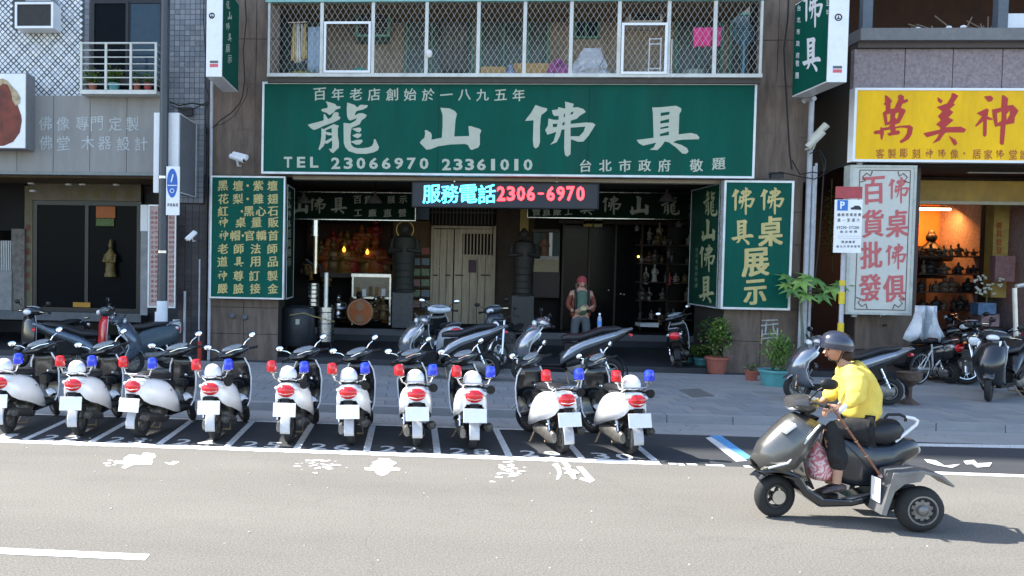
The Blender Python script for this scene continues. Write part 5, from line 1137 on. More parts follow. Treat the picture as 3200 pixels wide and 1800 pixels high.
def secs(rows,n=14,p=2.6):
    out=[]
    for (x,y,z,w_,h) in rows:
        ring=[]
        for k in range(n):
            a=2*PI*k/n; ca,sa=math.cos(a),math.sin(a); ring.append((x+w_/2*math.copysign(abs(ca)**(2/p),ca),y,z+h/2*math.copysign(abs(sa)**(2/p),sa)))
        out.append(ring)
    return out
def wheel(par,c,r,tw,spk=5,rimm=None,steer=None,name='wheel',axis=0,spoked=0):
    rimm=rimm or enginem; k=tw/2
    def fx(mb): 
        if steer: mb.xform(steer)
        return mb
    w_=fx(MB().torus(c,r-k,k,axis,28,10,1.)).build(name,rub,par,smooth=True)
    rr=MB().torus(c,r-tw*1.02,tw*.16,axis,24,6,2.2)
    o=[j for j in range(3) if j!=axis]; d=[0,0,0]; d[axis]=tw*.4
    rr.disc(c,.035,tw*.9,axis,12)
    for i in range(spk):
        a=2*PI*i/spk; p=list(c); q=list(c); p[o[0]]+=.03*math.cos(a); p[o[1]]+=.03*math.sin(a); q[o[0]]+=(r-tw)*math.cos(a); q[o[1]]+=(r-tw)*math.sin(a); rr.tube([p,q],.004 if spoked else [.022,.014],5 if spoked else 6)
    fx(rr).build('rim',rimm,w_,smooth=True)
    return w_
def make_scooter(label,cat='scooter',group=None,police=True,maxi=False,body=None,inner=None,steer=0.,plate=True,siren=True,tall=1.,name='scooter',front=None,seatc=None):
    body=body or wpaint; inner=inner or bpaint; front=front or body
    t=thing(name,label,cat,(0,0,0),group=group,local=True); B=t
    wb=.66 if not maxi else .70; r=.22 if not maxi else .235
    axp=Vector((0,.42,.95)); axd=Vector((0,-.36,.93)).normalized(); RM=Matrix.Rotation(steer,3,axd)
    def st(p): return axp+RM@(p-axp)
    wheel(t,(0,-wb,r),r,.10); wheel(t,(0,wb,r),r,.09,steer=st)
    # body shell, tail cowl
    if not maxi:
        rows=[(-.87,.20,.81,.62),(-.81,.29,.825,.53),(-.70,.36,.82,.47),(-.52,.41,.80,.42),(-.34,.43,.765,.36),(-.16,.41,.71,.30),(0,.38,.60,.26),(.10,.35,.42,.25)]
    else:
        rows=[(-1.04,.08,.985,.95),(-.92,.16,.965,.89),(-.75,.26,.92,.80),(-.5,.33,.85,.70),(-.25,.36,.76,.60),(-.05,.36,.66,.46),(.12,.34,.50,.34)]
    MB().sheet(ushell(rows)).build('body_shell',body,t,smooth=True,solid=.012)
    cap=ushell([rows[0]])[0]; MB().add(cap,[tuple(range(len(cap)))]).build('tail_cap',body,t)
    # under-seat dark core, engine, exhaust, mud guard
    MB().box(-.13,.13,-.62,.06,.42,.70).box(-.1,.1,.0,.5,.20,.27).build('frame',blk,t,bevel=.02)
    e_=MB(); e_.loft(secs([(-.13,-.74,r,.07,.13),(-.13,-.6,r+.01,.09,.20),(-.13,-.3,r+.03,.10,.17),(-.13,-.08,r+.05,.10,.20),(-.10,.0,r+.07,.08,.14)])); e_.ell((0,-.2,.30),(.13,.16,.11),12,8)
    for k in range(5): e_.disc((.0,-.28+.03*k,.34),.12,.012,1,14)
    e_.build('engine',enginem,t,smooth=True)
    MB().tube([(.10,-.1,.2),(.17,-.3,.2),(.185,-.45,.25),(.19,-.86,.33)],[.022,.03,.055,.058],12).tube([(.19,-.86,.33),(.19,-.89,.335)],[.05,.03],12).build('exhaust_pipe',exh,t,smooth=True)
    MB().tube([(-.16,-.66,.30),(-.15,-.52,.62)],.022).torus((-.157,-.62,.38),.032,.009,2,10,4).torus((-.154,-.58,.47),.032,.009,2,10,4).build('shock_absorber',chrome,t,smooth=True)
    mg=[]
    for a in range(-10,75,12):
        A=R(a); mg.append([(x,-wb-(r+.05)*math.cos(A),r+(r+.05)*math.sin(A)) for x in(-.065,-.05,.05,.065)])
    MB().sheet(mg).build('mudguard',mudm if police else blk,t,smooth=True,solid=.01)
    if plate: 
        MB().cbox((0,-wb-r-.075,.49),(.30,.012,.18),(R(-12),0,0)).build('licence_plate',platem,t,bevel=.004); MB().cbox((0,-wb-r-.05,.42),(.07,.015,.05),(R(-14),0,0)).build('reflector',redlens,t); MB().cbox((0,-wb-r-.03,.52),(.10,.05,.22),(R(-14),0,0)).build('plate_bracket',blk,t)
    # tail lamp
    if not maxi:
        MB().ell((0,-.865,.725),(.118,.055,.085),14,8).build('tail_lamp',redlens,t,smooth=True)
        for s_ in(-1,1): MB().ell((s_*.125,-.825,.755),(.04,.035,.03),8,6).build('turn_signal',mat('clear lens',(.7,.7,.68),.1,coat=.5),t,smooth=True)
    if police:
        MB().tube([(-.10,-.905,.70),(0,-.925,.685),(.10,-.905,.70)],.006,5).build('lamp_trim',chrome,t)
        MB().cbox((0,-.915,.625),(.12,.02,.02)).build('plate_lamp',blk,t)
    if maxi: MB().loft(secs([(0,-1.045,.86,.12,.05),(0,-.99,.86,.2,.07)])).build('tail_lamp',redlens,t,smooth=True)
    # seat
    if maxi: MB().loft(secs([(0,-.95,.88,.10,.06),(0,-.7,.74,.22,.16),(0,-.4,.62,.27,.26),(0,-.1,.46,.28,.30),(0,.1,.36,.26,.18)])).build('under_cowl',blk,t,smooth=True)
    if not maxi: sr=[(0,-.72,.815,.16,.05),(0,-.66,.835,.25,.09),(0,-.45,.83,.28,.11),(0,-.25,.80,.27,.11),(0,-.05,.785,.23,.12),(0,.04,.76,.16,.10)]
    else: sr=[(0,-.86,.965,.12,.05),(0,-.78,.96,.24,.09),(0,-.55,.93,.29,.11),(0,-.42,.88,.30,.12),(0,-.2,.80,.30,.12),(0,.0,.79,.26,.12),(0,.1,.77,.16,.08)]
    MB().loft(secs(sr)).build('seat',seatc or seatm,t,smooth=True)
    # carrier rail
    g_=MB(); y0=-.62 if not maxi else -.75
    g_.tube([(-.12,y0,.80+.07*maxi),(-.13,y0-.16,.87+.08*maxi),(-.09,y0-.28,.895+.07*maxi),(.09,y0-.28,.895+.07*maxi),(.13,y0-.16,.87+.08*maxi),(.12,y0,.80+.07*maxi)],.013,8)
    if police: g_.tube([(-.11,y0-.1,.85),(.11,y0-.1,.85)],.01,6).tube([(-.1,y0-.2,.88),(.1,y0-.2,.88)],.01,6)
    g_.build('carrier_rail',chrome if police else spaint,t,smooth=True)
    # floor, leg shield
    MB().box(-.17,.17,.06,.50,.255,.285).build('footboard',blk,t,bevel=.01)
    shp=[(.26,.46,.15),(.36,.51,.185),(.52,.53,.20),(.70,.52,.21),(.86,.50,.19),(.99,.47,.13)]
    if maxi: shp=[(.26,.50,.13),(.40,.60,.17),(.55,.66,.20),(.70,.62,.22),(.84,.52,.20),(.98,.42,.12)]
    rowsO=[];rowsI=[]
    for z,y,hw in shp:
        rowsO.append([(hw*math.sin(a)*1.04,y+(.10+.14*maxi)*math.cos(a)-.02,z) for a in [R(-90+180*k/10) for k in range(11)]])
        rowsI.append([(hw*math.sin(a),y+.035*math.cos(a)-.015,z) for a in [R(-90+180*k/10) for k in range(11)]])
    MB().sheet(rowsO).build('front_shield',front,t,smooth=True,solid=.014); MB().sheet(rowsI).build('inner_shield',inner,t,smooth=True,solid=.014)
    # edge trim of the shield
    tr=MB()
    for s_ in(-1,1): tr.tube([(s_*hw*1.03,y-.022,z) for z,y,hw in shp],.011,6)
    tr.build('edge_trim',alu if not police else wpaint,t,smooth=True)
    MB().ell((.07,.46,.72),(.022,.012,.022),8,6).build('ignition_lock',chrome,t); 
    MB().loft(secs([(-.0,.42,.60,.22,.12),(0,.47,.60,.24,.14)])).build('glove_box',inner,t)
    fm=MB()
    rows_=[]
    for a in range(35,150,14):
        A=R(a); rows_.append([(x,wb+(r+.04)*math.cos(A),r+(r+.045)*math.sin(A)-abs(x)*.35) for x in(-.075,-.05,0,.05,.075)])
    fm.sheet(rows_).xform(st).build('front_mudguard',front,t,smooth=True,solid=.012)
    fk=MB()
    for s_ in(-1,1): fk.tube([(s_*.065,wb,r),(s_*.065,.50,.56)],.019,8)
    fk.disc((.05,wb,r),.09,.006,0,16); fk.xform(st).build('fork',enginem,t,smooth=True)
    # handlebar cowl, instrument panel, grips, levers, mirrors
    hz=1.08 if not maxi else 1.02; hy=.44 if not maxi else .40
    cw=MB().loft(secs([(-.17,hy-.02,hz-.01,.02,.05)],14)) if 0 else MB()
    rings=[]
    for x,ww,hh,yy in ((-.23,.05,.06,-.04),(-.18,.13,.12,-.01),(-.09,.22,.17,.02),(0,.25,.19,.03),(.09,.22,.17,.02),(.18,.13,.12,-.01),(.23,.05,.06,-.04)):
        rings.append([(x,hy+yy+ww/2*math.cos(a),hz+hh/2*math.sin(a)+.35*ww/2*math.cos(a)*(-1 if 0 else 1)*.3) for a in [2*PI*k/12 for k in range(12)]])
    cw.loft(rings).xform(st).build('handlebar_cowl',inner if police else body,t,smooth=True)
    ip=MB().ell((0,hy-.05,hz+.068),(.165,.05,.036),16,8,(R(35),0,0)).xform(st).build('instrument_panel',mat('instrument glass',(.20,.22,.24),.08,noise=.3,scale=30,coat=1.),t,smooth=True)
    if police: 
        hb=MB().tube([(-.13,hy-.09,hz+.02),(0,hy-.10,hz+.035),(.13,hy-.09,hz+.02)],.008,6).xform(st).build('cowl_trim',chrome,t)
    MB().ell((0,hy+.15,hz-.01),(.09,.05,.055),14,8).xform(st).build('headlight',mat('headlight glass',(.75,.78,.8),.05,coat=1),t,smooth=True)
    for s_ in(-1,1):
        MB().tube([(s_*.18,hy-.02,hz-.01),(s_*.25,hy-.05,hz-.01)],.012,8).xform(st).build('handlebar',chrome,t)
        MB().tube([(s_*.24,hy-.045,hz-.01),(s_*.36,hy-.09,hz-.015)],.019,10).tube([(s_*.36,hy-.09,hz-.015),(s_*.37,hy-.094,hz-.015)],.024,10).xform(st).build('grip',blk,t,smooth=True)
        MB().tube([(s_*.20,hy+.03,hz+.0),(s_*.27,hy+.02,hz-.0),(s_*.35,hy-.035,hz-.02)],.008,6).xform(st).build('brake_lever',chrome,t)
        mx,my,mz=s_*.35,hy-.03,hz+.17
        MB().tube([(s_*.17,hy+.0,hz+.03),(s_*.24,hy-.01,hz+.10),(mx-s_*.02,my+.02,mz-.03)],.007,6).xform(st).build('mirror_stem',chrome if police else blackm,t)
        mr=MB().ell((mx,my+.012,mz),(.066,.022,.046),16,8,(0,R(-8*s_),R(6*s_))).xform(st).build('mirror',wpaint if (police and s_>9) else blk,t,smooth=True)
        MB().ell((mx,my-.008,mz),(.055,.008,.037),16,6,(0,R(-8*s_),R(6*s_))).xform(st).build('mirror_glass',mglass,mr,smooth=True)
    # side stand
    MB().tube([(-.09,.02,.22),(-.19,-.02,.045),(-.215,-.035,.03)],.012,6).build('side_stand',mat('stand tan',(.30,.22,.14),.6,metal=.3),t)
    MB().tube([(-.1,-.30,.2),(-.12,-.38,.10),(.12,-.38,.10),(.1,-.30,.2)],.014,6).build('centre_stand',mat('stand tan',(.30,.22,.14),.6),t)
    if police:
        for s_,m_,nm in ((-1,redlens,'red_beacon'),(1,bluelens,'blue_beacon')):
            MB().lathe((s_*.22,-.74,.965),[(.060,0),(.066,.015),(.064,.10),(.052,.13),(.02,.14)],16).build(nm,m_,t,smooth=True)
            MB().tube([(s_*.10,-.72,.84),(s_*.18,-.74,.87),(s_*.22,-.74,.965)],.011,6).lathe((s_*.20,-.74,.94),[(.04,0),(.055,.008),(.055,.016)],14).build('beacon_bracket',chrome,t,smooth=True)
        if siren: 
            MB().tube([(.22,-.70,.80),(.22,-.78,.80)],[.035,.058],16).tube([(.22,-.78,.80),(.22,-.786,.80)],.045,16).tube([(.10,-.70,.82),(.22,-.72,.80)],.012,6).build('siren_horn',blk,t,smooth=True)
        MB().cbox((.193,-.30,.585),(.004,.26,.045),(0,0,0)).build('side_decal',mat('decal grey',(.25,.27,.33),.5),t)
    else:
        for s_ in(-1,1): MB().loft(secs([(s_*.12,-.2,.40,.1,.13),(s_*.17,-.1,.38,.04,.12),(s_*.17,.02,.34,.04,.08)])).build('side_panel',blk,t,smooth=True)
        if maxi:
            for s_ in(-1,1): MB().loft([[ (s_*x,y,z) for x,y,z in q] for q in (((.08,.70,.62),(.13,.66,.64),(.12,.66,.58)),((.20,.46,.88),(.215,.44,.86),(.20,.46,.80)))]).build('headlight_blade',mat('headlight glass',(.75,.78,.8),.05,coat=1),t)
            MB().sheet([[(x,.50+.03*j,.98+.055*j) for x in(-.12+.02*j,-.05,.05,.12-.02*j)] for j in range(4)]).build('windscreen',mat('smoke screen',(.04,.045,.05),.08,spec=.8),t,smooth=True,solid=.005)
    return t
def helmet(p,m,label,group=None,s=1.,rz=0,cat='helmet',par=None):
    t=thing('helmet',label,cat,tuple(p),rz,group) if par is None else par
    c=Vector(p)+Vector((0,0,.075*s))
    mb=MB(); rings=[]
    for i in range(9):
        a=R(-25+115*i/8); rings.append([(c.x+.128*s*math.cos(a)*math.cos(q),c.y+.148*s*math.cos(a)*math.sin(q),c.z+.135*s*math.sin(a)) for q in [2*PI*k/18 for k in range(18)]])
    mb.loft(rings).build('shell' ,m,t,smooth=True); MB().torus((c.x,c.y,c.z-.06*s),.125*s,.010*s,2,20,6,.8).build('rim_trim',blk,t,smooth=True)
    return t
# ten parked police scooters: (rear wheel px, front wheel px offset -> yaw, lean, helmet)
def place(o,rear,yaw,lean=-8,z0=0.):
    d=Vector((math.sin(yaw),math.cos(yaw),0))
    o.location=(rear[0]+d.x*.66,rear[1]+d.y*.66,z0); o.rotation_euler=Euler((0,R(lean),-yaw),'XYZ')
specs=[(28,1392,2,'leftmost white police scooter, cut by the left edge of the photo'),
 (250,1392,0,'white police scooter in bay 23, second from the left'),
 (440,1392,17,'white police scooter in bay 24 turned to the right, no helmet on its rack'),
 (675,1398,4,'white police scooter in bay 25, just right of the grey street pole'),
 (905,1398,6,'white police scooter before the black barrel'),
 (1100,1402,4,'white police scooter with white plastic rack lid between bays 26 and 27'),
 (1302,1404,-3,'white police scooter in bay 27 with a clearly visible blank plate'),
 (1475,1406,-3,'white police scooter in bay 28, in front of the left silver scooter'),
 (1755,1418,-15,'white police scooter in bay 29 turned left, no helmet on its rack'),
 (1968,1410,-13,'white police scooter in bay 30, rightmost of the row')]
hl=['police scooter at the left photo edge','second police scooter from the left',None,'police scooter right of the grey pole','police scooter before the black barrel','police scooter left of bay 27','police scooter in bay 27','police scooter before the left silver scooter',None,'rightmost police scooter']
for i,(px,py,yaw,lb_) in enumerate(specs):
    if i in(0,3,6): proto=make_scooter(lb_,'scooter','police scooters parked in a row',steer=R({0:40,3:36,6:32}[i]),name='police_scooter'); o=proto
    else: o=copy_tree(proto)
    o['label']=lb_
    g=G(px,py,0); y=11.38 if i not in(8,) else 11.30; x=F(px,py,y)[0]
    place(o,(x,y),R(yaw*.8),-3+(i*37%5)*.6)
    if i<3: 
        for ch in list(o.children):
            if ch.name.startswith('siren_horn') : bpy.data.objects.remove(ch)
    if hl[i]:
        M=Matrix.Translation(o.location)@o.rotation_euler.to_matrix().to_4x4(); p=M@Vector((0,-.70,.845))
        if i==0: hp_=helmet((0,0,0),wpaint,'x','white helmets on the police scooters',s=.92); h=hp_
        else: h=copy_tree(hp_)
        h.location=p; h.rotation_euler=(0,R(-8),R(20*math.sin(i*3))); h['label']='white helmet resting on the rack of the '+hl[i]
for h in [o for o in bpy.data.objects if o.name.startswith('helmet') and o.parent is None]:
    pass
def put(o,px,Y,rz,lean=0,z=.13,s=1.):
    p=F(px,1000,Y); o.location=(p[0],Y,z); o.rotation_euler=Euler((0,R(lean),R(rz)),'XYZ'); o.scale=(s,s,s); return o
sA=make_scooter('silver and black maxi scooter facing left behind bays 27 and 28',police=False,maxi=True,body=spaint,plate=False,steer=R(10),name='silver_scooter',group='silver maxi scooters')
put(sA,1400,17.2,82,0,.14,1.12)
sB=copy_tree(sA); sB['label']='silver and black maxi scooter facing left next to the person in a red beanie'; put(sB,1775,16.9,84,0,.14,1.14)
sC=copy_tree(sA); sC['label']='large silver scooter parked behind the rider in yellow'; put(sC,2640,15.4,83,0,.14,1.02)
s1=make_scooter('white backed scooter facing the timber door behind the left silver scooter',police=False,body=mat('white grey paint',(.55,.6,.66),.3,coat=.5),plate=False,steer=R(-15),name='scooter'); put(s1,1400,19.0,12,-5,.2,1.1)
s2=make_scooter('red and white scooter with dark leg shield facing the camera, left of the pole',police=False,body=mat('slate blue plastic',(.05,.075,.09),.4),inner=mat('slate blue plastic',(.05,.075,.09),.4),front=mat('red paint',(.50,.012,.02),.25,coat=.6),plate=False,steer=R(-15),name='scooter'); put(s2,415,17.2,122,6,.14,1.1)
s3=make_scooter('dark blue grey scooter parked sideways behind the leftmost police scooters',police=False,maxi=True,body=mat('slate paint',(.10,.13,.17),.25,metal=.4,coat=.5),plate=False,name='scooter'); put(s3,290,16.2,-68,4,.14,1.05)
s4=make_scooter('black scooter leaning beside the potted plants at the right column',police=False,body=bpaint,plate=False,steer=R(20),name='scooter'); put(s4,2135,19.9,-20,-10,.23,.98)
s5=make_scooter('scooter with a white plastic covered seat in front of the right shop',police=False,body=bpaint,plate=False,steer=R(-10),name='scooter'); put(s5,2870,19.2,25,-4,.13,1.05)
s6=make_scooter('black scooter with pale headlight blades at the right edge of the photo',police=False,maxi=True,body=bpaint,plate=False,steer=R(15),name='scooter'); put(s6,3160,16.6,128,5,.13,1.12)
MB().loft([[(-.17,.60,.90),(.17,.60,.90),(.17,.55,.96),(-.17,.55,.96)],[(-.13,.70,.78),(.13,.70,.78),(.13,.72,.80),(-.13,.72,.80)]]).build('nose_panel',wpaint,s6,bevel=.01)
s8=copy_tree(s4) if False else make_scooter('black scooter squeezed between the plastic covered one and the far right bike',police=False,body=bpaint,plate=False,steer=R(-20),name='scooter'); put(s8,3065,19.6,140,6,.13,1.08)
s9=make_scooter('dark scooter behind the black naked motorcycle in the middle',police=False,body=mat('dark steel paint',(.05,.06,.07),.3,coat=.5),plate=False,steer=R(-20),name='scooter'); put(s9,1560,20.6,170,5,.23,1.05)
s7=make_scooter('black scooter deep in the right shop entrance behind the bicycle',police=False,body=bpaint,plate=False,name='scooter'); put(s7,3050,21.6,70,4,.25,1.0)
# plastic cover on the seat of s5
cvx=F(2868,975,18.9); mb=MB(); rows=[]
for i in range(6):
    t_=i/5; rows.append([(cvx[0]+(-.36+.72*u/10)*(.55+.5*t_)+.04*math.sin(u*2.1+i),18.55+.1*math.cos(u*1.3)+(.05 if u%2 else 0),F(2868,955+t_*105+10*math.sin(u*1.7)*t_,18.6)[2]) for u in range(11)])
mb.sheet(rows).build('plastic_cover',mat('white sheet',(.50,.54,.58),.35,noise=.2,bump=.5,bscale=15,coat=.3),label='crumpled white plastic sheet thrown over the scooter before the right shop',cat='plastic sheet',smooth=True,solid=.01)
# naked motorcycle in the middle
def motorcycle(label,tank,name='motorcycle'):
    t=thing(name,label,'motorcycle',(0,0,0),local=True); r=.31
    wheel(t,(0,-.68,r),r,.12,18,chrome,spoked=1); 
    RM=Matrix.Rotation(R(-20),3,Vector((0,-.4,.92)).normalized()); ax=Vector((0,.40,.95)); st=lambda p: ax+RM@(p-ax)
    wheel(t,(0,.70,r),r,.10,18,chrome,steer=st,spoked=1)
    f=MB()
    for s_ in(-1,1): f.tube([(s_*.085,.70,r),(s_*.085,.42,1.0)],.024,8)
    f.xform(st).build('fork',chrome,t,smooth=True)
    MB().ell((0,.56,.93),(.105,.09,.105),16,10).xform(st).build('headlight_shell',blk,t,smooth=True); MB().ell((0,.63,.93),(.09,.035,.09),16,8).xform(st).build('headlight',mat('headlight glass',(.75,.78,.8),.05,coat=1),t,smooth=True)
    MB().loft(secs([(0,.38,.86,.12,.14),(0,.25,.88,.26,.24),(0,.0,.86,.26,.22),(0,-.12,.82,.14,.12)])).build('fuel_tank',tank,t,smooth=True)
    MB().loft(secs([(0,-.08,.80,.14,.08),(0,-.3,.79,.26,.10),(0,-.6,.82,.26,.11),(0,-.85,.86,.16,.06)])).build('seat',seatm,t,smooth=True)
    e_=MB().box(-.13,.13,-.18,.24,.28,.50)
    for k in range(7): e_.box(-.12,.12,.0,.2,.51+k*.03,.525+k*.03)
    e_.ell((.13,-.05,.38),(.05,.12,.12)).ell((-.13,-.05,.38),(.05,.12,.12)); e_.build('engine',enginem,t,bevel=.01)
    MB().tube([(.1,.18,.5),(.13,.28,.3),(.15,.0,.22),(.17,-.4,.28),(.18,-.95,.38)],[.02,.02,.025,.045,.05],10).build('exhaust_pipe',chrome,t,smooth=True)
    MB().tube([(0,.36,.9),(0,.28,.3),(0,-.3,.28),(0,-.4,.75),(0,.36,.86)],.022,8).build('frame',blackm,t,smooth=True)
    MB().tube([(-.38,.26,1.03),(-.28,.30,1.08),(0,.38,1.04),(.28,.30,1.08),(.38,.26,1.03)],.013,8).xform(st).build('handlebar',blackm,t,smooth=True)
    for s_ in(-1,1):
        MB().tube([(s_*.25,.31,1.08),(s_*.30,.30,1.2)],.006,5).ell((s_*.33,.29,1.23),(.055,.02,.04)).xform(st).build('mirror',blk,t,smooth=True); MB().ell((s_*.15,.50,.90),(.03,.03,.025)).xform(st).build('turn_signal',amber,t,smooth=True)
    rows_=[]
    for a in range(20,150,13): A=R(a); rows_.append([(x,.70+(r+.03)*math.cos(A),r+(r+.03)*math.sin(A)) for x in(-.06,0,.06)])
    MB().sheet(rows_).xform(st).build('front_mudguard',chrome,t,smooth=True,solid=.01); MB().disc((.07,.70,r),.13,.006,0,18).xform(st).build('brake_disc',steel,t)
    rows_=[]
    for a in range(30,180,13): A=R(a); rows_.append([(x,-.68+(r+.03)*math.cos(A),r+(r+.03)*math.sin(A)) for x in(-.07,0,.07)])
    MB().sheet(rows_).build('rear_mudguard',blk,t,smooth=True,solid=.01); MB().ell((0,-1.0,.62),(.06,.04,.05)).build('tail_lamp',redlens,t,smooth=True)
    return t
m1=motorcycle('black naked motorcycle with chrome wire wheels between the two silver scooters',bpaint); put(m1,1600,19.0,-205,5,.2,1.0)
m2=motorcycle('black motorcycle standing at the far right beside the yellow post',bpaint); put(m2,3130,18.6,100,5,.13,1.05); m2.location.z=.13
m3=motorcycle('black motorcycle between the bicycle and the right edge, front wheel turned to the street',bpaint); put(m3,3040,18.3,165,5,.13,1.05)
m4=motorcycle('black motorcycle half hidden behind the right shop bicycles',bpaint); put(m4,2960,20.6,-75,4,.23,1.0)
s10=make_scooter('dark scooter facing the street behind the second police scooter',police=False,body=bpaint,inner=mat('slate blue plastic',(.05,.075,.09)),plate=False,steer=R(20),name='scooter'); put(s10,165,17.8,150,5,.13,1.06)
# bicycle
def bicycle(label,px,Y,rz):
    t=thing('bicycle',label,'bicycle',(0,0,0),local=True); r=.33; wf=mat('bike frame',(.6,.6,.58),.3,coat=.5)
    for y in(-.52,.52):
        w_=MB().torus((0,y,r),r-.02,.018,0,36,8).build('wheel',rub,t,smooth=True); q=MB().torus((0,y,r),r-.042,.009,0,36,6)
        for k in range(18): a=2*PI*k/18; q.tube([(.02*(-1)**k,y,r),(0,y+(r-.05)*math.cos(a),r+(r-.05)*math.sin(a))],.0015,3)
        q.disc((0,y,r),.025,.07,0,10); q.build('rim',alu,w_)
    mb=MB().tube([(0,-.12,.30),(0,-.24,.82)],.016).tube([(0,-.22,.74),(0,.33,.80)],.016).tube([(0,-.12,.30),(0,.36,.72)],.018).tube([(0,-.12,.30),(.05,-.52,r)],.010).tube([(0,-.12,.30),(-.05,-.52,r)],.010).tube([(0,-.22,.70),(.05,-.52,r)],.009).tube([(0,-.22,.70),(-.05,-.52,r)],.009)
    mb.build('frame',wf,t,smooth=True)
    q=MB()
    for s_ in(-1,1): q.tube([(s_*.055,.52,r),(s_*.055,.42,.60),(0,.38,.66)],.015)
    q.tube([(0,.38,.66),(0,.33,.92)],.016).build('fork',wf,t,smooth=True)
    MB().tube([(-.28,.28,.96),(0,.36,.95),(.28,.28,.96)],.012).build('handlebar',blackm,t,smooth=True)
    MB().loft(secs([(0,-.40,.90,.15,.05),(0,-.28,.90,.13,.05),(0,-.12,.90,.04,.03)])).tube([(0,-.24,.82),(0,-.26,.9)],.012).build('saddle',blk,t,smooth=True)
    MB().torus((.05,-.12,.30),.09,.008,0,20,5).tube([(.06,-.12,.30),(.08,-.04,.17)],.010).tube([(-.06,-.12,.30),(-.08,-.20,.43)],.010).cbox((.12,-.04,.16),(.08,.06,.02)).cbox((-.12,-.2,.44),(.08,.06,.02)).build('crankset',blackm,t)
    put(t,px,Y,rz,4,.13,1.); return t
bicycle('bicycle with white frame and thin rims in front of the right shop',2930,18.5,-62)
bicycle('second bicycle deeper in the right shop entrance',3060,20.4,-75)
mb=MB()
for a,b,c,d in ((3170,900,3175,1060),(3175,895,3230,885)): mb.tube([F(a,b,17.6),F(c,d,17.6)],.04,8)
mb.build('metal_stand',mat('stand metal',(.6,.6,.55),.3,metal=.5),label='pale bent metal post at the right edge before the shop',cat='post',smooth=True)
for i,(px,py,c,lab) in enumerate(((3085,965,(.08,.15,.25),'blue plastic box behind the bicycles'),(3095,1000,(.25,.15,.15),'pinkish box low behind the bicycles'))):
    MB().pbox(px-28,py-18,px+28,py+20,21.0,.3).build('crate',mat('crate%d'%i,c,.6,noise=.4),label=lab,cat='crate')
p=G(2830,1190,.13); lath('flower_stand','rusty metal pot stand behind the large silver scooter','stand',2842,1180,15.6,[(.18,0),(.05,.1),(.05,.3),(.18,.42),(.2,.55),(.0,.55)],mat('rust stand',(.09,.06,.045),.7,noise=.5,scale=12),z=.13)
# ================================================================ people
skin_m=mat('skin',(.42,.24,.16),.55,noise=.06)
def skinmesh(name,J,E_,m,par,sub=2,label=None):
    me=bpy.data.meshes.new(name); off=Vector(par['wo']) if par is not None and 'wo' in par else Vector((0,0,0))
    me.from_pydata([tuple(Vector(p)-off) for p,_ in J],E_,[]); o=bpy.data.objects.new(name,me); COL.objects.link(o)
    md=o.modifiers.new('s','SKIN'); md.use_smooth_shade=True
    sv=me.skin_vertices[0].data
    for i,(p,r) in enumerate(J):
        sv[i].radius=(r,r) if not isinstance(r,tuple) else r; sv[i].use_root=(i==0)
    o.modifiers.new('u','SUBSURF').levels=sub
    bpy.context.view_layer.update(); dg=bpy.context.evaluated_depsgraph_get(); nm=bpy.data.meshes.new_from_object(o.evaluated_get(dg))
    bpy.data.objects.remove(o); nm.materials.clear(); nm.materials.append(m); nm.shade_smooth(); nm.name=name
    q=bpy.data.objects.new(name,nm); COL.objects.link(q); q.parent=par; tag(q,label)
    if name in('jacket','trousers','trouser_leg'):
        for sc_,st_ in ((.16,.055),(.06,.022)) if (par is not None and 'yellow' in par.get('label','')) else ((.06,.012),):
            tx_=bpy.data.textures.get('fold%s'%sc_) or bpy.data.textures.new('fold%s'%sc_,'CLOUDS'); tx_.noise_scale=sc_; tx_.noise_depth=1
            (q.modifiers.new('subd','SUBSURF').__setattr__('levels',1) if sc_==.16 else None)
            md=q.modifiers.new('fold','DISPLACE'); md.texture=tx_; md.strength=st_; md.mid_level=.5
        for md in q.modifiers:
            if md.type=='SUBSURF': md.render_levels=md.levels
    return q
def chain(pts): return pts,[(i,i+1) for i in range(len(pts)-1)]
def head(par,c,s,face,skin=skin_m):
    """c centre, s scale(1=adult), face = unit dir"""
    f=Vector(face).normalized(); u=Vector((0,0,1)); u=(u-f*f.dot(u)).normalized(); sd=f.cross(u)
    def W(a,b,c_): return Vector(c)+f*a*s+sd*b*s+u*c_*s
    rings=[]
    for i in range(1,12):
        t=i/12; a=PI*t; zz_=-math.cos(a)*.115; rr=math.sin(a)**.8; jaw=.78 if t<.35 else 1
        rings.append([W(.095*rr*math.cos(q)*(1 if math.cos(q)<0 else .96),.075*rr*math.sin(q)*jaw,zz_) for q in [2*PI*k/16 for k in range(16)]])
    mb=MB().loft(rings)
    mb.loft([[W(.085,-.008,.02),W(.085,.008,.02),W(.09,.0,.025)],[W(.115,-.018,-.02),W(.115,.018,-.02),W(.09,.0,-.03)]])
    for s_ in(-1,1): q=W(-.005,s_*.077,0); mb.ell(q,(.012*s+.01*abs(f.x),.012*s+.01*abs(f.y),.03*s))
    mb.build('head',skin,par,smooth=True)
    e_=MB(); l_=MB()
    for s_ in(-1,1): e_.ell(W(.085,s_*.032,.008),(.011*s,.011*s,.007*s),8,6)
    e_.build('eye',blk,par); l_.tube([W(.088,-.025,-.05),W(.096,0,-.052),W(.088,.025,-.05)],.006*s,5).build('mouth',mat('lips',(.30,.10,.08),.6),par)
    return W
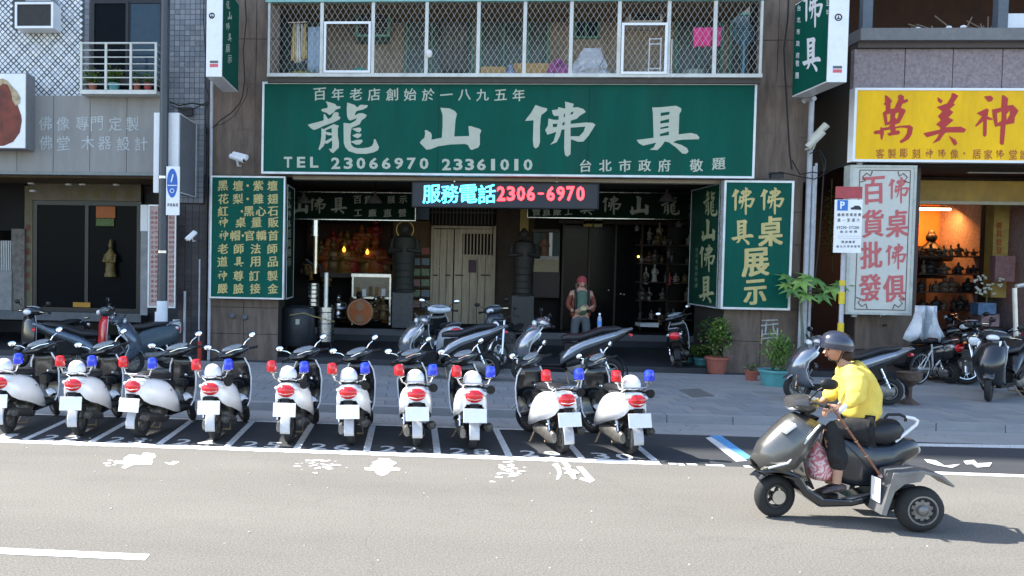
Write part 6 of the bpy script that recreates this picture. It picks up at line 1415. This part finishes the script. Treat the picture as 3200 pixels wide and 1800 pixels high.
def hand(par,wrist,dirv,side,curl,s=1.,m=skin_m,grip=None):
    d=Vector(dirv).normalized(); n=Vector(side).normalized(); n=(n-d*n.dot(d)).normalized(); b=d.cross(n)  # n palm normal, b across
    J=[(wrist,.028*s),(Vector(wrist)+d*.05*s,.036*s),(Vector(wrist)+d*.09*s,.036*s)]; E_=[(0,1),(1,2)]
    for k in range(4):
        o=(k-1.5)*.021*s; L=(.07,.082,.078,.06)[k]*s; base=Vector(wrist)+d*.085*s+b*o; i0=len(J)
        p=base; J.append((p,.0105*s)); E_.append((2,i0)); a=0
        for q in range(3):
            a+=curl; p=p+(d*math.cos(a)+n*math.sin(a))*L/2.4; J.append((p,(.010-.001*q)*s)); E_.append((i0+q,i0+q+1))
    i0=len(J); p=Vector(wrist)+d*.03*s-b*.035*s; J.append((p,.013*s)); E_.append((1,i0))
    p=p+(d*.6-b*.5+n*.4).normalized()*.04*s; J.append((p,.012*s)); p=p+(d*.8+n*.6).normalized()*.035*s; J.append((p,.010*s)); E_+=[(i0,i0+1),(i0+1,i0+2)]
    return skinmesh('hand',J,E_,m,par,1)
# --- standing person with red beanie
Yp=20.3; pxm=1818
fz=.23; h0=F(pxm,861,Yp); PX=h0[0]; H=h0[2]-fz; k=H/1.76
per=thing('person','person in red beanie and rust jacket standing behind the right silver scooter','person',(PX,Yp,fz))
def L(x,y,z): return Vector((PX+x*k,Yp+y*k,fz+z*k))
den=mat('grey denim',(.08,.09,.10),.85,noise=.2,scale=20); jk=mat('rust jacket',(.17,.045,.024),.8,noise=.2,scale=9,bump=.2,bscale=25); gt=mat('green shirt',(.07,.12,.085),.85,noise=.15)
# body (continuous) then clothes
BJ=[(L(0,0,.95),.14*k),(L(0,0,1.15),.13*k),(L(0,.01,1.38),.15*k),(L(0,-.01,1.50),.06*k),(L(0,-.03,1.58),.05*k),
 (L(-.19,.0,1.40),.06*k),(L(-.27,0,1.14),.045*k),(L(-.19,-.20,1.02),.033*k),(L(.19,.0,1.40),.06*k),(L(.27,0,1.14),.045*k),(L(.12,-.24,1.08),.033*k),
 (L(-.10,0,.88),.09*k),(L(-.12,-.01,.48),.06*k),(L(-.12,.02,.08),.042*k),(L(-.12,-.14,.04),.035*k),(L(.10,0,.88),.09*k),(L(.12,-.01,.48),.06*k),(L(.12,.02,.08),.042*k),(L(.12,-.14,.04),.035*k)]
BE=[(0,1),(1,2),(2,3),(3,4),(2,5),(5,6),(6,7),(2,8),(8,9),(9,10),(0,11),(11,12),(12,13),(13,14),(0,15),(15,16),(16,17),(17,18)]
skinmesh('body',BJ,BE,skin_m,per)
skinmesh('shirt',[(L(0,-.035,.90),.155*k),(L(0,-.035,1.15),.145*k),(L(0,-.025,1.38),.15*k),(L(0,-.01,1.47),.075*k)],[(0,1),(1,2),(2,3)],gt,per)
for s_ in(-1,1):
    skinmesh('jacket',[(L(s_*.13,.03,.88),(.085*k,.13*k)),(L(s_*.13,.03,1.12),(.08*k,.13*k)),(L(s_*.12,.03,1.36),(.085*k,.13*k)),(L(s_*.20,.01,1.38),.072*k),(L(s_*.27,0,1.14),.055*k),(L(s_*.195,-.17,1.03),.043*k)],[(0,1),(1,2),(2,3),(3,4),(4,5)],jk,per)
    MB().tube([L(s_*.13,-.12,1.0),L(s_*.14,-.14,1.25),L(s_*.13,-.08,1.46),L(s_*.12,.08,1.5)],.025*k,6).build('backpack_strap',blk,per,smooth=True)
    skinmesh('trouser_leg',[(L(0,0,.95),.14*k),(L(s_*.11,0,.82),.10*k),(L(s_*.125,-.01,.48),.08*k),(L(s_*.125,.02,.10),.065*k)],[(0,1),(1,2),(2,3)],den,per)
    MB().loft([[ (q.x,q.y,q.z) for q in (L(s_*.12+a*.05,y,z0+b*.05) for a,b in ((-1,-.6),(1,-.6),(1,.6),(-1,.6)))] for y,z0 in ((.08,.04),(-.05,.045),(-.2,.03))]).build('shoe',blk,per,bevel=.01)
MB().loft([[tuple(L(x*w_,.14+dy,z)) for x,dy in ((-1,0),(1,0),(1,.14),(-1,.14))] for w_,z in ((.14,1.0),(.16,1.2),(.13,1.46))]).build('backpack',blk,per,bevel=.03)
Wh=head(per,L(0,-.045,1.615),k,(0,-1,-.35))
mb=MB(); rings=[]
for i in range(8):
    a=R(-18+105*i/7); rings.append([tuple(L(.10*math.cos(a)*math.cos(q),-.03+.112*math.cos(a)*math.sin(q),1.645+.115*math.sin(a))) for q in [2*PI*j/16 for j in range(16)]])
mb.loft(rings).build('beanie',mat('beanie red',(.30,.045,.05),.9,noise=.15,scale=30,bump=.5,bscale=90),per,smooth=True)
MB().tube([L(.085,.03,1.6),L(.09,.02,1.5),L(.1,0,1.44)],.03*k,8).tube([L(-.085,.03,1.6),L(-.09,.02,1.5),L(-.1,0,1.44)],.03*k,8).build('hair',mat('hair brown',(.10,.06,.04),.8),per,smooth=True)
hand(per,L(-.17,-.24,1.03),(.5,-.5,.1),(.4,.5,.3),.55,k); hand(per,L(.10,-.27,1.09),(-.6,-.4,.1),(-.3,.5,.3),.55,k)
MB().cbox(L(-.02,-.33,1.09),(.10*k,.03,.07*k)).build('phone',mat('phone pale',(.4,.38,.2),.4),label='small yellowish thing held in both hands of the person in the beanie',cat='phone')
bt=F(1872,1000,17.0); bt=F(1872,1000,17.0); bo=thing('water_bottle','clear water bottle standing on the seat of the right silver scooter','bottle',(bt[0],16.95,1.14))
bz=F(1872,1027,16.95)[2]; bo.location.z=bz; bo['wo']=(bt[0],16.95,bz)
MB().lathe((bt[0],16.95,bz),[(.035,0),(.04,.02),(.04,.19),(.02,.25),(.02,.27)],14).build('bottle_body',mat('bottle plastic',(.55,.65,.85),.08,noise=.1,trans=.6),bo,smooth=True); MB().lathe((bt[0],16.95,bz+.27),[(.02,0),(.02,.03)],10).build('cap',wht,bo)
MB().lathe((bt[0],16.95,bz+.07),[(.0415,0),(.0415,.08)],14).build('bottle_label',mat('bottle blue',(.05,.2,.6),.4),bo)
# --- three wheeled scooter and rider -------------------------------
YV=8.72
tr=thing('three_wheeled_scooter','grey silver scooter with outrigger rear wheels driving left on the road','scooter',tuple(G(2650,1612)))
def V(zx,zy,dy=0.): p=F(2300+zx/2.07,950+zy/2.07,YV+dy); return Vector(p)
def VV(s,dy=0.): return [V(*map(float,q.split(',')),dy) for q in s.split()]
gsil=mat('grey silver paint',(.105,.105,.10),.28,metal=.55,noise=.10,scale=3,coat=.6,dirt=.12)
rf=.212
c=V(250,1210); fw=(c.x,YV,rf); yw=R(14)
def st3(p): 
    q=p-Vector(fw); return Vector(fw)+Vector((q.x*math.cos(yw)-q.y*math.sin(yw),q.x*math.sin(yw)+q.y*math.cos(yw),q.z))
wheel(tr,fw,rf,.105,5,axis=1,rimm=mat('rim dark',(.06,.06,.06),.4,metal=.5),steer=st3); MB().disc((fw[0],YV-.06,rf),.07,.02,1,18).xform(st3).build('brake_drum',steel,tr)
rr_=.218; cr=V(1185,1262,-.32)
for s_,dy in ((-1,-.32),(1,.32)):
    cc=(cr.x,YV+dy,rr_); wheel(tr,cc,rr_,.15,0,axis=1,rimm=steel)
    q=MB().disc((cc[0],cc[1]+s_*.045,cc[2]),.135,.02,1,24); q.torus((cc[0],cc[1]+s_*.06,cc[2]),.13,.014,1,24,6); q.ell((cc[0],cc[1]+s_*.07,cc[2]),(.05,.03,.05)); q.build('wheel_disc',mat('wheel steel',(.22,.21,.20),.45,metal=.6,noise=.4,scale=14,dirt=.4),tr,smooth=True)
    hm=MB()
    for k in range(10): a=2*PI*k/10; hm.ell((cc[0]+.095*math.cos(a),cc[1]+s_*.062,cc[2]+.095*math.sin(a)),(.014,.008,.014),8,5)
    hm.build('wheel_hole',dark,tr)
    # boxed fender
    x0=cc[0]; pts=[(x0-.40,.18),(x0-.30,.57),(x0-.05,.605),(x0+.12,.575),(x0+.245,.47),(x0+.23,.455),(x0+.10,.545),(x0-.05,.575),(x0-.24,.535),(x0-.35,.17)]
    MB().prism(pts,1,cc[1]-.12,cc[1]+.12).build('fender',mat('fender steel',(.22,.22,.22),.38,metal=.6,noise=.2,scale=5,dirt=.15),tr,bevel=.006)
    MB().prism([(x0-.30,.565),(x0-.05,.60),(x0-.02,.565),(x0-.06,.50),(x0-.20,.47),(x0-.28,.40),(x0-.385,.18),(x0-.40,.18)],1,cc[1]-.118,cc[1]-.112).build('fender_side',MATS['fender steel'],tr)
    MB().tube([(x0,YV,rr_),(x0,cc[1],rr_)],.03,8).build('axle',blackm,tr)
    mb=MB().box(x0-.395,x0-.39,cc[1]-.08,cc[1]+.08,.28,.50); mb.build('white_patch',wht,tr) if s_<0 else None
MB().tube([V(610,1290,-.1),V(900,1235,-.1),V(1010,1225,-.1)],.035,8).tube([V(610,1290,.1),V(1010,1225,.1)],.035,8).tube([V(610,1290,-.12),V(610,1290,.12)],.03,8).build('subframe',enginem,tr,smooth=True)
# fairing: loft of cross sections along the slope
fr=[];
for (z1,z2,hw) in (("100,1000","135,1060",.10),("150,890","260,1062",.17),("240,800","330,1035",.20),("300,745","410,930",.20),("345,715","470,835",.17),("385,700","545,775",.12)):
    a=V(*map(float,z1.split(','))); b=V(*map(float,z2.split(','))); n=10
    fr.append([tuple(b+(a-b)*math.sin(PI*k/n)**.7+Vector((0,-hw*math.cos(PI*k/n),0))) for k in range(n+1)])
MB().sheet(fr).build('front_fairing',gsil,tr,smooth=True,solid=.015)
for s_ in(-1,1): MB().tube(VV("545,780 460,880 335,1030 210,1062",s_*.19),.012,6).build('edge_trim',alu,tr,smooth=True)
isb=[]
for zx,zy,hw in ((520,770,.12),(440,880,.19),(380,960,.20),(400,1060,.18),(450,1170,.16)): isb.append([tuple(V(zx,zy)+Vector((.02*math.cos(a),hw*math.sin(a),0))) for a in [R(-90+18*k) for k in range(11)]])
MB().sheet(isb).build('inner_shield',bpaint,tr,smooth=True,solid=.02)
rows_=[]
MB().prism([(p.x,p.z) for p in VV("110,1060 250,1040 380,1090 430,1170 520,1230 700,1240 900,1190 960,1180 960,1230 700,1285 500,1290 400,1220 330,1120 240,1080 150,1085")],1,YV-.15,YV+.15).build('under_body',bpaint,tr,bevel=.02)
MB().sheet([[tuple(V(zx,zy)+Vector((0,y,-.02*abs(y)/.1))) for y in(-.12,0,.12)] for zx,zy in ((120,1110),(170,1070),(250,1055),(330,1075),(385,1130))]).build('front_mudguard',bpaint,tr,smooth=True,solid=.012)
hc_=[]
for (zx,zy,w_,h) in ((325,640,.06,.04),(345,635,.15,.07),(410,640,.19,.10),(470,645,.17,.10),(520,640,.08,.06)):
    p=V(zx,zy); hc_.append([(p.x,p.y+w_*math.cos(a),p.z+h*math.sin(a)*.9) for a in [2*PI*k/14 for k in range(14)]])
MB().loft(hc_).build('handlebar_cowl',mat('cowl grey',(.05,.05,.05),.25,coat=.5),tr,smooth=True); MB().ell(V(470,612,-.05),(.09,.08,.025)).build('instrument_panel',mat('instrument glass',(.2,.22,.24)),tr,smooth=True)
MB().ell(V(350,655),(.03,.12,.045)).build('headlight',mat('headlight glass',(.75,.78,.8),.05,coat=1),tr,smooth=True)
MB().tube([V(480,710),V(455,760)],[.09,.07],10).build('steering_column',blk,tr)
for s_ in(-1,1):
    MB().tube([V(470,640,s_*.12),V(520,640,s_*.22),V(575,660,s_*.34)],.014,8).build('handlebar',blackm,tr,smooth=True); MB().tube([V(545,650,s_*.28),V(590,665,s_*.38)],.020,10).build('grip',blk,tr,smooth=True)
    MB().tube([V(475,620,s_*.14),V(530,560,s_*.22)] if s_<0 else [V(440,620,.14),V(395,560,.25)],.008,6).build('mirror_stem',blackm,tr)
m_=MB().ell(V(605,520,-.25),(.085,.03,.055)).build('mirror',blk,tr,smooth=True); MB().tube([V(530,560,-.22),V(590,525,-.25)],.008,5).build('mirror_stem',blackm,tr)
m_=MB().ell(V(385,510,.25),(.02,.06,.09)).build('mirror',blk,tr,smooth=True); MB().ell(V(378,508,.25),(.008,.05,.07)).build('mirror_glass',mglass,m_,smooth=True)
ss_=[]
for (zx,zt,zb,hw) in ((640,800,850,.08),(700,775,865,.13),(800,760,890,.15),(880,765,900,.155),(950,745,905,.15),(1020,745,880,.13),(1062,790,840,.07)):
    a=V(zx,zt);b=V(zx,zb); c_=(a+b)/2; hh=(a.z-b.z)/2; ss_.append([(c_.x,c_.y+hw*math.copysign(abs(math.cos(t_))**.7,math.cos(t_)),c_.z+hh*math.copysign(abs(math.sin(t_))**.7,math.sin(t_))) for t_ in [2*PI*k/14 for k in range(14)]])
MB().loft(ss_).build('seat',seatm,tr,smooth=True)
bs_=[]
for (zx,zt,zb,hw) in ((660,840,1150,.10),(740,860,1170,.14),(850,890,1170,.155),(960,890,1120,.15),(1060,860,1020,.13),(1130,870,985,.10),(1160,905,965,.07)):
    a=V(zx,zt);b=V(zx,zb); c_=(a+b)/2; hh=(a.z-b.z)/2; bs_.append([(c_.x,c_.y+hw*math.copysign(abs(math.cos(t_))**.6,math.cos(t_)),c_.z+hh*math.copysign(abs(math.sin(t_))**.6,math.sin(t_))) for t_ in [2*PI*k/14 for k in range(14)]])
MB().loft(bs_).build('body_shell',dblue,tr,smooth=True)
MB().ell(V(1155,935),(.03,.09,.05)).build('tail_lamp',mat('pale lens',(.6,.5,.4),.2,coat=.5),tr,smooth=True)
q=MB().tube(VV("1030,890 1165,780 1175,755 1150,740 1095,730",-.10),.016,8).tube(VV("1030,890 1165,780 1175,755 1150,740 1095,730",.10),.016,8).tube([V(1172,755,-.1),V(1172,755,.1)],.016,8); q.build('carrier_rail',wht,tr,smooth=True)
for s_ in(-1,1): MB().tube(VV("960,740 985,715 1060,715 1100,735 1095,760",s_*.10),.014,8).build('grab_rail',blackm,tr,smooth=True)
MB().ell(V(960,1130),(.15,.1,.09)).tube([V(900,1180,-.12),V(1150,1200,-.14)],.05,10).build('engine',exh,tr,smooth=True)
# rider
rd_=thing('person','rider in a bright yellow jacket and dark helmet seated on the three wheeled scooter','person',tuple(V(820,790)))
jkt=mat('yellow jacket',(.78,.58,.10),.75,noise=.10,scale=8,bump=.35,bscale=14); tro=mat('black trousers',(.012,.012,.014),.85,noise=.2,bump=.2,bscale=20)
hip=V(830,760); ch_=V(770,500); nk=V(700,385)
BJ=[(hip,.12),(V(825,640),.12),(ch_,.13),(nk,.06),(V(665,345),.05),
 (V(770,420,-.18),.06),(V(765,630,-.25),.045),(V(650,670,-.26),.032),(V(760,420,.18),.06),(V(640,560,.27),.045),(V(545,640,.30),.032),
 (V(800,800,-.09),.09),(V(600,800,-.12),.07),(V(650,1090,-.12),.04),(V(800,800,.09),.09),(V(600,800,.12),.07),(V(600,1090,.12),.04)]
BE=[(0,1),(1,2),(2,3),(3,4),(2,5),(5,6),(6,7),(2,8),(8,9),(9,10),(0,11),(11,12),(12,13),(0,14),(14,15),(15,16)]
skinmesh('body',BJ,BE,skin_m,rd_)
JJ=[(V(800,775),(.19,.21)),(V(825,640),(.18,.20)),(V(785,495),(.185,.20)),(V(730,415),.12),(V(765,450,-.19),.115),(V(770,610,-.28),.105),(V(690,672,-.28),.075),(V(750,450,.19),.11),(V(640,560,.28),.095),(V(565,625,.30),.065)]
skinmesh('jacket',JJ,[(0,1),(1,2),(2,3),(2,4),(4,5),(5,6),(2,7),(7,8),(8,9)],jkt,rd_)
skinmesh('shirt',[(V(795,800),(.17,.185)),(V(815,740),(.165,.18))],[(0,1)],wht,rd_)
MB().tube([V(672,660,-.27),V(690,672,-.27)],.066,12).build('cuff',wht,rd_,smooth=True)
skinmesh('trousers',[(V(830,790),.15),(V(790,810,-.1),.115),(V(620,800,-.13),.095),(V(650,960,-.13),.085),(V(665,1080,-.13),.075),(V(790,810,.1),.115),(V(610,800,.13),.095),(V(610,960,.13),.085),(V(610,1080,.13),.075)],[(0,1),(1,2),(2,3),(3,4),(0,5),(5,6),(6,7),(7,8)],tro,rd_)
for dy,x0 in ((-.13,660),(.13,610)):
    MB().tube([V(x0,1070,dy),V(x0-10,1160,dy)],[.045,.038],10).build('ankle',skin_m,rd_,smooth=True)
    rings=[]
    for zx,hh,ww,zb in ((x0+45,.05,.035,1205),(x0+10,.075,.045,1210),(x0-40,.05,.05,1215),(x0-85,.03,.045,1220),(x0-105,.015,.03,1222)):
        b=V(zx,zb,dy); rings.append([(b.x,b.y+ww*math.cos(a),b.z+hh/2+hh*math.sin(a)*.6) for a in [2*PI*k/10 for k in range(10)]])
    MB().loft(rings).build('shoe',mat('shoe pattern',(.06,.05,.05),.6,noise=.9,scale=30),rd_,smooth=True)
hcn=V(640,285); head(rd_,hcn,1.05,(-.96,-.12,-.25),mat('skin face',(.45,.23,.16),.5,noise=.06))
mb=MB(); rings=[]; c=hcn+Vector((.02,0,.035))
for i in range(9):
    a=R(-22+112*i/8); rings.append([(c.x+.155*math.cos(a)*math.cos(q),c.y+.13*math.cos(a)*math.sin(q),c.z+.135*math.sin(a)+.04*math.cos(a)*(-math.cos(q))*.5) for q in [2*PI*j/18 for j in range(18)]])
mb.loft(rings).build('helmet',mat('helmet dark',(.025,.03,.05),.2,coat=.7,noise=.1),rd_,smooth=True)
MB().ell(c+Vector((.09,0,-.10)),(.07,.08,.07)).build('hair',mat('hair dark',(.03,.015,.01),.7),rd_,smooth=True)
MB().tube([c+Vector((.0,-.12,-.05)),c+Vector((-.03,-.09,-.16)),c+Vector((-.03,.09,-.16)),c+Vector((0,.12,-.05))],.008,6).build('chin_strap',blk,rd_)
hand(rd_,V(668,670,-.28),(-1,.05,-.1),(0,.3,-1),.6,1.1); hand(rd_,V(555,632,.31),(-1,.2,-.3),(.2,0,-1),.75,1.1)
cn=thing('walking_cane','brown walking cane held slanting down by the rider','cane',tuple(V(640,690,-.30)))
a=V(625,672,-.30); b=V(930,1105,-.30); MB().tube([a,b],.011,8).build('shaft',mat('cane brown',(.22,.085,.04),.4,noise=.25,scale=30),cn,smooth=True)
q=MB()
for t_ in(.3,.5,.72): p=a+(b-a)*t_; q.tube([p-(b-a)*.004,p+(b-a)*.004],.015,8)
q.build('node_ring',mat('cane ring',(.45,.32,.25),.4),cn); MB().tube([b,b+(b-a)*.035],[.016,.018],8).build('ferrule',mat('ferrule pink',(.50,.35,.30),.6),cn); MB().tube([a,V(600,655,-.30),V(575,668,-.30)],.014,8).build('handle',mat('cane brown',(.22,.085,.04)),cn,smooth=True)
# bag
bgp=thing('shopping_bag','pink striped thin plastic bag full of shopping on the scooter floor','bag',tuple(V(545,1140)))
rings=[]; rb=random.Random(9); C_=[(520,880,20,.02),(525,930,45,.06),(535,990,75,.10),(545,1060,95,.12),(550,1110,90,.115),(550,1140,60,.08)]
for zx,zy,hw,hy_ in C_:
    p=V(zx,zy); rings.append([(p.x+hw/2.07/318*math.cos(a)*rb.uniform(.88,1.1),p.y+hy_*math.sin(a)*rb.uniform(.9,1.1),p.z+rb.uniform(-.006,.006)) for a in [2*PI*k/18 for k in range(18)]])
pbm=bpy.data.materials.new('pink striped bag'); pbm.use_nodes=True; n_=pbm.node_tree.nodes; l_=pbm.node_tree.links; b_=n_['Principled BSDF']
wv=n_.new('ShaderNodeTexWave'); wv.inputs['Scale'].default_value=5; wv.inputs['Distortion'].default_value=28; wv.inputs['Detail'].default_value=3; tc=n_.new('ShaderNodeTexCoord'); l_.new(tc.outputs['Object'],wv.inputs[0])
cr_=n_.new('ShaderNodeValToRGB'); cr_.color_ramp.elements[0].color=(.60,.16,.18,1); cr_.color_ramp.elements[1].color=(.78,.58,.57,1); cr_.color_ramp.elements[0].position=.2; cr_.color_ramp.elements[1].position=.9; l_.new(wv.outputs[0],cr_.inputs[0]); l_.new(cr_.outputs[0],b_.inputs['Base Color']); b_.inputs['Roughness'].default_value=.3; b_.inputs['Coat Weight'].default_value=.4
nz=n_.new('ShaderNodeTexNoise'); nz.inputs['Scale'].default_value=22; bp_=n_.new('ShaderNodeBump'); bp_.inputs['Strength'].default_value=.9; bp_.inputs['Distance'].default_value=.02; l_.new(nz.outputs[0],bp_.inputs['Height']); l_.new(bp_.outputs[0],b_.inputs['Normal'])
MB().loft(rings).build('bag_body',pbm,bgp,smooth=True,sub=1); MB().tube([V(515,885),V(505,800),V(500,770)],.012,6).tube([V(525,885),V(530,820),V(505,770)],.012,6).build('handle',pbm,bgp,smooth=True)
MB().cbox(V(330,800,-.14),(.025,.15,.13),(0,R(52),R(4))).build('white_card',wht,tr)
